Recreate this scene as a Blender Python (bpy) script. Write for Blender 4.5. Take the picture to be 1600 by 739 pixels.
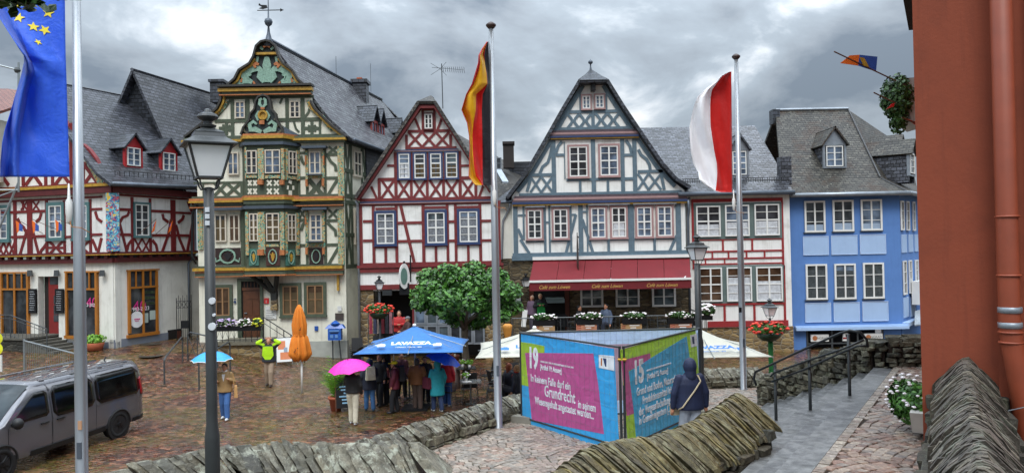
import bpy, bmesh, math, random
import numpy as np
from mathutils import Vector, Matrix, noise
R = math.radians
rnd = random.Random(7)
scn = bpy.context.scene
col = scn.collection
for _o in list(bpy.data.objects): bpy.data.objects.remove(_o)

# ------------------------------------------------------------------ camera
FPX = 1209.0
CAM = Vector((0, 0, 5.0))
PITCH, ROLL = R(0.735), R(-1.1)
CM = Matrix.Rotation(math.pi/2 + PITCH, 3, 'X') @ Matrix.Rotation(ROLL, 3, 'Z')
cd = bpy.data.cameras.new('camera'); cam = bpy.data.objects.new('camera', cd); col.objects.link(cam)
cd.sensor_width = 36; cd.lens = 36*FPX/1600; cd.clip_start = 0.1; cd.clip_end = 3000
cam.matrix_world = Matrix.Translation(CAM) @ CM.to_4x4()
scn.camera = cam

# ------------------------------------------------------------------ light
SUN_EL, SUN_AZ = R(52), R(184)          # compass-like azimuth: 0 = +Y, 90 = +X
scn.view_settings.view_transform = 'Standard'; scn.view_settings.look = 'None'
scn.view_settings.gamma = 1; scn.view_settings.use_curve_mapping = False
scn.view_settings.exposure = 0.28
w = bpy.data.worlds.new('World'); scn.world = w; w.use_nodes = True
SKY_OFF = (14.43, 4.575, 4.726)
def world_nodes():
    nt = w.node_tree; nt.nodes.clear(); N = nt.nodes.new; L = nt.links.new
    out = N('ShaderNodeOutputWorld'); bg = N('ShaderNodeBackground'); bg.inputs['Strength'].default_value = 0.1
    sky = N('ShaderNodeTexSky'); sky.sky_type = 'NISHITA'; sky.sun_disc = False
    sky.sun_elevation = SUN_EL; sky.sun_rotation = SUN_AZ; sky.altitude = 150
    tc = N('ShaderNodeTexCoord'); sep = N('ShaderNodeSeparateXYZ'); L(tc.outputs['Generated'], sep.inputs[0])
    def M(op, a, b=None, c=None):
        n = N('ShaderNodeMath'); n.operation = op
        for i, v in enumerate((a, b, c)):
            if v is None: continue
            if isinstance(v, (int, float)): n.inputs[i].default_value = v
            else: L(v, n.inputs[i])
        return n.outputs[0]
    z = M('MAXIMUM', sep.outputs['Z'], 0.0); d = M('ADD', z, 0.30)
    cmb = N('ShaderNodeCombineXYZ'); L(M('DIVIDE', sep.outputs['X'], d), cmb.inputs[0]); L(M('DIVIDE', sep.outputs['Y'], d), cmb.inputs[1])
    def noise_(sc, det, dist, off):
        mp = N('ShaderNodeMapping'); mp.inputs['Location'].default_value = off; mp.inputs['Scale'].default_value = (1, 1, 1.9); L(tc.outputs['Generated'], mp.inputs[0])
        n = N('ShaderNodeTexNoise'); n.inputs['Scale'].default_value = sc; n.inputs['Detail'].default_value = det
        n.inputs['Roughness'].default_value = 0.55; n.inputs['Distortion'].default_value = dist
        L(mp.outputs[0], n.inputs['Vector']); return n.outputs['Fac']
    a = noise_(2.6, 8, 0.5, SKY_OFF); b = noise_(7.5, 8, 0.4, (7.3, 2.2, 0))
    s = M('ADD', M('MULTIPLY', a, 0.68), M('MULTIPLY', b, 0.32))
    r = N('ShaderNodeValToRGB'); L(s, r.inputs[0]); e = r.color_ramp.elements
    e[0].position = 0.40; e[0].color = (0.185, 0.225, 0.275, 1); e[1].position = 0.62; e[1].color = (0.88, 0.91, 0.94, 1)
    m = e.new(0.475); m.color = (0.31, 0.355, 0.405, 1); m2 = e.new(0.535); m2.color = (0.38, 0.44, 0.50, 1); m3 = e.new(0.57); m3.color = (0.53, 0.59, 0.65, 1)
    # clouds brighten towards the zenith as under overcast, boosted above frame to light scene
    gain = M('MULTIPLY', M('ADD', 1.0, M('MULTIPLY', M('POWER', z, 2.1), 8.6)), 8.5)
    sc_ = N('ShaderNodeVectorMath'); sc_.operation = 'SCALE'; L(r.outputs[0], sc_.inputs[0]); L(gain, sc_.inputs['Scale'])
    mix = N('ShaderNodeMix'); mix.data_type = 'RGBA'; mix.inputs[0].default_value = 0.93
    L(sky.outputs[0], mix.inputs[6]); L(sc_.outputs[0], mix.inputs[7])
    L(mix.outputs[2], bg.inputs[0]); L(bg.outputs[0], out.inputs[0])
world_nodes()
sl = bpy.data.lights.new('sun', 'SUN'); sl.energy = 1.5; sl.angle = R(24); sl.color = (1, 0.96, 0.9)
so = bpy.data.objects.new('sun', sl); col.objects.link(so)
sd = Vector((math.sin(SUN_AZ)*math.cos(SUN_EL), math.cos(SUN_AZ)*math.cos(SUN_EL), math.sin(SUN_EL)))
so.rotation_euler = sd.to_track_quat('Z', 'Y').to_euler(); so.location = (0, -10, 40)

# ------------------------------------------------------------------ geometry helpers
def ray(px, py):
    return CM @ Vector(((px-800)/FPX, -(py-369.5)/FPX, -1))
def at(px, py, y):
    r = ray(px, py); return CAM + r*(y/r.y)
def onz(px, py, z=0.0):
    r = ray(px, py); return CAM + r*((z-5.0)/r.z)

def setp(o, label=None, cat=None, group=None, kind=None):
    if label: o['label'] = label
    if cat: o['category'] = cat
    if group: o['group'] = group
    if kind: o['kind'] = kind
    return o
def root(name, loc, label, cat, group=None, rz=0.0):
    o = bpy.data.objects.new(name, None); o.empty_display_size = 0.2; col.objects.link(o)
    o.location = loc; o.rotation_euler = (0, 0, rz)
    return setp(o, label, cat, group)
def origin_of(o):
    v = Vector((0, 0, 0))
    while o is not None: v = v + o.location; o = o.parent
    return v
def copy_tree(o, parent=None):
    c = o.copy(); col.objects.link(c); c.parent = parent
    for ch in list(o.children): copy_tree(ch, c)
    return c

class MB:
    """collects shapes and links them as one mesh object"""
    def __init__(s, uv=True): s.v = []; s.f = []; s.m = []; s.g = []; s.M = None; s.uv = uv; s.mi = 0; s.tick = 0
    def add(s, vs, fs, mi=None):
        b = len(s.v); s.g.append((b, len(s.f)))
        if s.M is not None: vs = [s.M @ Vector(v) for v in vs]
        s.v.extend([tuple(v) for v in vs]); mi = s.mi if mi is None else mi
        for f in fs: s.f.append([b+i for i in f]); s.m.append(mi)
    def hexa(s, p, mi=None):   # 8 points: bottom 4, top 4
        s.add(p, [(3,2,1,0),(4,5,6,7),(0,1,5,4),(1,2,6,5),(2,3,7,6),(3,0,4,7)], mi)
    def box(s, c, d, rz=0.0, mi=None, taper=1.0):
        hx, hy, hz = d[0]/2, d[1]/2, d[2]/2; ca, sa = math.cos(rz), math.sin(rz); p = []
        for zz, k in ((-hz, 1.0), (hz, taper)):
            for x, y in ((-hx,-hy),(hx,-hy),(hx,hy),(-hx,hy)):
                x *= k; y *= k; p.append((c[0]+x*ca-y*sa, c[1]+x*sa+y*ca, c[2]+zz))
        s.hexa(p, mi)
    def prism(s, pts, off, mi=None):   # polygon of 3D points, extruded by vector off
        n = len(pts); a = [Vector(p) for p in pts]; b = [p+Vector(off) for p in a]
        s.add(a+b, [tuple(range(n-1,-1,-1)), tuple(range(n,2*n))] + [(i,(i+1)%n,n+(i+1)%n,n+i) for i in range(n)], mi)
    def ring_loft(s, rings, cap=True, mi=None):
        n = len(rings[0]); vs = [p for r in rings for p in r]; fs = []
        for k in range(len(rings)-1):
            for i in range(n):
                j = (i+1) % n; fs.append((k*n+i, k*n+j, (k+1)*n+j, (k+1)*n+i))
        if cap: fs.append(tuple(range(n-1,-1,-1))); fs.append(tuple(range((len(rings)-1)*n, len(rings)*n)))
        s.add(vs, fs, mi)
    def tube(s, pts, r, n=8, cap=True, mi=None):
        pts = [Vector(p) for p in pts]; rr = r if isinstance(r, (list, tuple)) else [r]*len(pts); rings = []; up = None
        for i, p in enumerate(pts):
            t = (pts[min(i+1, len(pts)-1)] - pts[max(i-1, 0)])
            if t.length < 1e-9: t = Vector((0,0,1))
            t.normalize()
            if up is None: up = Vector((0,0,1)) if abs(t.z) < 0.9 else Vector((1,0,0))
            a = t.cross(up)
            if a.length < 1e-3: a = t.cross(Vector((0.3,1,0.1)))
            a.normalize(); b = a.cross(t).normalized(); up = b
            rings.append([p + (a*math.cos(2*math.pi*k/n) + b*math.sin(2*math.pi*k/n))*rr[i] for k in range(n)])
        s.ring_loft(rings, cap, mi)
    def capsule(s, a, b, ra, rb, n=10):
        a, b = Vector(a), Vector(b); d = (b-a); l = d.length; d = d/l if l > 1e-6 else Vector((0,0,1))
        pts = []; rr = []
        for k in (0, .3, .6, .85): pts.append(a - d*ra*(1-k)*1.0); rr.append(ra*math.sqrt(max(0.02, 1-(1-k)**2)))
        pts.append(a); rr.append(ra); pts.append(b); rr.append(rb)
        for k in (.85, .6, .3, 0): pts.append(b + d*rb*(1-k)); rr.append(rb*math.sqrt(max(0.02, 1-(1-k)**2)))
        s.tube(pts, rr, n)
    def lathe(s, prof, c=(0,0,0), n=16, mi=None, a0=0.0):
        s.ring_loft([[(c[0]+r*math.cos(a0+2*math.pi*k/n), c[1]+r*math.sin(a0+2*math.pi*k/n), c[2]+z) for k in range(n)] for r, z in prof], True, mi)
    def ell(s, c, d, n=12, m=8, mi=None):
        prof = [[(c[0]+d[0]*math.sin(math.pi*j/m)*math.cos(2*math.pi*k/n) + 0, c[1]+d[1]*math.sin(math.pi*j/m)*math.sin(2*math.pi*k/n), c[2]-d[2]*math.cos(math.pi*j/m)) for k in range(n)] for j in range(m+1)]
        prof[0] = [(c[0]+(p[0]-c[0])*.01 + 1e-4*math.cos(i), c[1]+1e-4*math.sin(i), p[2]) for i, p in enumerate(prof[0])]
        prof[-1] = [(c[0]+1e-4*math.cos(i), c[1]+1e-4*math.sin(i), p[2]) for i, p in enumerate(prof[-1])]
        s.ring_loft(prof, True, mi)
    def quad(s, a, b, c, d, mi=None): s.add([a,b,c,d], [(0,1,2,3)], mi)
    def split(s, name, mats, parent=None):
        """one object for each shape that was added"""
        g = s.g+[(len(s.v), len(s.f))]; out = None
        for (v0, f0), (v1, f1) in zip(g[:-1], g[1:]):
            q = MB(s.uv); q.v = s.v[v0:v1]; q.f = [[i-v0 for i in f] for f in s.f[f0:f1]]; q.m = [0]*len(q.f); out = q.build(name, mats, parent)
        return out
    def build(s, name, mats, parent=None, smooth=False, remesh=None):
        me = bpy.data.meshes.new(name)
        off = origin_of(parent) if parent is not None else Vector((0,0,0))
        vs = s.v if off.length == 0 else [(v[0]-off.x, v[1]-off.y, v[2]-off.z) for v in s.v]
        me.from_pydata(vs, [], s.f)
        if not isinstance(mats, (list, tuple)): mats = [mats]
        for m in mats: me.materials.append(m)
        if any(s.m): me.polygons.foreach_set('material_index', s.m)
        o = bpy.data.objects.new(name, me); col.objects.link(o)
        if parent is not None: o.parent = parent
        if remesh:
            md = o.modifiers.new('r', 'REMESH'); md.mode = 'VOXEL'; md.voxel_size = remesh
            sm = o.modifiers.new('s', 'SMOOTH'); sm.factor = 0.6; sm.iterations = 3
            dg = bpy.context.evaluated_depsgraph_get(); dg.update()
            me2 = bpy.data.meshes.new_from_object(o.evaluated_get(dg), depsgraph=dg)
            o.modifiers.clear(); o.data = me2; me2.name = name; bpy.data.meshes.remove(me); me = me2; smooth = True
            if not me.materials: me.materials.append(mats[0])
        elif s.uv: metric_uv(me)
        if smooth: me.polygons.foreach_set('use_smooth', [True]*len(me.polygons))
        me.update(); return o

def metric_uv(me):
    """texture coordinates in metres: u level, v up the face"""
    n = len(me.polygons)
    if not n: return
    uvl = me.uv_layers.new(name='UVMap'); nl = len(me.loops)
    co = np.empty(len(me.vertices)*3, 'f'); me.vertices.foreach_get('co', co); co = co.reshape(-1, 3)
    li = np.empty(nl, 'i'); me.loops.foreach_get('vertex_index', li)
    nr = np.empty(n*3, 'f'); me.polygons.foreach_get('normal', nr); nr = nr.reshape(-1, 3)
    lt = np.empty(n, 'i'); me.polygons.foreach_get('loop_total', lt)
    N = np.repeat(nr, lt, axis=0)
    t = np.stack([-N[:, 1], N[:, 0], np.zeros(len(N))], 1); ln = np.linalg.norm(t, axis=1)
    flat = ln < 0.05; t[flat] = (1, 0, 0); ln[flat] = 1; t /= ln[:, None]
    b = np.cross(N, t); P = co[li]
    uv = np.stack([(P*t).sum(1), (P*b).sum(1)], 1).astype('f')
    uvl.data.foreach_set('uv', uv.ravel())

# ------------------------------------------------------------------ materials
def lin(h):
    if isinstance(h, (tuple, list)): return (h[0], h[1], h[2], 1)
    h = h.lstrip('#'); v = [int(h[i:i+2], 16)/255 for i in (0, 2, 4)]
    return tuple((c/12.92 if c <= .04045 else ((c+.055)/1.055)**2.4) for c in v) + (1,)
class NT:
    def __init__(s, name):
        s.m = bpy.data.materials.new(name); s.m.use_nodes = True; s.t = s.m.node_tree
        s.p = s.t.nodes['Principled BSDF']
    def n(s, k, **kw):
        x = s.t.nodes.new('ShaderNode'+k)
        for a, b in kw.items(): setattr(x, a, b)
        return x
    def l(s, a, b): s.t.links.new(a, b)
    def math(s, op, a, b=None, clamp=False):
        x = s.n('Math', operation=op); x.use_clamp = clamp
        for i, v in enumerate((a, b)):
            if v is None: continue
            if isinstance(v, (int, float)): x.inputs[i].default_value = v
            else: s.l(v, x.inputs[i])
        return x.outputs[0]
    def vec(s, kind='Object', scale=(1,1,1), rot=(0,0,0)):
        tc = s.n('TexCoord'); mp = s.n('Mapping'); mp.inputs['Scale'].default_value = scale; mp.inputs['Rotation'].default_value = rot
        s.l(tc.outputs[kind], mp.inputs[0]); return mp.outputs[0]
    def noise(s, v, sc, det=4, rough=.55, dist=0):
        x = s.n('TexNoise'); x.inputs['Scale'].default_value = sc; x.inputs['Detail'].default_value = det
        x.inputs['Roughness'].default_value = rough; x.inputs['Distortion'].default_value = dist
        if v is not None: s.l(v, x.inputs['Vector'])
        return x
    def ramp(s, f, stops, interp='LINEAR'):
        x = s.n('ValToRGB'); x.color_ramp.interpolation = interp; s.l(f, x.inputs[0]); e = x.color_ramp.elements
        e[0].position, e[0].color = stops[0][0], lin(stops[0][1]); e[1].position, e[1].color = stops[-1][0], lin(stops[-1][1])
        for p, c in stops[1:-1]: q = e.new(p); q.color = lin(c)
        return x.outputs[0]
    def mix(s, f, a, b, mode='MIX'):
        x = s.n('Mix', data_type='RGBA', blend_type=mode)
        for i, v in ((0, f), (6, a), (7, b)):
            if isinstance(v, (int, float)): x.inputs[i].default_value = v
            elif isinstance(v, (tuple, list, str)): x.inputs[i].default_value = lin(v)
            else: s.l(v, x.inputs[i])
        return x.outputs[2]
    def bump(s, h, st=.3, dist=.02, prev=None):
        x = s.n('Bump'); x.inputs['Strength'].default_value = st; x.inputs['Distance'].default_value = dist
        s.l(h, x.inputs['Height'])
        if prev is not None: s.l(prev, x.inputs['Normal'])
        return x.outputs[0]
    def col(s, c): s.l(c, s.p.inputs['Base Color'])
    def set(s, **k):
        for a, v in k.items():
            i = s.p.inputs[a.replace('_', ' ')]
            if isinstance(v, (int, float)): i.default_value = v
            elif isinstance(v, (tuple, list)): i.default_value = v
            else: s.l(v, i)
_mc = {}
def paint(name, c, rough=.6, metal=0, var=.12, sc=3.0, bump=.0, bsc=30, grime=None, coat=0, isl=0, spec=None):
    if name in _mc: return _mc[name]
    t = NT(name); v = t.vec('Object'); n = t.noise(v, sc, 5, .6)
    c0 = lin(c)[:3]; lo = tuple(x*(1-var) for x in c0); hi = tuple(min(1, x*(1+var)) for x in c0)
    cc = t.ramp(n.outputs['Fac'], [(.3, lo), (.7, hi)])
    if isl:
        g = t.n('NewGeometry'); x = t.math('ADD', t.math('MULTIPLY', g.outputs['Random Per Island'], 2*isl), 1-isl)
        vm = t.n('VectorMath', operation='SCALE'); t.l(cc, vm.inputs[0]); t.l(x, vm.inputs['Scale']); cc = vm.outputs[0]
    if grime:
        n2 = t.noise(v, .9, 6, .65, .4); k = t.ramp(n2.outputs['Fac'], [(.5, (0,0,0)), (.72, (1,1,1))])
        cc = t.mix(t.math('MULTIPLY', k, grime[1]), cc, grime[0])
        n7 = t.noise(t.vec('Object', (5, 5, .35)), 1.6, 5, .65); k7 = t.ramp(n7.outputs['Fac'], [(.52, (0,0,0)), (.75, (1,1,1))]); cc = t.mix(t.math('MULTIPLY', k7, grime[1]*.9), cc, grime[0])
    t.col(cc); t.set(Roughness=rough, Metallic=metal)
    if spec is not None: t.set(Specular_IOR_Level=spec)
    if coat: t.set(Coat_Weight=coat, Coat_Roughness=.05)
    if bump:
        n3 = t.noise(v, bsc, 4, .6); t.set(Normal=t.bump(n3.outputs['Fac'], bump, .01))
    _mc[name] = t.m; return t.m
def m_plaster(name, c, grime='#7d7767', g=.4):
    return paint(name, c, .85, var=.05, sc=1.2, bump=.25, bsc=25, grime=(grime, g))
def m_slate(name, c1, c2, c3, wdt=.34, hgt=.19, speck=None, moss=None, rough=.42):
    t = NT(name); tc = t.n('TexCoord'); v = tc.outputs['UV']
    br = t.n('TexBrick'); br.offset = .5; br.inputs['Scale'].default_value = 1; br.inputs['Brick Width'].default_value = wdt
    br.inputs['Row Height'].default_value = hgt; br.inputs['Mortar Size'].default_value = .018; br.inputs['Mortar Smooth'].default_value = .3
    br.inputs['Bias'].default_value = 0; br.inputs['Color1'].default_value = lin(c1); br.inputs['Color2'].default_value = lin(c2); br.inputs['Mortar'].default_value = (.008,.008,.009,1)
    nz = t.noise(v, 1.3, 3); vv = t.n('VectorMath', operation='ADD'); sc = t.n('VectorMath', operation='SCALE'); sc.inputs['Scale'].default_value = .07
    t.l(nz.outputs['Color'], sc.inputs[0]); t.l(v, vv.inputs[0]); t.l(sc.outputs[0], vv.inputs[1]); t.l(vv.outputs[0], br.inputs['Vector'])
    n2 = t.noise(v, .7, 5, .6); c = t.mix(t.ramp(n2.outputs['Fac'], [(.35, (0,0,0)), (.65, (1,1,1))]), br.outputs['Color'], c3, 'MIX')
    c = t.mix(.35, br.outputs['Color'], c)
    n9 = t.noise(v, 9, 5, .75); c = t.mix(.8, c, t.ramp(n9.outputs['Fac'], [(.3, (.22,.22,.22)), (.7, (.8,.8,.8))]), 'OVERLAY')
    if speck:
        n3 = t.noise(v, 7, 2, .5); k = t.ramp(n3.outputs['Fac'], [(.66, (0,0,0)), (.70, (1,1,1))]); c = t.mix(t.math('MULTIPLY', k, .6), c, speck)
    if moss:
        n4 = t.noise(v, .8, 6, .7, .3); k = t.ramp(n4.outputs['Fac'], [(.5, (0,0,0)), (.62, (1,1,1))]); c = t.mix(t.math('MULTIPLY', k, .75), c, moss)
    t.col(c)
    # each course tilts a little: saw-tooth height up the slope
    sp = t.n('SeparateXYZ'); t.l(vv.outputs[0], sp.inputs[0]); fr = t.math('FRACT', t.math('DIVIDE', sp.outputs['Y'], hgt))
    t.p.inputs['Specular IOR Level'].default_value = .35; h = t.math('SUBTRACT', t.math('MULTIPLY', t.math('SUBTRACT', 1.0, fr), .8), t.math('MULTIPLY', br.outputs['Fac'], .9))
    t.set(Roughness=rough, Normal=t.bump(h, .8, .035)); return t.m
def m_rubble(name, c1, c2, c3, mortar, sx=4.0, sy=8.0, gap=.05, kind='UV'):
    t = NT(name); v = t.vec(kind, (sx, sy, sx)); nz = t.noise(v, 1.0, 3); ad = t.n('VectorMath', operation='ADD'); sc = t.n('VectorMath', operation='SCALE')
    sc.inputs['Scale'].default_value = .7; t.l(nz.outputs['Color'], sc.inputs[0]); t.l(v, ad.inputs[0]); t.l(sc.outputs[0], ad.inputs[1])
    vo = t.n('TexVoronoi'); vo.inputs['Scale'].default_value = 1; vo.inputs['Randomness'].default_value = .75; t.l(ad.outputs[0], vo.inputs['Vector'])
    ve = t.n('TexVoronoi', feature='DISTANCE_TO_EDGE'); ve.inputs['Scale'].default_value = 1; ve.inputs['Randomness'].default_value = .75; t.l(ad.outputs[0], ve.inputs['Vector'])
    sp = t.n('SeparateColor'); t.l(vo.outputs['Color'], sp.inputs[0])
    c = t.ramp(sp.outputs[0], [(0, c1), (.45, c2), (.9, c3)]); n2 = t.noise(v, 3, 6, .7)
    c = t.mix(.45, c, t.ramp(n2.outputs['Fac'], [(.3, (0.02,.02,.018)), (.7, c3)]), 'SOFT_LIGHT')
    k = t.ramp(ve.outputs['Distance'], [(gap*.4, (1,1,1)), (gap, (0,0,0))]); c = t.mix(k, c, mortar); t.col(c)
    h = t.math('ADD', t.math('MINIMUM', t.math('MULTIPLY', ve.outputs['Distance'], 3.0), .6), t.math('MULTIPLY', n2.outputs['Fac'], .4))
    t.set(Roughness=.8, Normal=t.bump(h, .9, .05)); return t.m
def m_slab(name, cols, rough=.6, lichen=None, sc=9, bmp=.9):
    t = NT(name); g = t.n('NewGeometry'); v = t.vec('Object'); c = t.ramp(g.outputs['Random Per Island'], [(i/(len(cols)-1), k) for i, k in enumerate(cols)])
    n = t.noise(v, sc, 8, .7, .3); c = t.mix(.85, c, t.ramp(n.outputs['Fac'], [(.3, (.12,.12,.12)), (.5, (.5,.5,.5)), (.72, (.95,.95,.95))]), 'OVERLAY')
    if lichen:
        n2 = t.noise(v, 5, 8, .75, .5); k = t.ramp(n2.outputs['Fac'], [(.53, (0,0,0)), (.6, (1,1,1))]); c = t.mix(t.math('MULTIPLY', k, .7), c, lichen)
    n5 = t.noise(v, 2.2, 7, .7, .4); k = t.ramp(n5.outputs['Fac'], [(.52, (0,0,0)), (.66, (1,1,1))]); c = t.mix(t.math('MULTIPLY', k, .6 if bmp > .6 else .25), c, '#2e2d1c')
    t.col(c); n3 = t.noise(v, 22, 8, .7); t.set(Roughness=rough, Normal=t.bump(n3.outputs['Fac'], bmp, .03)); return t.m

def m_glass(name, c=(.02,.022,.025), rough=.06):
    t = NT(name); v = t.vec('Object'); n = t.noise(v, 1.6, 2); t.col(t.ramp(n.outputs['Fac'], [(.4, c), (.65, tuple(x*3 for x in c))]))
    n2 = t.noise(v, 1.1, 1); t.set(Roughness=rough, IOR=1.5, Specular_IOR_Level=.35, Normal=t.bump(n2.outputs['Fac'], .12, .05)); return t.m
def m_carved(name, cols, sc=9):
    t = NT(name); v = t.vec('Object', (1, .1, 1)); n = t.noise(v, sc, 3, .5, 1.2)
    st = [(.0, cols[0])]; ps = [.40, .5, .56, .61]
    for p, c in zip(ps, cols[1:]): st.append((p, c))
    t.col(t.ramp(n.outputs['Fac'], st, 'CONSTANT')); t.set(Roughness=.6, Normal=t.bump(n.outputs['Fac'], .6, .03)); return t.m

WHITE = m_plaster('white_plaster', '#e4e4e0'); CREAM = m_plaster('cream_plaster', '#dedccb')
WALLW = m_plaster('wall_plaster', '#dddcd3', g=.3); GREYB = m_plaster('grey_plinth', '#747b87')
BLUEW = m_plaster('blue_plaster', '#557db8', '#3f6096', .25); PALEB = m_plaster('pale_blue_plaster', '#9db7d8', '#7d96c0', .15)
TERRA = m_plaster('terracotta_plaster', '#823c24', '#5f2a1a', .5)
TRED = paint('red_timber', '#701a1c', .6, var=.22, sc=6); DRED = paint('dark_red_timber', '#571c1e', .6, var=.2, sc=6)
RED2 = paint('bright_red_timber', '#8e2426', .6, var=.15, sc=6); REDW = paint('wine_red_timber', '#6f2324', .6, var=.25, sc=6)
TBLU = paint('blue_grey_timber', '#566a76', .6, var=.18, sc=6); TGRN = paint('green_timber', '#46503f', .6, var=.25, sc=6)
PINK = paint('pink_paint', '#9a7a78', .6, var=.12); NAVY = paint('navy_paint', '#26385f', .55, var=.12)
TEALP = paint('teal_paint', '#4b7072', .55, var=.12); GREENG = paint('grey_green_paint', '#5c6c69', .6)
GOLD = paint('gold_paint', '#a8822a', .5, var=.3, sc=8); ORNG = paint('orange_carving', '#a9673a', .6, var=.3, sc=10)
OCHRE = paint('ochre_wood', '#a4661f', .5, var=.12); TEALC = paint('teal_carving', '#7d9d8c', .6, var=.3, sc=14)
BROWN = paint('brown_wood', '#54301a', .45, var=.3, sc=5); BRFR = paint('brown_frame', '#8d6b49', .5)
WFR = paint('white_frame', '#dcdcd8', .5, var=.05); CFR = paint('cream_frame', '#c9bfae', .5, var=.08)
MOULD = paint('plum_moulding', '#4d3d45', .6, var=.3, sc=10); ZINC = paint('zinc', '#59616b', .45, .4, var=.2)
ZINCL = paint('light_zinc', '#8c939a', .4, .5, var=.2); IRON = paint('black_iron', '#15171a', .45, .3); GIRON = paint('grey_iron', '#4a4e50', .5, .4)
STEEL = paint('galvanised_steel', '#8f9698', .4, .6, var=.1); POLEM = paint('aluminium_pole', '#9a9ea2', .35, .7, var=.06, sc=2)
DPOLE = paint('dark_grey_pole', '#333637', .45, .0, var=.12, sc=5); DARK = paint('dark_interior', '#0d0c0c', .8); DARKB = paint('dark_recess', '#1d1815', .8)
LEAD = paint('lead_sheet', '#4a535e', .45, .3); CURT = paint('lace_curtain', '#b9bcc0', .9, var=.25, sc=8); CREAMC = paint('tan_blind', '#54462f', .9, var=.2)
GLASS = m_glass('window_glass'); GLASSB = m_glass('window_glass_sky', (.06,.08,.11)); GLASSW = m_glass('window_glass_warm', (.035,.02,.012))  # the sky variant has a pale sky reflection put into its base colour
SLATE = m_slate('roof_slate', '#212328', '#4b4d55', '#2d2f35'); SLATED = m_slate('dark_slate', '#1d2025', '#41454e', '#22252b')
SLATEP = m_slate('purple_slate', '#26242b', '#626668', '#3c3642'); SLATEW = m_slate('worn_slate', '#222227', '#5c5f68', '#302e2e', .26, .17, '#999da4', rough=.35)
SLATEM = m_slate('mossy_slate', '#26241f', '#4d4a42', '#2f2c27', .28, .18, '#8f8c80', '#33200f', rough=.6)
SLATEB = m_slate('brown_slate', '#2b2825', '#524e48', '#34302b', .28, .18, '#77746a', rough=.6); RTILE = m_slate('red_tile', '#7a4336', '#8f5a49', '#5d3a33', .25, .16)
RUBB = m_rubble('rubble_masonry', '#4f463a', '#6d6047', '#8d8068', '#4a463c', 2.6, 6.5, .06); RUBY = m_rubble('yellow_masonry', '#5e5140', '#8a7550', '#a18d66', '#7d7463', 3, 5.5, .07)
CARVED = m_carved('carved_posts', ['#2c3a33', '#6fa892', '#b3683c', '#c9a24a', '#83b9a2'], 11)
TERRAC = paint('terracotta_pot', '#a5583a', .7); FABW = paint('white_canvas', '#d8d5c6', .85, var=.05, sc=2); FABB = paint('blue_canvas', '#1f62ab', .6, var=.1, sc=2)
FABO = paint('orange_canvas', '#d67a20', .8, var=.12, sc=4); AWN = paint('wine_awning', '#6e131c', .75, var=.1, sc=1.5)
def foliage(name, a, b, tr=.25):
    t = NT(name); g = t.n('NewGeometry'); t.col(t.ramp(g.outputs['Random Per Island'], [(0, a), (1, b)])); t.set(Roughness=.5, Transmission_Weight=0.0)
    if 'Subsurface Weight' in t.p.inputs: pass
    return t.m
LEAF = foliage('maple_leaf', '#17390f', '#4f8428'); LEAFD = foliage('dark_leaf', '#1a3512', '#42682a'); LEAFB = foliage('bright_leaf', '#3c7a1e', '#8dbb3c'); BARK = paint('bark', '#5a5042', .85, var=.3, sc=8, bump=.5)
PETW = paint('white_petal', '#e6dede', .6, isl=.12); PETR = paint('red_petal', '#cf3520', .6, isl=.25); PETP = paint('lilac_petal', '#b9a3c9', .6, isl=.25); PETY = paint('yellow_petal', '#c9c926', .6, isl=.2)

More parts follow.
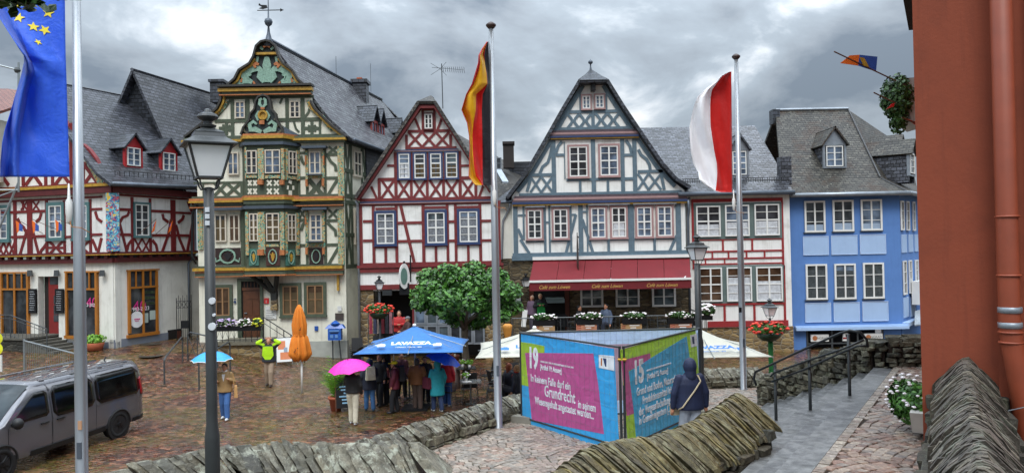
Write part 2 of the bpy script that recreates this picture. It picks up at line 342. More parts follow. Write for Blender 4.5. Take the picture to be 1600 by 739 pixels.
# ------------------------------------------------------------------ facade plane: works in the photo's zoom coordinates at the wall's true place
ZM = dict(s=(0,0,1), z1=(0,80,.3516), z2=(0,300,.3516), z3=(300,40,.2978), z4=(300,220,.2978), z5=(300,400,.2978), z6=(540,140,.2706), z7=(540,310,.3114),
          z8=(780,80,.3382), y1=(780,310,.2978), y2=(1060,160,.3519), y3=(1060,380,.3789), w1=(0,270,.2165), w2=(150,280,.2165), w3=(300,225,.1623), w4=(420,225,.1624),
          b1=(1230,480,.1624), c1=(800,440,.1354), c2=(940,440,.1354), f1=(780,490,.3111), t1=(560,400,.1624), r4=(1180,180,.1895))
GLASSM = m_glass('window_glass_mid', (.035,.045,.05)); wr = random.Random(17)
class Plane:
    def __init__(s, O, u, zm='s'):
        s.O = Vector((O[0], O[1], 0)); s.u = Vector((u[0], u[1], 0)).normalized()
        s.n = Vector((s.u.y, -s.u.x, 0))      # towards the camera for u pointing right
        s.z(zm)
    def z(s, zm): s.t = ZM[zm]; return s
    def p(s, x, y):                            # zoom px -> (s, z)
        px, py = s.t[0]+x*s.t[2], s.t[1]+y*s.t[2]; r = ray(px, py)
        k = (s.O-CAM).dot(s.n)/r.dot(s.n); P = CAM+r*k; return ((P-s.O).dot(s.u), P.z)
    def w(s, a, z, d=0.0): q = s.O + s.u*a + s.n*d; return Vector((q.x, q.y, z))
    def P(s, x, y, d=0.0): a = s.p(x, y); return s.w(a[0], a[1], d)
    def rect(s, mb, x0, y0, x1, y1, d0=0.0, d1=.04, mi=None):
        cx, cy = (x0+x1)/2, (y0+y1)/2; a0, a1 = s.p(x0, cy)[0], s.p(x1, cy)[0]; z1, z0 = s.p(cx, y0)[1], s.p(cx, y1)[1]
        s.box(mb, a0, z0, a1, z1, d0, d1, mi); return a0, z0, a1, z1
    def box(s, mb, a0, z0, a1, z1, d0, d1, mi=None):
        mb.tick += 1; d1 += (mb.tick % 13)*.0004
        mb.hexa([s.w(a0,z0,d1), s.w(a1,z0,d1), s.w(a1,z0,d0), s.w(a0,z0,d0), s.w(a0,z1,d1), s.w(a1,z1,d1), s.w(a1,z1,d0), s.w(a0,z1,d0)], mi)
    def poly(s, mb, pts, d0=0.0, d1=.04, mi=None):
        mb.tick += 1; d1 += (mb.tick % 13)*.0004
        q = [s.p(x, y) for x, y in pts]; ar = sum(q[i][0]*q[(i+1)%len(q)][1]-q[(i+1)%len(q)][0]*q[i][1] for i in range(len(q)))
        if ar < 0: q = q[::-1]
        mb.prism([s.w(a, z, d0) for a, z in q], s.n*(d1-d0), mi)
    def line(s, mb, pts, wd, d0=0.0, d1=.035, mi=None):
        """stroke of pixel width wd (one number or one per point)"""
        q = [Vector(s.p(x, y)) for x, y in pts]; k = (Vector(s.p(pts[0][0]+1, pts[0][1]))-q[0]).length
        ws = [wd]*len(q) if isinstance(wd, (int, float)) else wd; L, Rr = [], []
        for i, p in enumerate(q):
            t = (q[min(i+1, len(q)-1)]-q[max(i-1, 0)]).normalized(); n = Vector((-t.y, t.x))*ws[i]*k/2; L.append(p+n); Rr.append(p-n)
        mb.tick += 1; d1 += (mb.tick % 13)*.0005
        vs = []; fs = []; m = len(q)
        for d in (d0, d1):
            for a in L: vs.append(s.w(a.x, a.y, d))
            for a in Rr: vs.append(s.w(a.x, a.y, d))
        for i in range(m-1):
            fs += [(2*m+i, 2*m+m+i, 2*m+m+i+1, 2*m+i+1), (i, i+1, 2*m+i+1, 2*m+i), (m+i+1, m+i, 3*m+i, 3*m+i+1)]
        fs += [(0, 2*m, 3*m, m), (m-1, 2*m-1, 4*m-1, 3*m-1)]
        mb.add(vs, fs, mi)
    def H(s, mb, x0, x1, y, wd, d1=.04, mi=None): s.rect(mb, x0, y-wd/2, x1, y+wd/2, 0, d1, mi)
    def V(s, mb, x, y0, y1, wd, d1=.04, mi=None): s.rect(mb, x-wd/2, y0, x+wd/2, y1, 0, d1, mi)
    def X(s, mb, x0, y0, x1, y1, wd, d1=.032): s.line(mb, [(x0,y0),(x1,y1)], wd, 0, d1); s.line(mb, [(x0,y1),(x1,y0)], wd, 0, d1)
    def window(s, par, x0, y0, x1, y1, cols=2, rows=4, fr=None, casing=None, cw=0, glass=None, curtain=None, base=0.0, fw=None, mid=True, cc=None):
        """frame with glazing bars; casing, pane and curtain are its own pieces"""
        fr = fr or WFR; glass = glass or wr.choice((GLASS, GLASS, GLASSM, GLASSB)); curtain = curtain*wr.uniform(.8, 1.0) if curtain else (wr.uniform(.25,.7) if wr.random() < .22 and rows > 2 else None); mb = MB(); b = base
        cx, cy = (x0+x1)/2, (y0+y1)/2; a0, a1 = s.p(x0, cy)[0], s.p(x1, cy)[0]; z1, z0 = s.p(cx, y0)[1], s.p(cx, y1)[1]
        f = (fw or .06)*.88; W, Hh = a1-a0, z1-z0
        for q in ((a0,z0,a0+f,z1), (a1-f,z0,a1,z1), (a0+f,z0,a1-f,z0+f), (a0+f,z1-f,a1-f,z1)): s.box(mb, *q, b+.02, b+.085)
        for i in range(1, cols):
            x = a0+W*i/cols; t = (.034 if (mid and i*2 == cols) else .014); s.box(mb, x-t, z0+f, x+t, z1-f, b+.03, b+.075)
        for j in range(1, rows):
            z = z0+Hh*j/rows; t = .03 if (rows >= 4 and j == rows//2+ (0 if rows % 2 == 0 else 1)) else .013; s.box(mb, a0+f, z-t, a1-f, z+t, b+.03, b+.068)
        W_ = mb.build('window', fr, par)
        g = MB(); s.box(g, a0+f*.5, z0+f*.5, a1-f*.5, z1-f*.5, b+.0, b+.04); g.build('pane', glass, W_)
        if casing:
            c = MB(); k = (s.p(x0+1, cy)[0]-a0)*cw
            for q in ((a0-k,z0-k*.8,a0,z1+k), (a1,z0-k*.8,a1+k,z1+k), (a0,z1,a1,z1+k), (a0,z0-k*.8,a1,z0)): s.box(c, *q, 0, b+.1)
            s.box(c, a0-k*1.2, z0-k*1.1, a1+k*1.2, z0-k*.55, 0, b+.14)
            c.build('casing', casing, W_)
        if curtain:
            c = MB(); m = cc or CURT; zz = z0+Hh*curtain; n = max(2, cols)
            for i in range(n):
                xa, xb = a0+f+(W-2*f)*i/n+.02, a0+f+(W-2*f)*(i+1)/n-.02
                s.box(c, xa, z0+f, xb, zz, b+.04, b+.046)
            c.build('curtain', m, W_)
        return W_
def text_mesh(body, size, mat, parent, M, name='lettering', align='LEFT', ext=.002, shear=0, sx=1.0, bold=0.0):
    cu = bpy.data.curves.new('t', 'FONT'); cu.body = body; cu.size = size; cu.extrude = ext; cu.shear = shear; cu.align_x = align; cu.resolution_u = 3; cu.offset = bold
    to = bpy.data.objects.new('t', cu); col.objects.link(to); dg = bpy.context.evaluated_depsgraph_get(); dg.update()
    me = bpy.data.meshes.new_from_object(to.evaluated_get(dg), depsgraph=dg); bpy.data.objects.remove(to); bpy.data.curves.remove(cu)
    off = origin_of(parent) if parent else Vector((0,0,0))
    me.transform(Matrix.Translation(-off) @ M @ Matrix.Diagonal((sx,1,1,1))); me.materials.clear(); me.materials.append(mat)
    o = bpy.data.objects.new(name, me); me.name = name; col.objects.link(o); o.parent = parent; return o
def frameM(o, x, y):
    x = Vector(x).normalized(); z = x.cross(Vector(y)).normalized(); y = z.cross(x); M = Matrix((x, y, z)).transposed().to_4x4(); M.translation = Vector(o); return M
# ================================================================== HOUSES
def plate(mb, pts, th=.12, mi=None):
    """roof slab through 3-D points, thickness downwards along its normal"""
    p = [Vector(q) for q in pts]; n = Vector((0,0,0))
    for i in range(len(p)):
        a, b = p[i], p[(i+1) % len(p)]; n += a.cross(b)
    n.normalize()
    if n.z < 0: p = p[::-1]; n = -n
    mb.prism([q - n*th for q in p], n*th, mi)
def roof(par, polys, mat, name='roof', th=.12):
    mb = MB()
    for k, q in enumerate(polys): plate(mb, q, th)
    return mb.build(name, mat, par)
def wallp(pl, par, pts, mat, name='wall', d0=-.3, d1=0.0):
    mb = MB(); pl.poly(mb, pts, d0, d1); return mb.build(name, mat, par)
def tri_dormer(par, pl, x0, y0, x1, y1, apex_y, frame, rmat, side, depth=2.2, cols=2, rows=3, d=0.0, eave=.12, tri=None, wing=None):
    """roof dormer: face in plane pl (pushed out by d), pitched roof running back"""
    a0, z1 = pl.p(x0, y0); a1 = pl.p(x1, y0)[0]; z0 = pl.p(x0, y1)[1]; za = pl.p((x0+x1)/2, apex_y)[1]; am = (a0+a1)/2
    dm = MB()
    pl_box = [(a0,z0,a0+.1,z1), (a1-.1,z0,a1,z1), (a0+.1,z0,a1-.1,z0+.08), (a0+.1,z1-.1,a1-.1,z1)]
    for q in pl_box: pl.box(dm, *q, d-.1, d+.03)
    f = dm.build('dormer', frame, par)
    c = MB(); pl.box(c, a0+.02, z0-.3, a0+.08, z1, d-depth, d-.02); pl.box(c, a1-.08, z0-.3, a1-.02, z1, d-depth, d-.02); c.build('cheek', side, f)
    g = MB(); g.prism([pl.w(a0, z1, d-.08), pl.w(a1, z1, d-.08), pl.w(am, za-.06, d-.08)], pl.n*.1); g.build('gable', tri or frame, f)
    r = MB(); e = eave
    for sx in (-1, 1):
        ax = a0-e if sx < 0 else a1+e
        plate(r, [pl.w(ax, z1-.1, d+.18), pl.w(am, za, d+.18), pl.w(am, za, d-depth-.6), pl.w(ax, z1-.1, d-depth)], .07)
    r.build('roof', rmat, f)
    W = MB(); xa, xb = x0+(x1-x0)*.14, x1-(x1-x0)*.14; ya, yb = y0+(y1-y0)*.1, y1-(y1-y0)*.08
    pl.window(f, xa, ya, xb, yb, cols, rows, WFR, base=d-.02, fw=.05)
    return f
def downpipe(par, pts, r=.05, mat=None):
    m = MB(); m.tube(pts, r, 8); return m.build('downpipe', mat or ZINC, par, True)
def gutter(par, a, b, r=.09, mat=None):
    m = MB(); m.tube([a, b], r, 8); return m.build('gutter', mat or ZINC, par, True)
def baluster_x(pl, mb, x0, y0, x1, y1, w):
    """curved St Andrew's cross"""
    cx, cy = (x0+x1)/2, (y0+y1)/2; k = .18*(x1-x0)
    for sx in (-1, 1):
        pl.line(mb, [(cx+sx*(x1-x0)/2, y0), (cx+sx*k, cy-(y1-y0)*.18), (cx+sx*k*.5, cy), (cx+sx*k, cy+(y1-y0)*.18), (cx+sx*(x1-x0)/2, y1)], w, 0, .032)
    pl.line(mb, [(cx-k, cy), (cx+k, cy)], w*1.2, 0, .03)

# ------------------------------------------------------------------ red gabled house in the middle
def red_house():
    pl = Plane((-3.6, 34.3), (1, 0)); h = root('timbered_house', (-3.6, 34.3, 0), 'narrow red timbered house with a steep gable and four blue framed windows in a row', 'house')
    pl.z('z6'); g0 = [(85,640), (300,300), (432,112), (520,112), (650,300), (838,600)]
    ps = [pl.p(*q) for q in g0]; m = MB()
    x0, x1 = ps[0][0], ps[-1][0]; poly = [(x0, 3.15)] + ps + [(x1, 3.15)]
    poly = poly[::-1]; m.prism([pl.w(a, z, -.3) for a, z in poly], pl.n*.3); m.build('wall', WHITE, h)
    # ground floor: stone pier, dark recess, beam
    pl.z('t1'); m = MB(); pl.rect(m, 0, 312, 150, 1010, -.4, 0); pl.z('z7'); pl.rect(m, 700, 430, 792, 900, -.4, 0); m.split('stone_pier', RUBY, h)
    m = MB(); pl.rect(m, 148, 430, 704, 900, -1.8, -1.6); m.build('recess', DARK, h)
    m = MB(); pl.rect(m, 65, 428, 790, 452, -.3, .08); pl.rect(m, 65, 345, 792, 366, -.3, .10); pl.rect(m, 334, 452, 346, 640, -.3, .03); pl.rect(m, 60, 330, 792, 343, -.2, .16); m.build('beam', REDW, h)
    m = MB(); pl.rect(m, 65, 366, 790, 428, -.3, .02); m.split('fascia', WHITE, h)
    # folding glazed doors
    for i in range(6):
        x = 346+i*59; pl.z('z7')
        pl.window(h, x, 535, x+58, 632, 1, 1, ZINCL, fw=.09); pl.window(h, x, 634, x+58, 730, 1, 1, ZINCL, fw=.09)
    m = MB(); pl.rect(m, 185, 455, 232, 487, -.1, .02)
    for k in range(5): pl.rect(m, 186, 458+k*6, 231, 460+k*6, 0, .05)
    m.build('vent_grille', GIRON, h)
    t = MB(); pl.z('z6')
    for a, b, y, wd in ((360,612,240,15), (345,640,337,12), (190,805,514,18), (85,838,632,17), (240,290,440,13), (668,712,440,13), (448,512,118,10)): pl.H(t, a, b, y, wd)
    for x, a, b, wd in ((290,365,632,18),(660,355,632,18),(352,262,337,15),(606,258,337,15),(195,514,632,17),(380,520,632,16),(472,520,632,16),(566,520,632,16),(752,514,632,17),(446,118,238,14),(514,118,238,14),(384,365,514,10),(476,365,514,10),(568,365,514,10)): pl.V(t, x, a, b, wd, .037)
    for q in ((362,246,442,332),(442,246,520,332),(520,246,598,332),(208,524,280,626),(302,524,370,626),(392,524,462,626),(486,524,556,626),(578,524,648,626),(672,524,742,626)): pl.X(t, *q, 14)
    for q in ([(148,560),(180,628)], [(795,555),(768,628)], [(402,170),(428,235)], [(555,170),(530,235)]): pl.line(t, q, 14)
    pl.z('z7')
    for a, b, y, wd in ((70,778,25,15),(88,142,115,13),(258,392,122,13),(508,558,116,12),(668,775,112,12),(88,142,212,13),(258,392,214,13),(508,558,212,12),(668,775,210,12),(70,778,326,15),(140,262,243,13),(388,515,236,13),(548,680,230,13)): pl.H(t, a, b, y, wd)
    for x, a, b, wd in ((78,25,326,15),(141,25,326,15),(256,25,326,15),(391,25,326,16),(512,25,326,14),(553,25,326,14),(676,25,326,15),(772,25,326,12),(202,243,326,14),(454,236,326,13),(616,232,326,13)): pl.V(t, x, a, b, wd, .037)
    pl.line(t, [(275,30),(345,322)], 15, 0, .045); pl.H(t, 150, 256, 52, 12); pl.H(t, 391, 512, 46, 12); pl.H(t, 553, 676, 44, 12)
    t.build('timber_frame', REDW, h)
    m = MB(); pl.z('z6'); pl.rect(m, 85, 643, 842, 650, 0, .1); pl.rect(m, 282, 347, 652, 353, 0, .09); m.build('moulding', NAVY, h)
    m = MB(); pl.rect(m, 85, 651, 842, 656, 0, .12); pl.rect(m, 282, 354, 652, 358, 0, .11); m.build('moulding', PINK, h)
    pl.window(h, 456,142,502,228, 2, 3, WFR, DRED, 6); 
    for q in ((308,372,370,514),(398,372,460,514),(490,370,552,512),(580,366,645,510)): pl.window(h, *q, 1, 5, WFR, NAVY, 9, curtain=.62, cc=CURT if q[0]==308 else CREAMC)
    pl.z('z7')
    for q in ((157,75,245,228),(410,70,498,224),(572,65,662,219)): pl.window(h, *q, 2, 4, WFR, NAVY, 12, curtain=.95, cc=paint('grey_lace','#70747a',.9,var=.5,sc=14))
    # verge boards
    pl.z('z6'); v = MB()
    pl.line(v, [(72,638),(430,106)], 24, -.05, .38); pl.line(v, [(522,106),(600,215),(840,592)], 24, -.05, .38); pl.rect(v, 428, 98, 524, 116, -.05, .38)
    v.build('verge_board', REDW, h)
    # roof: two slopes and a small hip over the gable
    A = pl.P(485,40,-.6); B = Vector((A.x+.1, 51, A.z)); eL = pl.P(60,645,.5); eR = pl.P(850,600,.5); hL = pl.P(420,100,.5); hR = pl.P(530,100,.5)
    up = Vector((0,0,.16))
    roof(h, [[hL+up, eL+up, Vector((eL.x,51,eL.z))+up, B+up, A+up], [hR+up, A+up, B+up, Vector((eR.x,51,eR.z))+up, eR+up], [hL+up, A+up, hR+up]], SLATEB, th=.14)
    sw = MB(); 
    for x in (x0+.15, x1-.15): q = pl.w(x, 0); sw.box((q.x, 34.6+7.9, 4.0), (.3, 15.8, 7.6)) 
    sw.build('side_wall', WHITE, h)
    downpipe(h, [pl.P(66,645,.2), pl.P(72,665,.12)] + [Vector((pl.P(72,665,.1).x, 34.2, z)) for z in (6, 0)], .055, ZINCL)
red_house()

# ------------------------------------------------------------------ narrow white link between the red house and the café
def link():
    pl = Plane((0, 35.3), (1, 0)); h = root('link_building', (0, 35.3, 0), 'narrow white gap building with rubble base between the red house and the café', 'house'); pl.z('s')
    m = MB(); pl.rect(m, 776, 318, 806, 404, -.3, 0); m.build('wall', WALLW, h)
    m = MB(); pl.rect(m, 776, 404, 830, 590, -.3, -.02); m.build('stone_base', RUBB, h)
    a, b, c, d = pl.P(772,316,.3), pl.P(812,312,.3), pl.P(838,262,-2), pl.P(790,296,-2)
    roof(h, [[a, b, c, d]], SLATED, th=.1)
    gutter(h, pl.P(774,318,.35), pl.P(806,315,.35), .06)
    downpipe(h, [pl.P(797,318,.3), pl.P(795,328,.1), pl.P(786,345,.08), pl.P(784,404,.08), pl.P(776,409,.08)], .05, ZINCL)
    # brown roof and chimney further back
    h2 = root('rear_house', (1.5, 45, 0), 'brown roofed house with a brick chimney rising behind the gap', 'house')
    q = Plane((0, 46), (1,0)); A, B, C, D = q.P(700,190), q.P(785,238), q.P(838,318), q.P(700,318)
    B2 = q.P(828,275)
    roof(h2, [[Vector((A.x,50,A.z)), Vector((B.x,50,B.z)), Vector((B2.x,48,B2.z)), q.P(842,330,3), q.P(700,330,3)]], SLATEB)
    m = MB(); q.rect(m, 700, 318, 850, 420, -1, 0); m.build('wall', WALLW, h2)
    c = MB(); q.rect(c, 786, 222, 803, 262, -.9, -.1); q.rect(c, 785, 221, 804, 225, -1, 0); c.build('chimney', paint('soot_brick', '#2d2725', .8), h2)
    q.window(h2, 776, 250, 784, 268, 1, 2, ZINCL, base=1.2); m = MB(); m.prism([q.P(775,272,1.6), q.P(784,272,1.6), q.P(795,292,2.3), q.P(786,292,2.3)], Vector((0,0,.12))); m.build('skylight', ZINCL, h2)
    m = MB(); q.rect(m, 795, 247, 835, 300, -2.8, -2); m.build('slate_wall', SLATED, h2)
link()

# ------------------------------------------------------------------ café with the blue-grey gable
def cafe():
    pl = Plane((4, 35), (1, 0)); h = root('cafe_house', (4, 35, 0), 'tall grey-blue and white timbered café with a pointed gable over a wine red awning', 'house')
    pl.z('z8'); L = [(378,152),(300,282),(205,450),(132,575),(82,640),(52,672)]; Rr = [(488,152),(560,268),(650,402),(740,532),(800,600),(862,642)]
    z = [pl.p(*q) for q in L[::-1]] + [pl.p(*q) for q in Rr]; m = MB(); zb = 4.45
    xl, xr = pl.z('y1').p(68,100)[0], pl.p(975,100)[0]; zt = pl.p(500,20)[1]
    z[0] = (xl, z[0][1]); z[-1] = (xr, z[-1][1])
    m.prism([pl.w(a, b, -.3) for a, b in ([(xl, zb)] + z + [(xr, zb)])[::-1]], pl.n*.3); m.build('wall', WHITE, h)
    m = MB(); a1 = pl.z('y2').p(30,0)[0]
    pl.box(m, xl-.15, -.3, xr+.15, zb, -.35, -.03); m.build('stone_wall', RUBB, h)
    t = MB(); pl.z('z8')
    for a, b, y, wd in ((310,552,280,14),(248,612,357,12),(238,640,405,8),(140,262,572,14),(640,756,556,14),(262,300,480,12),(576,622,480,12),(310,620,592,13),(92,842,656,12)): pl.H(t, a, b, y, wd)
    for x, a, b, wd in ((252,410,656,20),(435,405,656,20),(570,405,648,18),(626,400,648,20),(374,595,650,12),(502,592,648,12),(302,420,592,5),(433,275,355,16),(375,200,280,10),(494,200,275,10)): pl.V(t, x, a, b, wd, .037)
    for q in ((144,580,194,652),(194,580,246,652),(640,566,690,640),(690,566,748,640)): pl.X(t, *q, 11)
    for q in ((316,292,368,356),(370,292,424,356),(444,288,498,352),(500,288,554,352)): baluster_x(pl, t, *q, 13)
    for q in ([(186,570),(200,535),(225,515),(236,480),(244,440)], [(642,455),(655,480),(680,500),(694,525),(698,552)], [(262,470),(272,440),(290,418)], [(612,475),(604,440),(585,412)], [(262,350),(300,292)], [(604,345),(566,290)], [(128,650),(148,580)], [(762,640),(748,570)], [(300,290),(380,165)], [(560,285),(485,165)]): pl.line(t, q, 14)
    pl.line(t, [(388,160),(310,290),(215,458),(140,582),(84,650)], 18, 0, .036); pl.line(t, [(480,160),(552,275),(642,410),(730,538),(812,625)], 18, 0, .036)
    pl.z('y1')
    for a, b, y, wd in ((70,970,24,12),(70,1000,286,14),(98,138,88,9),(240,265,125,9),(378,402,85,9),(436,465,70,9),(436,465,150,9),(138,238,226,10),(270,372,222,10),(465,680,217,10),(702,925,212,10)): pl.H(t, a, b, y, wd)
    for x, a, b, wd in ((86,30,290,24),(128,30,216,10),(240,30,290,14),(264,30,290,10),(376,30,290,12),(428,25,290,24),(462,25,290,8),(692,20,285,32),(940,15,280,28),(574,217,285,14),(815,213,282,14)): pl.V(t, x, a, b, wd, .037)
    for q in ([(112,215),(158,288)], [(402,85),(350,288)], [(436,110),(492,285)], [(930,195),(892,282)], [(98,160),(125,215)]): pl.line(t, q, 15)
    t.build('timber_frame', TBLU, h)
    m = MB(); pl.z('z8'); 
    pl.rect(m, 236, 366, 640, 376, 0, .12); pl.rect(m, 232, 385, 644, 392, 0, .18); pl.rect(m, 70, 664, 858, 674, 0, .14); pl.rect(m, 60, 684, 866, 692, 0, .2); m.build('moulding', MOULD, h)
    m = MB(); pl.rect(m, 234, 376, 642, 385, 0, .15); pl.rect(m, 66, 674, 862, 684, 0, .17); m.build('moulding', PINK, h)
    m = MB(); pl.rect(m, 232, 392, 644, 400, 0, .2); pl.rect(m, 60, 692, 866, 702, 0, .22); m.build('moulding', NAVY, h)
    m = MB(); pl.rect(m, 236, 401, 642, 406, 0, .16); pl.rect(m, 62, 703, 864, 709, 0, .18); m.build('moulding', GOLD, h)
    m = MB(); pl.z('y1'); pl.rect(m, 66, 293, 990, 318, 0, .14); m.build('beam', TBLU, h)
    pl.z('z8')
    for q, gl in (((324,442,406,580), GLASS), ((466,438,548,575), GLASSB)): pl.window(h, *q, 2, 4, WFR, PINK, 9, glass=gl)
    for q in ((384,208,420,268),(444,205,482,264)): pl.window(h, *q, 2, 3, WFR, PINK, 7, glass=GLASSB)
    m = MB(); pl.rect(m, 422, 150, 440, 190, 0, .5); m.build('hoist_beam', IRON, h)
    pl.z('y1')
    for q, gl, cu in (((150,62,222,210), GLASS, 0), ((285,57,358,208), GLASS, 0), ((482,50,556,206), GLASSB, 0), ((590,48,664,203), GLASS, 0), ((722,46,798,200), GLASSB, 0), ((830,43,904,197), GLASSB, 0)): pl.window(h, *q, 2, 4, WFR, PINK, 10, glass=gl)
    m = MB()
    for q in ((136,42,240,48),(270,38,374,44),(463,30,682,36),(700,26,926,32)): pl.rect(m, *q, 0, .2)
    m.split('lintel', ZINCL, h)
    for q in ((425,468,545,570),(610,465,735,568),(800,462,925,566)): pl.window(h, *q, 2, 2, WFR, fw=.1, base=.02)
    # doorway with counter
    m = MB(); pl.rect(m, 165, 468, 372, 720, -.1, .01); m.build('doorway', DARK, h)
    m = MB(); pl.rect(m, 158, 440, 182, 720, 0, .12); pl.rect(m, 345, 440, 368, 720, 0, .1); m.split('door_frame', paint('rust_wood', '#5b2a17', .6), h)
    m = MB(); pl.rect(m, 240, 516, 336, 524, .02, .5); pl.rect(m, 246, 526, 340, 545, .02, .4); m.build('shelf', paint('steel_counter', '#7a8a8a', .3, .5), h)
    # roof with little hip hood and finial
    pl.z('z8'); A = pl.P(430,88,-.7); bk = 50.0
    up = Vector((0,0,.14)); LL = [pl.P(x-14, y, .35) for x, y in L]; RR = [pl.P(x+14, y, .35) for x, y in Rr]
    LL[-1] = pl.P(30, 690, .35); RR[-1] = pl.P(880, 640, .35)
    rl = []
    for seq in (LL, RR):
        for i in range(len(seq)-1):
            p, q = seq[i]+up, seq[i+1]+up; rl.append([p, q, Vector((q.x, bk, q.z)), Vector((p.x, bk, p.z))])
    top = Vector((A.x, bk, A.z)); rl += [[LL[0]+up, A+up, top+up, Vector((LL[0].x, bk, LL[0].z))+up], [RR[0]+up, A+up, top+up, Vector((RR[0].x, bk, RR[0].z))+up]]
    roof(h, rl, SLATED, th=.15)
    hd = MB(); a, b = pl.P(366,150,.75), pl.P(492,148,.75); plate(hd, [a, b, A+Vector((0,0,.22))], .08)
    for e, sgn in ((a, -1), (b, 1)): plate(hd, [e, A+Vector((0,0,.22)), Vector((e.x, 36.6, e.z))], .08)
    hd.box(((a.x+b.x)/2, 34.75, a.z-.06), (abs(b.x-a.x), .9, .08)); hd.build('hood', SLATED, h)
    f = MB(); f.lathe([(.12,-.15),(.06,.05),(.03,.22),(.03,.32),(.10,.37),(.115,.43),(.07,.5),(.02,.52),(.012,.56)], (A.x, A.y, A.z+.1), 10); f.build('finial', LEAD, h, True)
    sw = MB(); 
    for a in (xl+.15, xr-.15): q = pl.w(a, 0); sw.box((q.x, 42.8, 3.6), (.3, 15, 7.4))
    sw.build('side_wall', WHITE, h)
    # wine red awning: sloping cloth, valance with writing, front rail, arms
    pl.z('y1'); tl, tr = pl.P(180,320,.1), pl.P(996,306,.1); fp = Plane((4, 32.9), (1, 0), 'y1'); bl, br_ = fp.P(158,432), fp.P(1008,424)
    aw = MB(); n = 6
    for i in range(n):
        k0, k1 = i/n, (i+1)/n; T0, T1, B0, B1 = tl.lerp(tr,k0), tl.lerp(tr,k1), bl.lerp(br_,k0), bl.lerp(br_,k1)
        plate(aw, [B0+Vector((.008,0,0)), B1-Vector((.008,0,0)), T1-Vector((.008,0,0)), T0+Vector((.008,0,0))], .03)
    awn = aw.build('awning', AWN, h)
    m = MB(); m.box(((tl.x+tr.x)/2, 34.8, tl.z+.04), (tr.x-tl.x+.1, .3, .14)); m.box(((bl.x+br_.x)/2, 32.86, (bl.z+br_.z)/2), (br_.x-bl.x+.05, .08, .09)); m.build('awning_rail', WFR, awn)
    m = MB(); z1 = (bl.z+br_.z)/2-.05; m.box(((bl.x+br_.x)/2, 32.88, z1-.17), (br_.x-bl.x, .02, .36)); v = m.build('valance', paint('wine_valance', '#671119', .75), awn)
    yl = paint('gold_letter', '#c9a154', .6)
    for x in (206, 482, 770):
        o = fp.P(x, 459, .03); text_mesh('Café zum Löwen', .215, yl, v, frameM((o.x, 32.855, z1-.27), (1,0,0), (0,0,1)), shear=.4, sx=.9)
    m = MB()
    for x in (bl.x+.3, (bl.x+br_.x)/2, br_.x-.3): m.tube([(x, 34.9, 4.1), (x+.5, 33.9, 3.75), (x, 32.95, 3.5)], .035, 6)
    m.build('awning_arm', WFR, awn)
    pl.z('y1'); downpipe(h, [pl.P(985,10,.25), pl.P(992,60,.15)] + [Vector((pl.P(990,200,.12).x, 34.9, z_)) for z_ in (6, .5)], .055)
cafe()

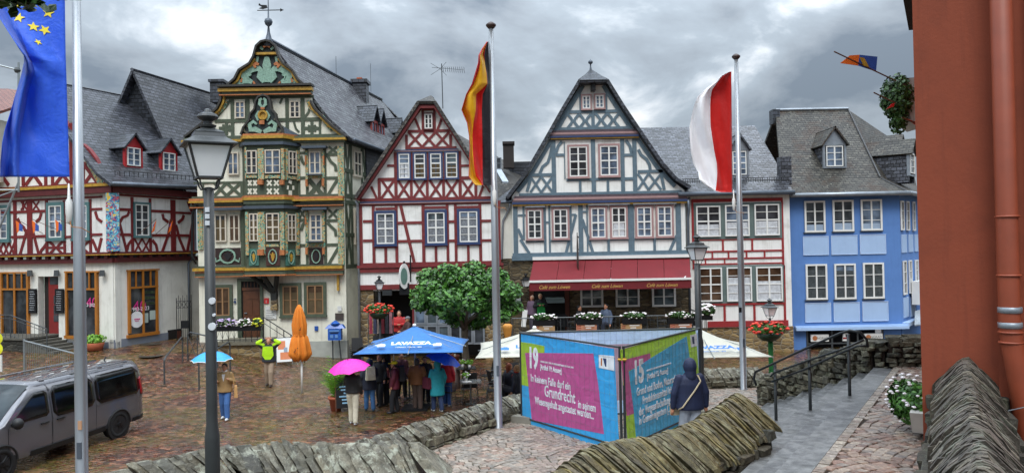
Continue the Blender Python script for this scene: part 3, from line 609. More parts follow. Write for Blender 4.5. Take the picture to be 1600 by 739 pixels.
# ------------------------------------------------------------------ red and white house with six framed windows
def redwhite():
    pl = Plane((10, 35.2), (1, 0)); h = root('timbered_house', (10, 35.2, 0), 'low eaved white house with bright red timbers and six wide windows beside the café', 'house')
    pl.z('y2'); zt = pl.p(250,425)[1]; a0, a1 = pl.p(40,600)[0], pl.p(497,600)[0]; pl.z('y3'); zb = pl.p(300,345)[1]
    m = MB(); pl.box(m, a0, zb, a1, zt+.15, -.3, 0); m.build('wall', WHITE, h)
    m = MB(); pl.box(m, a0, -.4, a1+.05, zb, -.32, -.02); m.build('stone_base', RUBY, h)
    t = MB(); pl.z('y2')
    for a, b, y, wd in ((58,462,434,15),(62,466,607,7),(66,466,660,7),(66,466,692,7),(66,466,716,6)): pl.H(t, a, b, y, wd)
    for x, a, b, wd in ((64,434,740,9),(462,430,740,9),(197,607,660,8),(327,605,658,8),(150,660,692,7),(222,660,692,7),(302,660,692,7),(382,658,690,7),(120,692,718,6),(205,692,718,6)): pl.V(t, x, a, b, wd, .037)
    pl.z('y3')
    for a, b, y, wd in ((80,436,250,8),(120,452,331,24)): pl.H(t, a, b, y, wd, .06)
    for x, a, b, wd in ((190,250,320,9),(313,250,320,9),(437,90,330,9),(72,90,330,7)): pl.V(t, x, a, b, wd, .037)
    t.build('timber_frame', RED2, h)
    m = MB(); pl.z('y2'); pl.rect(m, 68, 446, 458, 606, 0, .05); pl.z('y3'); pl.rect(m, 80, 92, 434, 248, 0, .05); m.build('window_surround', GREENG, h)
    pl.z('y2')
    for i, q in enumerate(((77,460,184,597),(205,456,312,594),(335,452,445,591))): pl.window(h, *q, 2, 4, WFR, base=.05, curtain=.48, fw=.07, glass=GLASSB if i == 1 else GLASS)
    pl.z('y3')
    for q in ((84,100,178,240),(197,98,300,239),(318,96,426,238)): pl.window(h, *q, 2, 4, WFR, base=.05, fw=.07, glass=GLASSW)
    pl.z('y2'); el, er = pl.P(20,410,.35), pl.P(500,402,.35); bk = 40.2
    rz = pl.z('s').P(1100,300); rb = Plane((10, bk), (1,0)); ra, rc = rb.P(985,207), rb.P(1212,189)
    zz = (ra.z+rc.z)/2; roof(h, [[Vector((el.x-.6,el.y,el.z)), er, Vector((er.x,bk,zz)), Vector((ra.x,bk,zz))], [Vector((er.x,bk+5,el.z)), Vector((er.x,bk,zz)), Vector((ra.x,bk,zz)), Vector((ra.x,bk+5,el.z))]], SLATEW)
    m = MB(); y_ = el.y+.5; 
    for i in range(46): x = el.x+(er.x-el.x)*(i+.5)/46; m.box((x, y_, el.z+.63), (.02,.02,.22))
    m.tube([(el.x, y_, el.z+.72), (er.x, y_, el.z+.72)], .02, 6); m.tube([(el.x, y_, el.z+.6), (er.x, y_, el.z+.6)], .02, 6); m.build('snow_guard', IRON, h)
    gutter(h, Vector((el.x-.3, el.y-.1, el.z)), Vector((er.x, er.y-.1, er.z)), .1)
    q = Plane((10, 36.2), (1, 0), 's'); tri_dormer(h, q, 1140, 232, 1170, 277, 208, ZINCL, SLATEW, SLATED, 2.4, 2, 4, eave=.1)
    pl.z('y2'); downpipe(h, [pl.P(42,425,.3), pl.P(40,445,.12), Vector((pl.P(40,600,.1).x, 35.1, 1))], .055)
redwhite()

# ------------------------------------------------------------------ blue corner house
def blue():
    pl = Plane((15, 35.6), (1, 0)); h = root('blue_house', (15, 35.6, 0), 'cornflower blue rendered corner house with pale blue panels and mossy slate roof', 'house')
    pl.z('y2'); a0 = pl.p(497,600)[0]; a1 = pl.p(985,600)[0]; zt = pl.p(700,405)[1]; pl.z('y3'); zb = pl.p(700,348)[1]
    D = pl.w(a1, 0); sp = Plane((D.x, D.y), (.62, .78))
    m = MB(); pl.box(m, a0, zb, a1, zt+.1, -.3, 0); sp.box(m, 0, zb, 7, zt+.1, -.3, 0); m.build('wall', BLUEW, h)
    pl.z('y3'); m = MB(); pl.box(m, a0+.02, -.5, pl.p(528,400)[0], zb, -.3, -.03); pl.box(m, pl.p(850,400)[0], -.5, a1-.05, zb, -.3, -.03); sp.box(m, .05, -.5, 7, zb, -.3, -.03); m.split('shop_pier', BLUEW, h)
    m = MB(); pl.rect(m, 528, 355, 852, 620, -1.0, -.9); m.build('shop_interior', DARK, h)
    m = MB()
    for x in (534, 636, 742, 845): pl.V(m, x, 355, 620, 7, -.2 if 0 else .0)
    pl.H(m, 530, 850, 411, 6, .01); m.build('shop_frame', GIRON, h)
    m = MB(); pl.box(m, pl.p(530,400)[0], -.5, pl.p(850,400)[0], zb, -.22, -.2); 
    m = MB(); pl.rect(m, 478, 342, 940, 354, -.1, .28); pl.rect(m, 478, 336, 940, 343, -.1, .16); sp.box(m, 0, zb+.02, 7, zb+.2, 0, .28); m.build('cornice', PALEB, h)
    m = MB()
    for q in ((524,247,626,323),(642,245,744,321),(760,241,862,318)): pl.rect(m, *q, 0, .03)
    pl.z('y2')
    for q in ((555,596,664,676),(680,592,791,674),(807,588,918,671)): pl.rect(m, *q, 0, .03)
    sp.z('y2')
    for q in ((989,586,1012,667),(1020,586,1040,664),(1047,586,1062,662)): sp.rect(m, *q, 0, .03)
    sp.z('y3')
    for q in ((927,222,948,305),(956,218,975,300)): sp.rect(m, *q, 0, .03)
    m.split('panel', PALEB, h)
    fr = MB()
    for zm, qs in (('y3', ((524,247,626,323),(642,245,744,321),(760,241,862,318))), ('y2', ((555,596,664,676),(680,592,791,674),(807,588,918,671)))):
        pl.z(zm)
        for x0,y0,x1,y1 in qs:
            for q in ((x0-2,y0-2,x1+2,y0),(x0-2,y1,x1+2,y1+2),(x0-2,y0,x0,y1),(x1,y0,x1+2,y1)): pl.rect(fr, *q, 0, .045)
    fr.split('panel_border', paint('pale_border', '#b8cbe4', .7), h)
    pl.z('y2')
    for i, q in enumerate(((558,438,650,577),(683,434,776,573),(808,431,902,569))): pl.window(h, *q, 2, 3, WFR, base=.0, fw=.09, curtain=.28, cc=paint('blue_grey_lace','#8fa0b4',.9))
    pl.z('y3')
    for q in ((524,86,612,232),(642,84,730,230),(760,80,846,227)): pl.window(h, *q, 2, 3, WFR, base=.0, fw=.09, curtain=.96, cc=paint('grey_blind','#3c4244',.9,var=.5,sc=9))
    m = MB(); pl.z('y2')
    for q in ((554,577,655,581),(680,573,780,577),(805,569,906,573)): pl.rect(m, *q, 0, .1)
    pl.z('y3')
    for q in ((520,233,616,237),(638,231,734,235),(757,228,850,232)): pl.rect(m, *q, 0, .1)
    m.split('sill', GIRON, h)
    sp.z('y2')
    for q in ((984,438,996,568),(1008,440,1020,569),(1036,442,1046,570)): sp.window(h, *q, 1, 3, WFR, base=.0, fw=.07)
    sp.z('y3')
    for q in ((924,72,936,212),(948,70,958,206),(974,68,984,200)): sp.window(h, *q, 1, 3, WFR, base=.0, fw=.07)
    # flared slate roof
    el, ec = pl.w(a0-.1, zt-.05, .4), pl.w(a1+.25, zt-.05, .45); ce = sp.w(8, zt-.05, .5)
    rp = Plane((15, 40.5), (1, 0), 's'); r0, r1 = rp.P(1212,174), rp.P(1325,171); zr = (r0.z+r1.z)/2; r0.z = r1.z = zr
    zm_ = zt+.75; m0 = pl.w(a0-.1, zm_, -.75); mc = pl.w(a1-.45, zm_, -.85); me_ = sp.w(8, zm_, -.8); rend = Vector((r1.x+6, 46, zr-1.6))
    roof(h, [[el, ec, mc, m0], [m0, mc, r1, r0], [ec, ce, me_, mc], [mc, me_, rend, r1], [r0, r1, rend, Vector((r0.x, 47, zt))]], SLATEM, th=.12)
    gutter(h, el+Vector((0,-.08,-.02)), ec+Vector((0,-.08,-.02)), .1, ZINCL); gutter(h, ec+Vector((0,-.08,-.02)), ce+Vector((.05,-.08,-.02)), .1, ZINCL)
    m = MB(); m.tube([mc+Vector((0,0,.03)), r1+Vector((0,0,.03))], .05, 6); m.tube([ec, mc], .05, 6); m.build('hip_ridge', paint('ridge_lead', '#2b2b2d', .5), h)
    m = MB(); m.tube([r0+Vector((0,0,.05)), r1+Vector((0,0,.05))], .08, 6); m.build('ridge_cap', ZINCL, h)
    q = Plane((15, 36.9), (1, 0), 'r4'); tri_dormer(h, q, 556, 235, 748, 440, 92, ZINCL, SLATEM, SLATEW, 2.2, 2, 3, tri=ZINCL)
    dd = sp.z('r4'); dd2 = Plane((D.x-.2, D.y+1.0), (.62,.78), 'r4'); tri_dormer(h, dd2, 1164, 268, 1222, 475, 160, ZINCL, SLATEM, SLATEW, 2.0, 1, 3, tri=ZINCL)
    dd3 = Plane((D.x+.6, D.y+.6), (.62,.78), 'r4'); tri_dormer(h, dd3, 1266, 300, 1312, 498, 195, ZINCL, SLATEM, SLATEW, 2.0, 1, 3, tri=ZINCL)
    ch = MB(); a = r0; ch.box((a.x-.1, 40.4, zr-.35), (.36,.6,.75)); ch.build('chimney', SLATED, h)
    e = MB(); p = pl.w(a0, zt); e.box((p.x-.1, 35.9, zt+1.1), (.5, .5, 1.3)); e.build('party_wall', SLATEW, h)
    # side awning of the shop round the corner
    m = MB(); m.prism([Vector((D.x+.4, D.y-.3, zb+.05)), Vector((D.x+3.5, D.y+1, zb+.1)), Vector((D.x+3.5, D.y+1.9, zb+1.0)), Vector((D.x+.9, D.y+.6, zb+.6))], Vector((0,0,.05))); m.build('side_awning', ZINCL, h)
    sg = MB(); sp.box(sg, 1.6, zb+.9, 3.2, zb+2.0, .1, .9); sg.build('box_sign', WFR, h)
    # shop signs
    for k, (x0, y0, x1, y1) in enumerate(((222,260,392,326),(735,250,908,314))):
        pl.z('b1'); s_ = root('shop_sign', pl.P((x0+x1)/2, y1, .3), ('left' if k == 0 else 'right')+'-hand white shop sign with an orange emblem above the dark shop windows', 'sign', 'shop signs on the blue house')
        m = MB(); q = pl.rect(m, x0, y0, x1, y1, -.02, .1); m.build('board', WFR, s_)
        m = MB(); c = pl.P(x0+35, (y0+y1)/2, .11); m.M = Matrix.Translation(c) @ Matrix.Rotation(R(90), 4, 'X'); m.lathe([(.09,0),(.11,.015),(.02,.02)], n=14); m.M = None; m.build('emblem', ORNG, s_)
        text_mesh('NGRAD', .15, paint('grey_letter','#6c6b66',.6), s_, frameM(pl.P(x0+56, y1-22, .11), (1,0,0), (0,0,1)))
    s_ = root('shop_sign', pl.P(568,320,.2), 'small red and white panel hanging in the middle shop window', 'sign')
    m = MB(); pl.poly(m, [(535,262),(550,248),(580,248),(596,262),(600,322),(530,322)], -.02, .06); m.build('board', WFR, s_)
    m = MB(); pl.rect(m, 532, 286, 598, 302, .06, .07); m.build('stripe', RED2, s_)
    m = MB(); pl.rect(m, 556, 258, 574, 282, .06, .07); m.build('figure', IRON, s_)
blue()

# ------------------------------------------------------------------ house on the left with orange shop windows
def left_house():
    A = Vector((-17.0, 33.0, 0)); fr = Plane((A.x, A.y), (6.2, -2.0)); sd_ = Plane((A.x, A.y), (1.65, 4.0))
    h = root('timbered_house', (A.x, A.y, .8), 'red timbered corner house with orange shop windows and a painted corner post', 'house')
    W = 12.0
    fr.z('w1'); sd_.z('w2'); zt = sd_.p(75, 100)[1]; zj = sd_.p(110, 545)[1]
    m = MB(); fr.box(m, -W, zj, 0, zt+.25, -.3, 0); sd_.box(m, 0, zj, 4.6, zt+.25, -.3, 0); m.build('upper_wall', WHITE, h)
    m = MB(); zb_ = .2
    fr.z('z2'); xs = [fr.p(x, 500)[0] for x in (5,130,165,255,292,436)]
    for a, b in ((-W, xs[0]), (xs[1], xs[2]), (xs[3], xs[4]), (xs[5], 0)): fr.box(m, a, 0, b, zj-.25, -.35, -.06)
    zlo, zhi = fr.p(360, 650)[1], fr.p(360, 352)[1]
    for a, b in ((xs[0], xs[1]), (xs[4], xs[5])): fr.box(m, a, 0, b, zlo, -.35, -.06); fr.box(m, a, zhi, b, zj-.25, -.35, -.06)
    zd = fr.p(210, 375)[1]; fr.box(m, xs[2], zd, xs[3], zj-.25, -.35, -.06)
    sd_.box(m, .0, 0, 5.2, zj-.25, -.35, -.06); m.build('lower_wall', WALLW, h)
    m = MB(); zp = fr.p(490, 690)[1]+.22; fr.box(m, -W, 0, 0, zp, -.3, -.03); sd_.box(m, 0, 0, 3.6, zp+.1, -.3, -.03); m.build('plinth', GREYB, h)
    m = MB(); fr.box(m, -W, zj-.34, .02, zj-.14, -.1, .12); sd_.box(m, 0, zj-.34, 4.7, zj-.14, -.1, .12); fr.box(m, -W, zj+.02, .1, zj+.12, 0, .26); sd_.box(m, -.1, zj+.02, 4.7, zj+.12, 0, .26)
    fr.z('w1'); zf = fr.p(400,165)[1]; fr.box(m, -W, zt+.02, .2, zt+.3, 0, .3); sd_.box(m, -.2, zt+.02, 4.7, zt+.3, 0, .3)
    for pl_, n_, ln in ((fr, 22, W), (sd_, 9, 4.6)):
        for i in range(n_):
            a = (-ln + ln*(i+.5)/n_) if pl_ is fr else ln*(i+.5)/n_; pl_.box(m, a-.09, zj-.16, a+.09, zj, 0, .16)
    m.build('floor_beam', DRED, h)
    m = MB(); fr.box(m, -W, zj-.01, .1, zj+.03, 0, .3); sd_.box(m, -.1, zj-.01, 4.7, zj+.03, 0, .3); fr.box(m, -W, zt+.3, .1, zt+.42, 0, .36); m.build('gilt_moulding', GOLD, h)
    t = MB()
    fr.z('w1'); P_ = fr
    for a, b, y, wd in ((-60,740,193,14),(-60,345,283,18),(475,520,272,16),(650,740,262,16),(85,345,460,18),(470,515,462,16),(650,740,445,16),(-60,740,600,14)): P_.H(t, a, b, y, wd)
    for x, a, b, wd in ((112,200,600,22),(218,190,600,36),(340,200,600,18),(468,200,600,16),(522,200,600,14),(655,190,600,18)): P_.V(t, x, a, b, wd, .037)
    for q in ([(198,410),(145,598)], [(236,410),(285,598)], [(130,330),(150,375),(175,395),(185,420)], [(300,290),(290,330),(262,355)], [(345,500),(322,535),(300,560),(290,595)], [(690,280),(705,330),(738,355)], [(735,470),(705,598)], [(668,480),(690,530),(700,560)]): P_.line(t, q, [16]*len(q))
    for q in ((352,490,460,590),): baluster_x(P_, t, *q, 14); P_.line(t, [(352,540),(460,540)], 12)
    for x0 in (-12, 28, 68): P_.X(t, x0, 505, x0+38, 595, 10)
    P_.X(t, 530, 490, 650, 585, 12)
    fr.z('z2')
    for x0 in (0, 20, 40): pass
    fr.rect(t, 100, 42, 108, 80, 0, .03)
    for q in ((95,42,122,80),(148,42,175,80)): fr.X(t, *q, 5)
    sd_.z('w2'); P_ = sd_
    for a, b, y, wd in ((150,705,131,12),(150,250,219,20),(400,540,232,18),(570,702,244,16),(160,262,400,20),(405,545,405,18),(575,704,406,18),(150,705,538,14)): P_.H(t, a, b, y, wd)
    for x, a, b, wd in ((260,130,535,18),(390,140,535,16),(555,150,535,34),(152,120,535,12),(698,170,535,12)): P_.V(t, x, a, b, wd, .037)
    for q in ([(158,280),(190,400),(222,530)], [(238,235),(225,262),(190,275),(172,310)], [(262,430),(232,470),(222,510)], [(540,290),(520,400),(475,525)], [(575,330),(600,430),(640,525)], [(478,250),(485,285),(520,310)], [(632,260),(620,290),(590,315)], [(405,440),(432,475),(442,525)], [(660,160),(690,235)], [(700,290),(680,400),(655,525)]): P_.line(t, q, 16)
    for q in ((275,428,330,530),(330,428,388,530)): P_.X(t, *q, 10)
    t.build('timber_frame', TRED, h)
    # carved and painted corner post
    m = MB(); fr.z('w1'); z0_, z1_ = zj+.15, zt; m.box((A.x, A.y-.02, (z0_+z1_)/2), (.5, .5, z1_-z0_), R(24)); c = m.build('corner_post', m_carved('painted_post', ['#d9b43a', '#5fb0c4', '#274f86', '#c9473a', '#8fd0dc'], 5), h)
    # windows
    fr.z('w1')
    for q in ((-40,258,62,478),(362,236,455,468),(545,236,638,466)): fr.window(h, *q, 2, 4, WFR, TEALP, 17, glass=GLASSB)
    sd_.z('w2'); sd_.window(h, 275, 182, 374, 408, 2, 4, WFR, TEALP, 12)
    fr.z('z2')
    def shop(pl_, x0, y0, x1, y1, ct):
        f = MB(); cx = (x0+x1)/2; yt = y0+(y1-y0)*.26
        for q in ((x0-5,y0-7,x1+6,y0),(x0,y0,x0+8,y1),(x1-8,y0,x1,y1),(x0-5,y1-2,x1+6,y1+12),(x0,yt-4,x1,yt+4)): pl_.rect(f, *q, -.1, .06)
        pl_.V(f, cx, y0, y1, 7, .05)
        for k in (1, 3): pl_.V(f, x0+(x1-x0)*k/4, y0, yt, 5, .045)
        F = f.build('shop_window', OCHRE, h); g = MB(); pl_.rect(g, x0+3, y0+2, x1-3, y1-2, -.1, -.02); g.build('pane', GLASS, F)
        return F
    shop(fr, 5, 362, 130, 630, 1); F = shop(fr, 294, 358, 434, 640, 1)
    mag = paint('magenta_letter', '#c42a7c', .5); wl = paint('white_letter', '#e4e4e4', .5)
    text_mesh('40', .62, mag, F, frameM(fr.P(384,512,.01), fr.u, (0,0,1))); text_mesh('1983-2023', .2, wl, F, frameM(fr.P(362,508,.02), fr.u, (0,0,1)))
    sd_.z('z2'); F = shop(sd_, 570, 350, 700, 628, 1)
    text_mesh('40', .75, mag, F, frameM(sd_.P(588,538,.01), sd_.u, (0,0,1))); text_mesh('1983-2023', .24, wl, F, frameM(sd_.P(576,531,.02), sd_.u, (0,0,1)))
    m = MB(); m.M = frameM(sd_.P(607,566,.0), sd_.u, (0,0,1)); m.lathe([(.36,0),(.36,.02),(.02,.021)], n=24); m.M = None; S = m.build('sticker', wl, F)
    m = MB(); sd_.rect(m, 594, 562, 620, 566, .02, .03); sd_.rect(m, 598, 570, 616, 573, .02, .03); m.build('print', mag, S)
    m = MB()
    for k in range(4): sd_.rect(m, 640, 425+k*24, 690, 427+k*24, -.02, .01); 
    for k in range(4):
        for j in range(9): sd_.rect(m, 641+j*5.2, 415+k*24, 644+j*5.2, 425+k*24, -.02, .012)
    m.build('bottle_shelf', paint('green_bottles', '#3d4a38', .3, isl=.5), F)
    m = MB(); sd_.rect(m, 640, 538, 658, 580, -.02, .012); sd_.rect(m, 667, 526, 690, 566, -.02, .012); m.build('poster', paint('poster_paper', '#aab8b0', .7), F)
    # door and steps
    fr.z('z2'); m = MB(); fr.rect(m, 168, 376, 250, 636, -.6, -.35); D_ = m.build('door_recess', DARKB, h)
    m = MB(); fr.rect(m, 192, 376, 250, 632, -.35, -.28); dr = m.build('door', paint('red_door', '#7c1f1c', .5), h)
    m = MB(); 
    for y0, y1 in ((378,412),(462,500),(505,545),(548,578)): fr.rect(m, 215 if y0 > 400 else 198, y0, 247, y1, -.28, -.265)
    m.build('pane', GLASS, dr)
    # roof
    eA = sd_.w(-.5, zt+.35, .5); eR = sd_.w(4.9, zt+.5, .45); rF = Vector((-21.5, 34.2, 13.0)); rB = Vector((-18.6, 40.6, 13.0))
    eL = Vector((rF.x-2.0, 35.4, eA.z)); eM = eA.lerp(rF, .18)+Vector((.15,-.1,-.42)); eM2 = eR.lerp(rB, .18)+Vector((.15,-.1,-.42))
    roof(h, [[eA, eR, eM2, eM], [eM, eM2, rB, rF], [rF, rB, Vector((eL.x+2.5, 42, eL.z)), eL]], SLATE)
    gf = [(-8.6, zt+.2), (-.15, zt+.2)]; fr.z('s')
    cv = [(176,296),(168,285),(160,268),(150,248),(140,235),(128,225),(112,205)]; q = [fr.p(*c) for c in cv]
    ap = fr.p(60,128); pts = [(-9.0, zt+.3)] + q + [ap]; m = MB(); m.prism([fr.w(a, z, -.25) for a, z in pts], fr.n*.25); m.build('gable_wall', WHITE, h)
    m = MB(); fr.line(m, cv+[(60,125)], 4, -.1, .1); m.build('verge_board', TRED, h)
    m = MB(); fr.line(m, [(c[0]-8, c[1]+6) for c in cv[1:6]], [7,9,10,9,6], 0, .05); m.build('volute', CARVED, h)
    m = MB(); fr.z('z1')
    for x0 in (-30, 115, 245, 372): fr.X(m, x0, 500, x0+70, 596, 12)
    fr.H(m, -60, 500, 600, 10); fr.H(m, -60, 400, 512, 12)
    for x in (105, 205, 235, 318, 372): fr.V(m, x, 500, 600, 12)
    fr.V(m, 318, 320, 500, 16); m.build('gable_timber', TRED, h)
    gutter(h, eA+Vector((.1,-.1,0)), eR+Vector((.1,-.1,0)), .09)
    m = MB(); 
    for i in range(20): p = eA.lerp(eR, (i+2)/22)+Vector((-.35,.2,.5)); m.box(p, (.02,.02,.25))
    a, b = eA.lerp(eR,.08)+Vector((-.35,.2,.6)), eR+Vector((-.35,.2,.6)); m.tube([a,b], .02, 5); m.build('snow_guard', IRON, h)
    # two red dormers
    d1 = Plane((A.x-.55, A.y+.35), (1.65, 4.0), 'z1')
    RDF = paint('dormer_red', '#a3262a', .5)
    for q in ((552,425,632,518),(712,448,786,540)):
        tri_dormer(h, d1, q[0], q[1]-5, q[2], q[3], q[1]-62, RDF, SLATED, SLATED, 2.4, 2, 3, eave=.16)
    downpipe(h, [sd_.P(700,170,.3) if 0 else Vector((eR.x, eR.y-.1, eR.z)), sd_.w(4.45, zt-.2, .15), sd_.w(4.45, zj, .15), sd_.w(4.1, zj-.5, .05), sd_.w(4.1, .8, .05)], .05)
    # cellar opening
    m = MB(); p0 = sd_.w(3.3, 1.2, .02); sd_.box(m, 2.9, .3, 3.7, 1.45, -.1, -.02); m.build('cellar_door', DARKB, h)
    m = MB(); sd_.box(m, 3.4, .3, 3.65, 1.35, -.05, .0); m.build('cellar_shutter', paint('rust_wood','#5b2a17',.6), h)
    return A, fr, sd_
LA, LF, LS = left_house()

# slate clad house behind it
def slate_house():
    h = root('slate_house', (-18, 39, 0), 'tall house with a slate hung gable and steep slate roof behind the corner house', 'house')
    g = Plane((-18.4, 38.2), (1, 0), 's'); r0 = g.P(210,108); ev = g.P(300,312); 
    rB = Vector((r0.x+2.4, 48, r0.z)); eB = Vector((ev.x+2.4, 48, ev.z)); lf = g.P(120,312)
    m = MB(); m.prism([Vector((lf.x, 38.4, 0)), Vector((ev.x-.3, 38.4, 0)), Vector((ev.x-.3, 38.4, ev.z-.1)), r0+Vector((0,.2,-.2)), Vector((lf.x, 38.4, ev.z))], Vector((0,.3,0))); m.build('gable_wall', SLATED, h)
    m = MB(); m.box((ev.x+.6, 43.5, 3.8), (.3, 9.5, 7.6)); m.build('side_wall', paint('dark_render', '#3a3a3e', .85), h)
    roof(h, [[r0+Vector((0,-.25,0)), rB, eB, ev+Vector((0,-.25,0))], [r0+Vector((0,-.25,0)), rB, Vector((lf.x+2.4,48,lf.z)), lf]], SLATE)
    q = Plane((-17, 43), (1,0), 's'); c = MB(); q.rect(c, 329, 128, 349, 160, -.9, .1); q.rect(c, 327, 125, 351, 129, -1, .2); c.build('chimney', SLATED, h)
    h2 = root('tiled_house', (-30, 40, 0), 'house with a faded red tile roof at the far left edge', 'house')
    q = Plane((-30, 36), (1,0), 's'); roof(h2, [[q.P(-90,200,3), q.P(40,200,3), q.P(58,142,-1), q.P(-10,132,-1), q.P(-90,132,-1)]], RTILE)
    m = MB(); q.rect(m, -90, 196, 30, 290, -.4, 2.5); m.build('wall', WALLW, h2)
slate_house()
# ------------------------------------------------------------------ the carved green house with its bay
def green_house():
    Y = 35.0; C0 = Vector((-7.6, Y, 0)); pl = Plane((C0.x, Y), (1, 0)); sp = Plane((C0.x, Y), (.2, 1))
    h = root('carved_house', (-11, Y, 0), 'richly carved green and gold timbered house with curved gable, bay window and weather vane', 'house')
    pl.z('z4'); xl = pl.p(30,400)[0]; xr = pl.p(802,400)[0]; z1, z2 = pl.p(400,680)[1], pl.p(400,322)[1]; z3_ = pl.z('z3').p(500,600)[1]
    m = MB(); pl.box(m, xl, -.3, xr, z1, -.3, -.02); sp.box(m, .3, -.3, 12, z1, -.3, -.02); m.build('ground_wall', CREAM, h)
    m = MB(); zp = pl.z('z5').p(700,445)[1]; pl.box(m, xl, -.3, xr+.02, zp, -.3, .03); m.build('plinth', paint('grey_render','#a5a8a0',.85), h)
    m = MB(); pl.box(m, xl, z1, xr, z3_, -.3, 0); sp.box(m, .3, z1, 12, z3_, -.3, 0)
    pl.z('z3'); G = [(-30,590),(60,520),(95,480),(140,440),(160,400),(165,345),(165,330),(625,330),(628,400),(650,440),(690,480),(735,525),(815,588)]
    m.prism([pl.P(x, y, -.25) for x, y in G[::-1]], pl.n*.25)
    m.build('upper_wall', CREAM, h)
    T = [(195,318),(232,285),(255,240),(310,205),(330,170),(345,115),(370,92),(395,86),(420,92),(445,115),(462,170),(485,205),(535,240),(560,285),(598,318)]
    m = MB(); m.prism([pl.P(x, y, -.2) for x, y in T[::-1]], pl.n*.2); top = m.build('gable_head', paint('dark_ground','#20292b',.7), h)
    m = MB(); pl.line(m, T, 10, -.1, .3); pl.line(m, G[:6], 10, -.1, .3); pl.line(m, G[8:], 10, -.1, .3); pl.rect(m, 150, 318, 640, 329, -.1, .5); m.build('verge', paint('dark_verge','#2c2a26',.6), h)
    m = MB(); off = lambda P_, d: [(x+(395-x)*d, y+4) for x, y in P_]
    pl.line(m, [(x+(395-x)*.07, y+8) for x, y in T[:5]], 10, 0, .16); pl.line(m, [(x+(395-x)*.07, y+8) for x, y in T[-5:]], 10, 0, .16); pl.rect(m, 340, 146, 448, 158, 0, .18)
    pl.rect(m, 152, 335, 638, 352, 0, .4); pl.line(m, [(x+12, y+5) for x, y in G[1:6]], 9, 0, .2); pl.line(m, [(x-12, y+5) for x, y in G[8:]], 9, 0, .2)
    pl.rect(m, -40, 600, 812, 612, 0, .36); m.build('gilt_moulding', GOLD, h)
    m = MB(); pl.rect(m, 156, 352, 634, 366, 0, .3); pl.rect(m, 160, 366, 630, 376, 0, .2); pl.rect(m, -30, 588, 806, 599, 0, .3); pl.rect(m, -40, 613, 806, 622, 0, .28)
    pl.z('z4'); pl.rect(m, 0, 330, 800, 352, 0, .2); pl.rect(m, 30, 684, 800, 705, 0, .3); pl.rect(m, 30, 655, 800, 660, 0, .2); m.split('cornice', TGRN, h)
    m = MB(); pl.rect(m, 0, 300, 800, 311, 0, .35); pl.rect(m, 0, 343, 800, 349, 0, .3); pl.rect(m, 30, 679, 800, 685, 0, .34); pl.rect(m, 30, 704, 800, 708, 0, .34)
    pl.z('z3'); pl.rect(m, 156, 366, 632, 371, 0, .34); m.split('orange_moulding', ORNG, h)
    m = MB(); pl.z('z4'); pl.rect(m, 0, 312, 800, 322, 0, .42); pl.rect(m, 20, 661, 798, 676, 0, .4); m.build('gilt_moulding', GOLD, h)
    # carving in the gable head: two curling beasts
    m = MB(uv=False); pl.z('z3')
    for s in (-1, 1):
        f = lambda x, y: (395+s*x, y)
        pl.line(m, [f(15,300), f(35,270), f(30,240), f(50,225), f(85,228), f(115,255), f(110,290), f(75,300)], [20,38,30,36,46,52,44,18], 0, .09)
        pl.line(m, [f(110,290), f(140,300), f(165,306)], [34,26,12], 0, .07); pl.line(m, [f(0,300), f(4,250), f(14,210), f(6,170)], [34,24,18,12], 0, .08)
        pl.line(m, [f(48,165), f(52,195)], [14,10], 0, .07); pl.line(m, [f(20,128), f(34,120), f(28,112)], [12,12,5], 0, .07); pl.line(m, [f(80,262), f(98,270), f(92,284)], [6,9,4], .08, .12)
    pl.line(m, [(395,165),(395,300)], [16,24], 0, .085); m.build('carving', TEALC, top)
    m = MB(uv=False)
    for s in (-1, 1):
        pl.line(m, [(395+s*40,210),(395+s*52,203),(395+s*66,212),(395+s*56,225)], [12,20,20,10], .05, .14); pl.line(m, [(395+s*64,310),(395+s*70,296)], [14,6], .05, .1); pl.line(m, [(395+s*135,300),(395+s*128,280)], [12,6], .05, .1)
    pl.line(m, [(378,118),(395,106),(412,118)], [8,14,8], .05, .12); m.build('carving', ORNG, top)
    # carved scrolls on the lower gable curve
    m = MB(uv=False)
    for s in (-1, 1):
        f = lambda x, y: (395+s*x, y)
        pl.line(m, [f(212,395), f(225,430), f(250,455), f(290,480), f(315,520), f(340,555)], [12,18,20,22,22,12], 0, .06)
    m.build('scroll', CARVED, h)
    # green timbers
    t = MB(); pl.z('z3')
    for a, b, y, wd in ((120,700,497,18),(160,640,378,14),(-20,800,582,12)): pl.H(t, a, b, y, wd)
    for x, a, b, wd in ((213,375,590,18),(292,375,590,22),(500,375,590,18),(582,375,590,20),(672,500,585,12),(166,520,590,12)): pl.V(t, x, a, b, wd, .037)
    for q in ([(120,495),(185,420),(205,385)], [(590,485),(612,455),(620,420)], [(535,505),(545,540),(562,560)], [(475,380),(462,410)], [(320,380),(330,410)]): pl.line(t, q, 11)
    for cx, cy in ((182,540),(630,540)):
        for a in range(2): pl.line(t, [(cx-40+a*40, cy-(0 if a == 0 else 35)), (cx+40-a*40, cy+(0 if a == 0 else 35))], [14,20] if 0 else 16)
        pl.line(t, [(cx-20,cy-16),(cx+20,cy+16)], 10); pl.line(t, [(cx+20,cy-16),(cx-20,cy+16)], 10)
    pl.z('z4')
    for a, b, y, wd in ((0,800,292,12),(565,600,195,14),(565,600,64,12),(700,770,195,14),(700,770,72,14),(565,600,548,14),(700,770,545,14),(565,600,415,14),(700,770,418,14),(10,275,220,10),(30,800,655,8)): pl.H(t, a, b, y, wd)
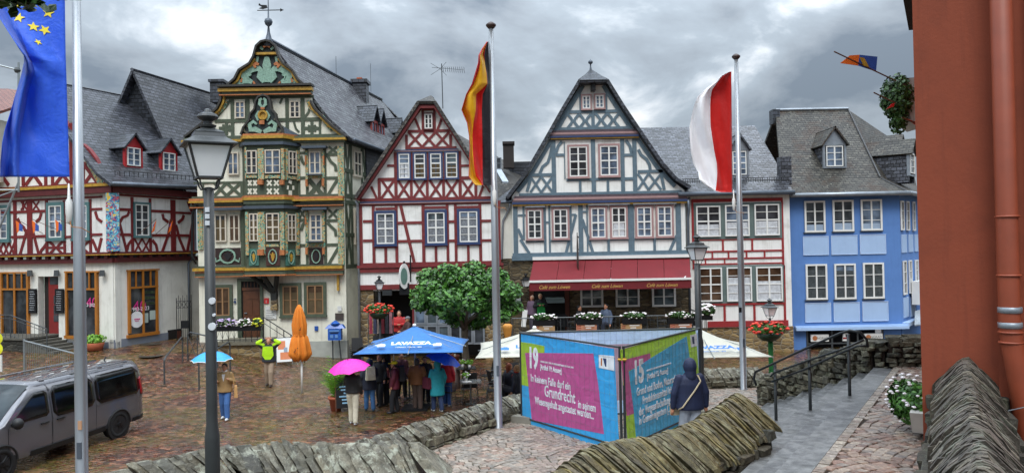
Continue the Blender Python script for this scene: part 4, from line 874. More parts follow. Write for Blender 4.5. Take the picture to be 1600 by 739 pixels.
    for x, a, b, wd in ((560,30,292,16),(604,30,292,14),(698,30,292,16),(560,360,655,16),(604,360,655,14),(700,360,655,16),(100,360,655,14),(265,360,655,16),(60,220,292,8),(262,220,292,14),(770,30,292,10),(772,360,655,10)): pl.V(t, x, a, b, wd, .037)
    for q in ([(765,200),(712,288)], [(768,560),(715,652)], [(712,80),(728,110),(752,130),(756,160)], [(712,430),(730,450),(752,470),(756,500)], [(572,80),(580,110),(592,125)], [(574,470),(582,440),(596,425)]): pl.line(t, q, 15)
    for q in ((118,222,182,288),(182,222,256,288)): pl.X(t, *q, 16)
    baluster_x(pl, t, 614, 206, 690, 290, 24); baluster_x(pl, t, 718, 362, 762, 404, 12); baluster_x(pl, t, 718, 32, 762, 66, 12); baluster_x(pl, t, 566, 362, 592, 404, 9)
    sp.z('w4')
    zs = [z3_-.1, z2+.1, z1+.1]
    t.build('timber_frame', TGRN, h)
    # side wall timbers
    t = MB(); sp.t = ZM['s']
    for z in (z3_-.1, z2-.05, z2+.25, z1+.1, (z1+z2)/2, (z2+z3_)/2): sp.box(t, .05, z-.09, 6, z+.09, 0, .05)
    for a in (.1, .9, 2.2, 3.0, 4.2, 5.4): sp.box(t, a-.08, z1, a+.08, z3_, 0, .04)
    for k, (za, zb) in enumerate(((z1+.2, z2-.1), (z2+.3, z3_-.2))):
        for a0, a1 in ((.15, .85), (2.25, 2.95), (3.05, 4.15)):
            q = [sp.w(a0, za, .0), sp.w(a0+.16, za, .0), sp.w(a1, zb, .0), sp.w(a1-.16, zb, .0)]; t.prism(q, sp.n*.035); q = [sp.w(a1-.16, za, .0), sp.w(a1, za, .0), sp.w(a0+.16, zb, .0), sp.w(a0, zb, .0)]; t.prism(q, sp.n*.038)
    t.build('timber_frame', TGRN, h)
    for za, zb in ((z1+1.1, z2-.35), (z2+1.2, z3_-.35)):
        f = MB(); W_ = 1.0
        for q in ((1.1,za,1.2,zb),(1.95,za,2.05,zb),(1.2,za,1.95,za+.1),(1.2,zb-.1,1.95,zb),(1.54,za+.1,1.6,zb-.1),(1.2,(za+zb)/2-.03,1.95,(za+zb)/2+.03)): sp.box(f, *q, 0, .1)
        F = f.build('window', CFR, h); g = MB(); sp.box(g, 1.15, za+.05, 2.0, zb-.05, 0, .05); g.build('pane', GLASS, F)
    # carved posts on the wall
    c = MB(); pl.z('z4')
    for q in ((768,30,800,290),(768,360,800,650),(598,55,612,245),(684,55,698,245),(598,370,612,600),(686,370,700,600),(34,360,60,570),(612,178,688,196),(614,535,694,556)): pl.rect(c, *q, 0, .12)
    c.split('carved_post', CARVED, h)
    m = MB()
    for q in ((600,205,612,240),(686,200,698,238),(600,560,612,595),(688,560,700,595),(598,80,604,130),(692,80,698,130),(598,400,604,440)): pl.rect(m, *q, 0, .2)
    m.split('mask_corbel', ORNG, h)
    m = MB()
    for q in ((585,32,712,44),(588,352,716,364),(120,352,276,366),(612,526,696,532),(610,178,688,184)): pl.rect(m, *q, 0, .4)
    m.split('slate_drip', LEAD, h)
    pl.window(h, 617,57,678,176, 2, 2, CFR, glass=GLASSB, fw=.07, base=.03); pl.window(h, 190,62,248,180, 2, 2, CFR, fw=.07, base=.03)
    pl.window(h, 622,385,684,526, 2, 4, CFR, fw=.07, base=.03); pl.window(h, 122,387,184,530, 2, 2, CFR, fw=.07, base=.03, curtain=.9, cc=CREAMC); pl.window(h, 197,387,254,530, 2, 2, CFR, fw=.07, base=.03, glass=GLASSW)
    pl.z('z3'); pl.window(h, 228,400,280,488, 2, 3, CFR, fw=.06, glass=GLASSB); pl.window(h, 515,397,568,486, 2, 3, CFR, fw=.06)
    # coats of arms
    def arms(P_, x0, y0, x1, y1, base=.0, field='#2a1714'):
        m = MB(); P_.rect(m, x0, y0, x1, y1, base, base+.05); a = m.build('crest_panel', paint('crest_'+field, field, .6), h)
        cx, cy, rx, ry = (x0+x1)/2, (y0+y1)/2, (x1-x0)*.30, (y1-y0)*.40; ring = [(cx+rx*math.cos(k*.5236), cy+ry*math.sin(k*.5236)) for k in range(13)]
        m = MB(uv=False); P_.line(m, ring, (x1-x0)*.07, base+.05, base+.1)
        if x1-x0 > 90:
            for s_ in (-1, 1): P_.line(m, [(cx+s_*rx, cy+ry*.5), (cx+s_*rx*1.5, cy+ry*.8), (cx+s_*rx*1.6, cy+ry*.2)], [10,9,4], base+.05, base+.09)
        m.build('wreath', TEALC, a)
        m = MB(uv=False); P_.line(m, [(cx, cy-ry*.6), (cx+2, cy), (cx, cy+ry*.6)], [4, rx*.9, 5], base+.05, base+.09)
        for s_ in (-1, 1): P_.line(m, [(cx, cy), (cx+s_*rx*.6, cy-ry*.4)], [6, 3], base+.05, base+.08)
        m.build('emblem', GOLD if field != '#2a1714' else paint('dark_emblem', '#0f1116', .6), a)
    pl.z('z4'); arms(pl, 124, 562, 256, 650); arms(pl, 616, 562, 690, 650)
    # ---- the bay, two storeys: three facets
    A0 = Vector(pl.P(270,400,0)); q1, q2, q3 = pl.p(284,400)[0], pl.p(482,400)[0], pl.p(562,400)[0]; dp = .75
    c = [pl.w(pl.p(268,400)[0], 0, 0), pl.w(q1, 0, dp), pl.w(q2, 0, dp), pl.w(q3, 0, 0)]
    for i in (1, 2): c[i] = Vector((c[i].x*(Y-dp)/Y, c[i].y, 0))
    bay = MB(); ztop = z3_-.02
    def slabz(mb, za, zb, grow=0.0):
        cen = Vector(((c[0].x+c[3].x)/2, Y+.4, 0)); qs = []
        for i, p in enumerate(c):
            q = Vector(p)
            if grow: d = Vector((q.x-cen.x, q.y-cen.y, 0)); q = q + Vector((d.x*.06, -abs(grow), 0)) if i in (1, 2) else q + Vector((math.copysign(grow*.8, d.x), 0, 0))
            qs.append(q)
        mb.prism([Vector((p.x, p.y, za)) for p in qs], Vector((0, 0, zb-za)))
    slabz(bay, z1-.05, ztop); B = bay.build('bay_window', TGRN, h)
    front = Plane((c[1].x, c[1].y), (1, 0), 'z4'); fr_ = Plane((c[2].x, c[2].y), (c[3].x-c[2].x, c[3].y-c[2].y), 'z4')
    for P_, qs in ((front, ((287,52,344,174,3),(385,48,466,172,3),(303,382,350,527,4),(392,380,461,527,4))), (fr_, ((500,56,543,176,3),(496,386,539,528,4)))):
        for x0,y0,x1,y1,r_ in qs: P_.window(B, x0,y0,x1,y1, 2, r_, CFR, fw=.055, glass=GLASSB if (y0 < 60 and x0 == 385) else GLASS, base=.02, curtain=.9 if y0 > 300 and x0 < 400 else None, cc=CREAMC)
    cc = MB()
    for q in ((286,36,283,200),(350,42,378,205),(472,42,484,205),(352,375,384,600),(466,375,484,600),(286,375,298,600)): front.rect(cc, min(q[0],q[2])-1, q[1], max(q[0],q[2])+3, q[3], 0, .12)
    for q in ((486,42,495,205),(545,52,558,210),(486,375,494,600),(542,380,556,600)): fr_.rect(cc, *q, 0, .1)
    for q in ((287,182,344,196),(385,182,466,198),(392,543,458,556)): front.rect(cc, *q, 0, .08)
    fr_.rect(cc, 498, 186, 543, 202, 0, .08); cc.split('carved_post', CARVED, B)
    mk = MB()
    for q in ((352,208,378,232),(352,570,384,600)): front.rect(mk, *q, 0, .25)
    for q in ((466,208,486,232),(466,572,490,600)): front.rect(mk, *q, 0, .2)
    mk.split('mask_corbel', ORNG, B)
    wh = MB()
    for x0, x1 in ((290,345),(388,462)):
        for i in range(2):
            for j in range(2):
                cx = x0+(x1-x0)*(i+.5)/2; cy = 222+j*44; k = (x1-x0)*.16; front.X(wh, cx-k, cy-14, cx+k, cy+14, 9, .02)
    for q in ([(516,208),(512,225)], [(515,285),(515,262)], [(498,245),(506,247)], [(535,247),(526,247)]): fr_.line(wh, q, 16, 0, .02)
    wh.build('infill', CREAM, B)
    for P_, q in ((front,(300,566,352,655)), (front,(390,560,462,655)), (fr_,(490,570,538,655))): arms(P_, *q, .0, '#43231c' if q[0] == 390 else '#3d6b60')
    tr = MB(); slabz(tr, z1+.02, z1+.14, .12); slabz(tr, z2+.05, z2+.17, .12); slabz(tr, ztop-.02, ztop+.12, .14); tr.split('gilt_moulding', GOLD, B)
    tr = MB(); slabz(tr, z1-.16, z1+.02, .07); slabz(tr, z2-.12, z2+.05, .06); tr.split('cornice', TGRN, B)
    tr = MB(); slabz(tr, z2+.17, z2+.26, .08); slabz(tr, z1-.22, z1-.16, .1); slabz(tr, ztop+.12, ztop+.2, .1); tr.split('orange_moulding', ORNG, B)
    tr = MB(); zz = [pl.z('z4').p(400,358)[1], pl.p(400,32)[1]]
    for z in zz: slabz(tr, z-.03, z+.1, .18)
    tr.split('slate_drip', LEAD, B)
    # small curved gable over the bay with its own little roof
    gp = Plane((c[1].x, Y-.55), (1, 0), 'z3'); S = [(258,575),(272,535),(300,500),(308,465),(330,440),(335,400),(350,375),(375,366),(400,375),(412,400),(418,440),(440,465),(446,500),(470,535),(486,575)]
    m = MB(); m.prism([gp.P(x, y, -.1) for x, y in S[::-1]], gp.n*.1); sg = m.build('bay_gable', paint('dark_ground','#20292b',.7), B)
    m = MB(); gp.line(m, S, 9, -.15, .12); m.build('verge', paint('dark_verge','#2c2a26',.6), sg)
    m = MB(uv=False)
    for s in (-1, 1):
        f = lambda x, y: (372+s*x, y); gp.line(m, [f(6,560), f(38,545), f(62,548), f(68,520), f(48,505), f(30,520)], [18,28,26,20,16,10], 0, .07); gp.line(m, [f(2,430), f(16,415), f(14,390), f(4,385)], [10,16,14,14], 0, .06); gp.line(m, [f(22,500), f(34,475), f(20,450)], [10,14,8], 0, .06)
    m.build('carving', TEALC, sg)
    m = MB(uv=False); gp.line(m, [(370,500),(370,520)], 26, .05, .12); gp.line(m, [(364,436),(384,436)], 10, .05, .1); m.build('carving', ORNG, sg)
    m = MB(); m.M = frameM(gp.P(375,472,.02), (1,0,0), (0,0,1)); m.lathe([(.16,0),(.22,.04),(.22,.12),(.14,.12),(.13,.03)], n=20); m.M = None; m.build('ring', GOLD, sg)
    m = MB(uv=False)
    for s in (-1, 1): f = lambda x, y: (372+s*x, y); gp.line(m, [f(78,565), f(96,555), f(100,530), f(84,520), f(78,535)], [9,9,8,7,5], 0, .06); gp.line(m, [f(60,495),f(72,490),f(66,478)], [8,8,5], 0, .06)
    m.build('scroll', paint('olive_scroll','#55533f',.6), sg)
    r_ = MB(); zb_ = ztop+.2; ap = Vector((gp.P(375,366).x, Y-.55, gp.P(375,366).z)); bk_ = Vector((ap.x, Y, ap.z)); e1 = Vector((c[2].x+.05, Y-.62, zb_)); e2 = Vector((c[3].x+.12, Y, zb_)); e0 = Vector((c[1].x-.05, Y-.62, zb_)); e9 = Vector((c[0].x-.1, Y, zb_))
    m1 = Vector(((ap.x+e1.x)/2-.1, Y-.55, zb_+.5)); m2 = Vector((m1.x+.25, Y, zb_+.5)); n1 = Vector(((ap.x+e0.x)/2+.1, Y-.55, zb_+.5)); n2 = Vector((n1.x-.2, Y, zb_+.5))
    for q in ([ap, m1, m2, bk_], [m1, e1, e2, m2], [ap, n1, n2, bk_], [n1, e0, e9, n2]): plate(r_, q, .06)
    r_.build('bay_roof', LEAD, B)
    # corbel of the bay: crutch on a stone console
    k = MB(); pl.z('z5'); base = pl.P(435,195,.1)
    topz = z1-.2
    for x, d in ((330,.5),(400,.75),(470,.7)): k.tube([base, pl.P((x+435)/2, 150, d*.45), Vector((pl.P(x,100,0).x, Y-d, topz))], [.12,.11,.11], 6)
    k.box((base.x, base.y, base.z-.1), (.26,.26,.4)); k.build('bracket', paint('black_timber','#1f211e',.7), B)
    k = MB(); k.box((base.x, base.y+.02, base.z-.5), (.3,.3,.5), taper=.9); k.build('console', RUBY, B)
    # ground floor openings
    pl.z('z5')
    for q in ((126,165,200,312),(478,156,560,307),(605,152,691,303)): pl.window(h, *q, 2, 2, BRFR, TGRN, 15, glass=GLASSW, curtain=.9 if q[0] > 400 else None, cc=CREAMC, fw=.06)
    m = MB()
    for q in ((243,118,264,470),(362,118,376,470),(243,118,376,132)): pl.rect(m, *q, -.05, .12)
    m.split('door_frame', TGRN, h)
    m = MB(); pl.rect(m, 264, 132, 362, 440, -.1, .0); m.build('fanlight', DARK, h)
    m = MB(); pl.rect(m, 270, 182, 362, 440, 0, .03)
    for q in ((290,190,350,225),(290,232,318,310),(326,232,354,310),(290,330,354,420)): pl.rect(m, *q, .03, .05)
    for x in (275,292,310,328,346): pl.V(m, x, 136, 164, 3, .03)
    pl.rect(m, 264, 165, 362, 180, 0, .06); d_ = m.build('door', BROWN, h)
    m = MB(); pl.rect(m, 278, 296, 292, 300, .05, .1); m.build('handle', ZINCL, d_)
    # roof: slate slopes with bell flare, ridge running back
    A = Vector((pl.z('z3').P(405,88).x+.05, Y+.1, pl.P(405,88).z+.05)); Bk = Vector((A.x+2.6, 49.5, A.z)); hipb = Vector((A.x+3.4, 54, z3_+.2))
    def side(s):
        prof = [(0, 0)]; out = []
        ys = [(A, 0)]
        return out
    # right slope profile in the front plane: follows the gable's outer curve, then straight
    half = (pl.z('z4').p(800,300)[0] - pl.p(0,300)[0])/2
    zt_ = A.z; ze = z3_-.05; ex = pl.z('z3').P(815,592).x+.25; exl = pl.P(-35,592).x-.2
    mid = .52
    def sl(ex_, sgn):
        m1 = Vector((A.x+(ex_-A.x)*.70, Y+.15, ze+(zt_-ze)*.23)); e = Vector((ex_, Y+.15, ze)); sh = Vector((2.9, 14.6, 0)); 
        return [[A, Bk, m1+Vector((2.6,14.4,0)), m1], [m1, m1+Vector((2.6,14.4,0)), e+Vector((2.6,17,0)), e]]
    rp = sl(ex, 1) + sl(exl, -1) + [[Bk, hipb+Vector((3.5,0,0)), hipb-Vector((5,0,0))]]
    roof(h, rp, SLATEP)
    m = MB(); m.tube([A+Vector((0,.1,.06)), Bk+Vector((0,0,.06))], .09, 6); m.build('ridge_cap', LEAD, h)
    gutter(h, Vector((ex+.05, Y, ze)), Vector((ex+2.7, Y+17, ze)), .09)
    # right side upper jetty board
    m = MB(); sp.box(m, .0, z3_-.1, 12, z3_+.05, 0, .35); m.build('eaves_board', IRON, h)
    sw = MB(); sp.box(sw, 2.6, z1+.1, 12, z3_-.1, .04, .10); sw.build('slate_cladding', SLATED, h)
    # dormers on the right slope (facing right)
    dz = Plane((C0.x-.75, Y+1.0), (.18, 1)); RDF = paint('dormer_red2', '#8c3a36', .55)
    for a, w_, nm in ((5.3, .95, 2), (6.35, .95, 2), (9.6, .8, 1), (13.5, .8, 1)):
        z0 = z3_+.75; z1_ = z0+1.15; za = z1_+.85; am = a+w_/2
        m = MB(); 
        for q in ((a,z0,a+.1,z1_),(a+w_-.1,z0,a+w_,z1_),(a+.1,z0,a+w_-.1,z0+.12),(a+.1,z1_-.12,a+w_-.1,z1_),(am-.04,z0+.12,am+.04,z1_-.12)): dz.box(m, *q, -.05, .05)
        f = m.build('dormer', RDF, h); m = MB(); dz.box(m, a+.05, z0+.05, a+w_-.05, z1_-.05, -.05, .0); m.build('pane', GLASSB, f)
        m = MB(); dz.box(m, a, z0-.2, a+.06, z1_, -2.2, -.02); dz.box(m, a+w_-.06, z0-.2, a+w_, z1_, -2.2, -.02); m.prism([dz.w(a, z1_, -.06), dz.w(a+w_, z1_, -.06), dz.w(am, za-.05, -.06)], dz.n*.06); m.build('cheek', SLATED, f)
        m = MB()
        for ax in (a-.15, a+w_+.15): plate(m, [dz.w(ax, z1_-.12, .2), dz.w(am, za, .2), dz.w(am, za, -3.0), dz.w(ax, z1_-.12, -2.4)], .06)
        m.build('roof', SLATED, f)
    q = Plane((0, 44.5), (1,0), 's'); c_ = MB(); q.rect(c_, 550, 128, 572, 168, -.9, 0); q.rect(c_, 548, 124, 574, 129, -1.0, .1); c_.build('chimney', SLATED, h); m = MB(); q.rect(m, 556, 120, 564, 124, -.6, -.2); m.build('chimney_pot', TERRAC, h)
    # finial with ball and vane
    f = MB(); fa = (A.x-.1, A.y, A.z); f.lathe([(.28,-.25),(.15,.1),(.07,.4),(.04,.68),(.15,.78),(.19,.9),(.15,1.02),(.04,1.08),(.025,1.5),(.018,1.95),(.05,2.05)], fa, 12); F = f.build('finial', LEAD, h, True)
    v = MB(); v.M = Matrix.Translation((fa[0], fa[1], fa[2]+1.43)) @ Matrix.Scale(.72, 4) @ Matrix.Translation((-fa[0], -fa[1], -fa[2]-1.43)); y = A.y; x, z = fa[0], fa[2]-.72
    v.box((x+.05, y, z+2.15), (1.5,.03,.05)); v.prism([Vector((x+.75,y,z+2.05)), Vector((x+.98,y,z+2.15)), Vector((x+.75,y,z+2.26))], Vector((0,.03,0)))
    v.prism([Vector((x-.05,y,z+2.30)), Vector((x-.1,y,z+2.48)), Vector((x-.45,y,z+2.5)), Vector((x-.58,y,z+2.62)), Vector((x-.62,y,z+2.48)), Vector((x-.4,y,z+2.36)), Vector((x-.62,y,z+2.28)), Vector((x-.35,y,z+2.22))], Vector((0,.03,0))); v.build('weather_vane', IRON, F)
    m = MB(); pl.z('s'); p = pl.P(478,150); m.tube([Vector((A.x+1.4, 42, A.z-.1)), Vector((A.x+1.4, 42, A.z+1.0))], .012, 4); m.tube([Vector((A.x+2.2, 48, A.z-.1)), Vector((A.x+2.2, 48, A.z+2.0))], .012, 4); m.build('lightning_rod', GIRON, h)
    # drainpipe at the left corner
    downpipe(h, [pl.P(312,322,.2), pl.P(303,332,.15), pl.P(301,400,.1), pl.P(308,412,.1)], .05, IRON)
    # ----- things fixed to the wall
    pl.z('z5')
    def board(name, q, mat, lab, cat, d=.04):
        m = MB(); pl.rect(m, *q, -.01, d); o = m.build(name, mat); return setp(o, lab, cat)
    o = board('info_sign', (379,220,404,249), paint('info_red','#c42a2c',.4), 'small red information sign with a white i beside the carved house door', 'sign')
    text_mesh('i', .22, WFR, o, frameM(pl.P(388,245,.05), (1,0,0), (0,0,1)))
    o = board('office_board', (387,263,443,330), paint('board_white','#cfd0cc',.5), 'pale notice board with lines of small print below the red information sign', 'sign')
    m = MB()
    for i in range(6): pl.rect(m, 391, 280+i*8 if i < 3 else 285+i*8, 391+(46, 30, 40, 44, 36, 42)[i], 282+i*8 if i < 3 else 287+i*8, .04, .045)
    m.build('print', paint('grey_letter','#6c6b66',.6), o)
    board('plaque', (752,299,796,335), paint('bronze_plate','#4c443f',.5,.3), 'dark bronze plaque on the white wall above the blue letter box', 'plaque')
    board('plaque', (764,262,785,288), paint('board_white','#cfd0cc',.5), 'small pale plaque with a red mark above the bronze plaque', 'plaque')
    o = board('access_sign', (644,367,662,391), paint('sign_blue','#26509a',.4), 'little blue accessibility sign low on the white wall', 'sign')
    m = MB(); pl.z('z5'); m.add([pl.P(218,222,.04), pl.P(236,222,.04), pl.P(227,230,.04), pl.P(227,230,.04), pl.P(235,240,.04), pl.P(227,251,.04), pl.P(218,240,.04)], [(0,2,1),(3,6,5,4)]); o = m.build('monument_badge', NAVY); setp(o, 'small dark blue monument badge left of the carved house door', 'badge')
    board('wall_lamp', (763,95,774,180), GOLD, 'tall thin gilt bracket hanging from the carved corner', 'bracket', .15)
green_house()
# ================================================================== GROUND, TERRACE, STEPS, DRY STONE WALLS
def sstep(a, b, x): t = max(0, min(1, (x-a)/(b-a))); return t*t*(3-2*t)
def gz(x, y):
    """height of the plaza: level in front, rising towards the corner house on the left"""
    return 0.9*sstep(24, 34, y)*sstep(-7.5, -15.5, x) + .12*sstep(27, 34, y)*sstep(-3, -8, x)
def m_plaza():
    t = NT('wet_setts'); v = t.vec('Object', (1,1,0)); nz = t.noise(v, .8, 3); ad = t.n('VectorMath', operation='ADD'); sc = t.n('VectorMath', operation='SCALE'); sc.inputs['Scale'].default_value = .25
    t.l(nz.outputs['Color'], sc.inputs[0]); t.l(v, ad.inputs[0]); t.l(sc.outputs[0], ad.inputs[1])
    mp = t.n('Mapping'); mp.inputs['Scale'].default_value = (5.0, 7.2, 1); mp.inputs['Rotation'].default_value = (0,0,.5); t.l(ad.outputs[0], mp.inputs[0])
    vo = t.n('TexVoronoi'); vo.inputs['Scale'].default_value = 1; vo.inputs['Randomness'].default_value = .55; t.l(mp.outputs[0], vo.inputs['Vector'])
    ve = t.n('TexVoronoi', feature='DISTANCE_TO_EDGE'); ve.inputs['Scale'].default_value = 1; ve.inputs['Randomness'].default_value = .55; t.l(mp.outputs[0], ve.inputs['Vector'])
    sp = t.n('SeparateColor'); t.l(vo.outputs['Color'], sp.inputs[0])
    c = t.ramp(sp.outputs[0], [(0, '#22130f'), (.2, '#4a241a'), (.4, '#6c3d2c'), (.55, '#3d302b'), (.75, '#5e4436'), (1, '#8d6048')])
    n2 = t.noise(v, .35, 6, .7, .5); g = t.ramp(n2.outputs['Fac'], [(.42, (0,0,0)), (.56, (1,1,1))])
    joint = t.ramp(ve.outputs['Distance'], [(.04, (1,1,1)), (.14, (0,0,0))])
    gcol = t.mix(g, '#2b1d15', '#56561f'); c = t.mix(joint, c, gcol)
    n3 = t.noise(v, 1.7, 6, .7, .3); moss = t.math('MULTIPLY', g, t.ramp(n3.outputs['Fac'], [(.42, (0,0,0)), (.62, (1,1,1))])); c = t.mix(t.math('MULTIPLY', moss, .42), c, '#4c4a1e')
    n4 = t.noise(v, .22, 4, .6); c = t.mix(t.ramp(n4.outputs['Fac'], [(.35, (0,0,0)), (.65, (.08,.08,.08))]), c, '#7a452b'); t.col(c)
    n5 = t.noise(v, 1.1, 6, .65); rr = t.ramp(n5.outputs['Fac'], [(.35, (.12,.12,.12)), (.65, (.38,.38,.38))])
    t.set(Roughness=rr, Normal=t.bump(t.math('ADD', t.math('MINIMUM', t.math('MULTIPLY', ve.outputs['Distance'], 3), .5), t.math('MULTIPLY', n3.outputs['Fac'], .25)), .8, .035)); return t.m
PLAZA = m_plaza()
def ground():
    me = bpy.data.meshes.new('plaza'); xs = [-60+i*1.0 for i in range(121)]; ys = [-6+i*1.0 for i in range(90)]
    vs = [(x, y, gz(x, y)) for y in ys for x in xs]; nx = len(xs)
    fs = [(j*nx+i, j*nx+i+1, (j+1)*nx+i+1, (j+1)*nx+i) for j in range(len(ys)-1) for i in range(nx-1)]
    me.from_pydata(vs, [], fs); me.materials.append(PLAZA); o = bpy.data.objects.new('plaza', me); col.objects.link(o); setp(o, kind='structure')
    m = MB(); m.quad((-1500,-300,-.05), (1500,-300,-.05), (1500,2500,-.05), (-1500,2500,-.05)); o = m.build('ground', paint('far_ground', '#3c4030', .9)); setp(o, kind='structure')
ground()

SETT = m_slab('sett_stone', ['#5f4b42', '#7a5e50', '#857568', '#6c625c', '#948474', '#785a4c'], .42, None, 14, .35)
SETTG = m_slab('grey_sett', ['#6e655c', '#8a7c70', '#79736b', '#988c7f', '#806658'], .4, None, 14, .3)
DIRT = paint('joint_dirt', '#2b2119', .9, var=.4, sc=6, bump=.4); DIRTG = paint('mossy_joint', '#34331f', .9, var=.4, sc=5, bump=.4)
def setts(name, mat, inside, z, bx, s=.105, ang=.56, arcs=True, seed=1):
    """frustum setts laid in fans; joints are real gaps"""
    g = random.Random(seed); mb = MB(uv=False); x0, y0, x1, y1 = bx; ca, sa = math.cos(ang), math.sin(ang); cx, cy = (x0+x1)/2, (y0+y1)/2; Rr = math.hypot(x1-x0, y1-y0)/2
    v = -Rr
    while v < Rr:
        u = -Rr+g.random()*s; rowh = s*(.92+.2*g.random())
        while u < Rr:
            wd = s*(.8+.55*g.random()); uu = u+wd/2; k = (uu % 1.3)/1.3-.5; vv = v + (.17*(1-4*k*k) if arcs else 0)
            x, y = cx+uu*ca-vv*sa, cy+uu*sa+vv*ca
            if inside(x, y):
                a = ang + (math.atan(-2*.17*4*k/1.3) if arcs else 0) + g.uniform(-.08, .08); h = g.uniform(-.004, .004)
                hx, hy = wd*.46, rowh*.46; c1, s1 = math.cos(a), math.sin(a); zz = z(x, y) if callable(z) else z; p = []
                for dz, f in ((-.03, 1), (.014+h, 1), (.022+h, .88)):
                    for q in ((-hx,-hy),(hx,-hy),(hx,hy),(-hx,hy)):
                        jx, jy = q[0]*f+g.uniform(-.006,.006), q[1]*f+g.uniform(-.006,.006); p.append((x+jx*c1-jy*s1, y+jx*s1+jy*c1, zz+dz))
                mb.add(p, [(8,9,10,11)] + [(r*4+i, r*4+(i+1)%4, r*4+4+(i+1)%4, r*4+4+i) for r in (0,1) for i in range(4)])
            u += wd
        v += rowh
    o = mb.build(name, mat); setp(o, kind='structure'); return o

TZ = 1.1
NS = Vector((.53, .848, 0)); AS = Vector((.848, -.53, 0))      # along the nosings / up the stairs
E0 = Vector((3.05, 8.25, 0))                                    # a point on the top edge of the stairs
PZ = 2.45
def upd(x, y): return (x-E0.x)*AS.x + (y-E0.y)*AS.y              # distance up the stairs from the top edge
def pip(x, y, P):
    c = False; j = len(P)-1
    for i in range(len(P)):
        if (P[i][1] > y) != (P[j][1] > y) and x < (P[j][0]-P[i][0])*(y-P[i][1])/(P[j][1]-P[i][1])+P[i][0]: c = not c
        j = i
    return c
WC = [(-4.6,9.4),(-3.6,12.3),(-2.9,13.5),(-1.75,15.35),(.25,18.1),(1.9,20.0),(4.6,20.9),(6.6,21.0)]     # low wall between plaza and terrace
WE = [(6.05,18.5),(6.45,17.6),(7.25,15.55)]                                                               # rises beside the stairs
def terrace():
    P = [(-8.5,-4),(-8.0,7.0)] + WC + [(7.2,20.4)] + [(6.3,18.4),(7.35,15.4),(7.6,15.2),(5.5,-4)]
    m = MB(uv=False); m.prism([Vector((x,y,-.2)) for x, y in P], Vector((0,0,TZ+.2-.0))); o = m.build('terrace', DIRTG); setp(o, kind='structure')
    B = [(-2.6,7.5),(-2.9,13.0),(-1.7,15.2),(.3,18),(1.9,19.8),(4.6,20.7),(7.0,20.8),(6.3,18.4),(7.35,15.4),(5.5,7.5)]
    setts('terrace_paving', SETTG, lambda x, y: pip(x, y, B) and upd(x, y) < -2.3, TZ, (-3,7.5,7.5,21), .15, .6, True, 3)
    # stairs: nine long grey steps
    st = MB(); n = 9; tr = .31; ri = (PZ-TZ)/n
    gs = random.Random(5)
    for i in range(n):
        a1 = -i*tr; a0 = a1-tr; z = PZ - i*ri; top = E0+AS*a1
        L0 = 2*0-3.2; far = 8.32 + i*.20
        # slabs along the step
        q = L0
        while q < far:
            l = min(gs.uniform(1.1, 1.7), far-q); 
            p = [E0+AS*(a0-.03)+NS*(q+.004), E0+AS*(a1+.02)+NS*(q+.004), E0+AS*(a1+.02)+NS*(q+l-.004), E0+AS*(a0-.03)+NS*(q+l-.004)]
            st.hexa([Vector((c.x,c.y,z-ri-.15)) for c in p] + [Vector((c.x,c.y,z-.0002*gs.random()*10)) for c in p]); q += l
    o = st.build('stairs', m_slab('wet_step_stone', ['#424344', '#5c5c5c', '#4c4d4e', '#666665'], .4, '#757573', 5, .3)); setp(o, kind='structure')
    # upper path
    Q = [E0+NS*(-7), E0+NS*8.6, Vector((12, 15.9, 0)), Vector((12, -4, 0))]
    m = MB(uv=False); m.prism([Vector((c.x, c.y, 0)) for c in Q][::-1], Vector((0,0,PZ))); o = m.build('upper_path_bed', DIRT); setp(o, kind='structure')
    def ins(x, y):
        d = upd(x, y); return .15 < d < 5.2 and y < 15.5 and y > 6.0 and x > 2
    setts('upper_path', SETT, ins, PZ, (2,6,10,16), .122, .56, True, 9)
    eb = MB(uv=False); g = random.Random(3); q = -5.0
    while q < 8.6:
        l = g.uniform(.13, .2); c = E0+NS*(q+l/2)+AS*.08; eb.box((c.x, c.y, PZ), (l-.012, .125, .05+g.uniform(-.006,.006)), math.atan2(NS.y, NS.x), taper=.93); q += l
    o = eb.build('path_edging', m_slab('edging_stone', ['#8a8078', '#9a8f80', '#7a6a60'], .5, None, 14)); setp(o, kind='structure')
terrace()

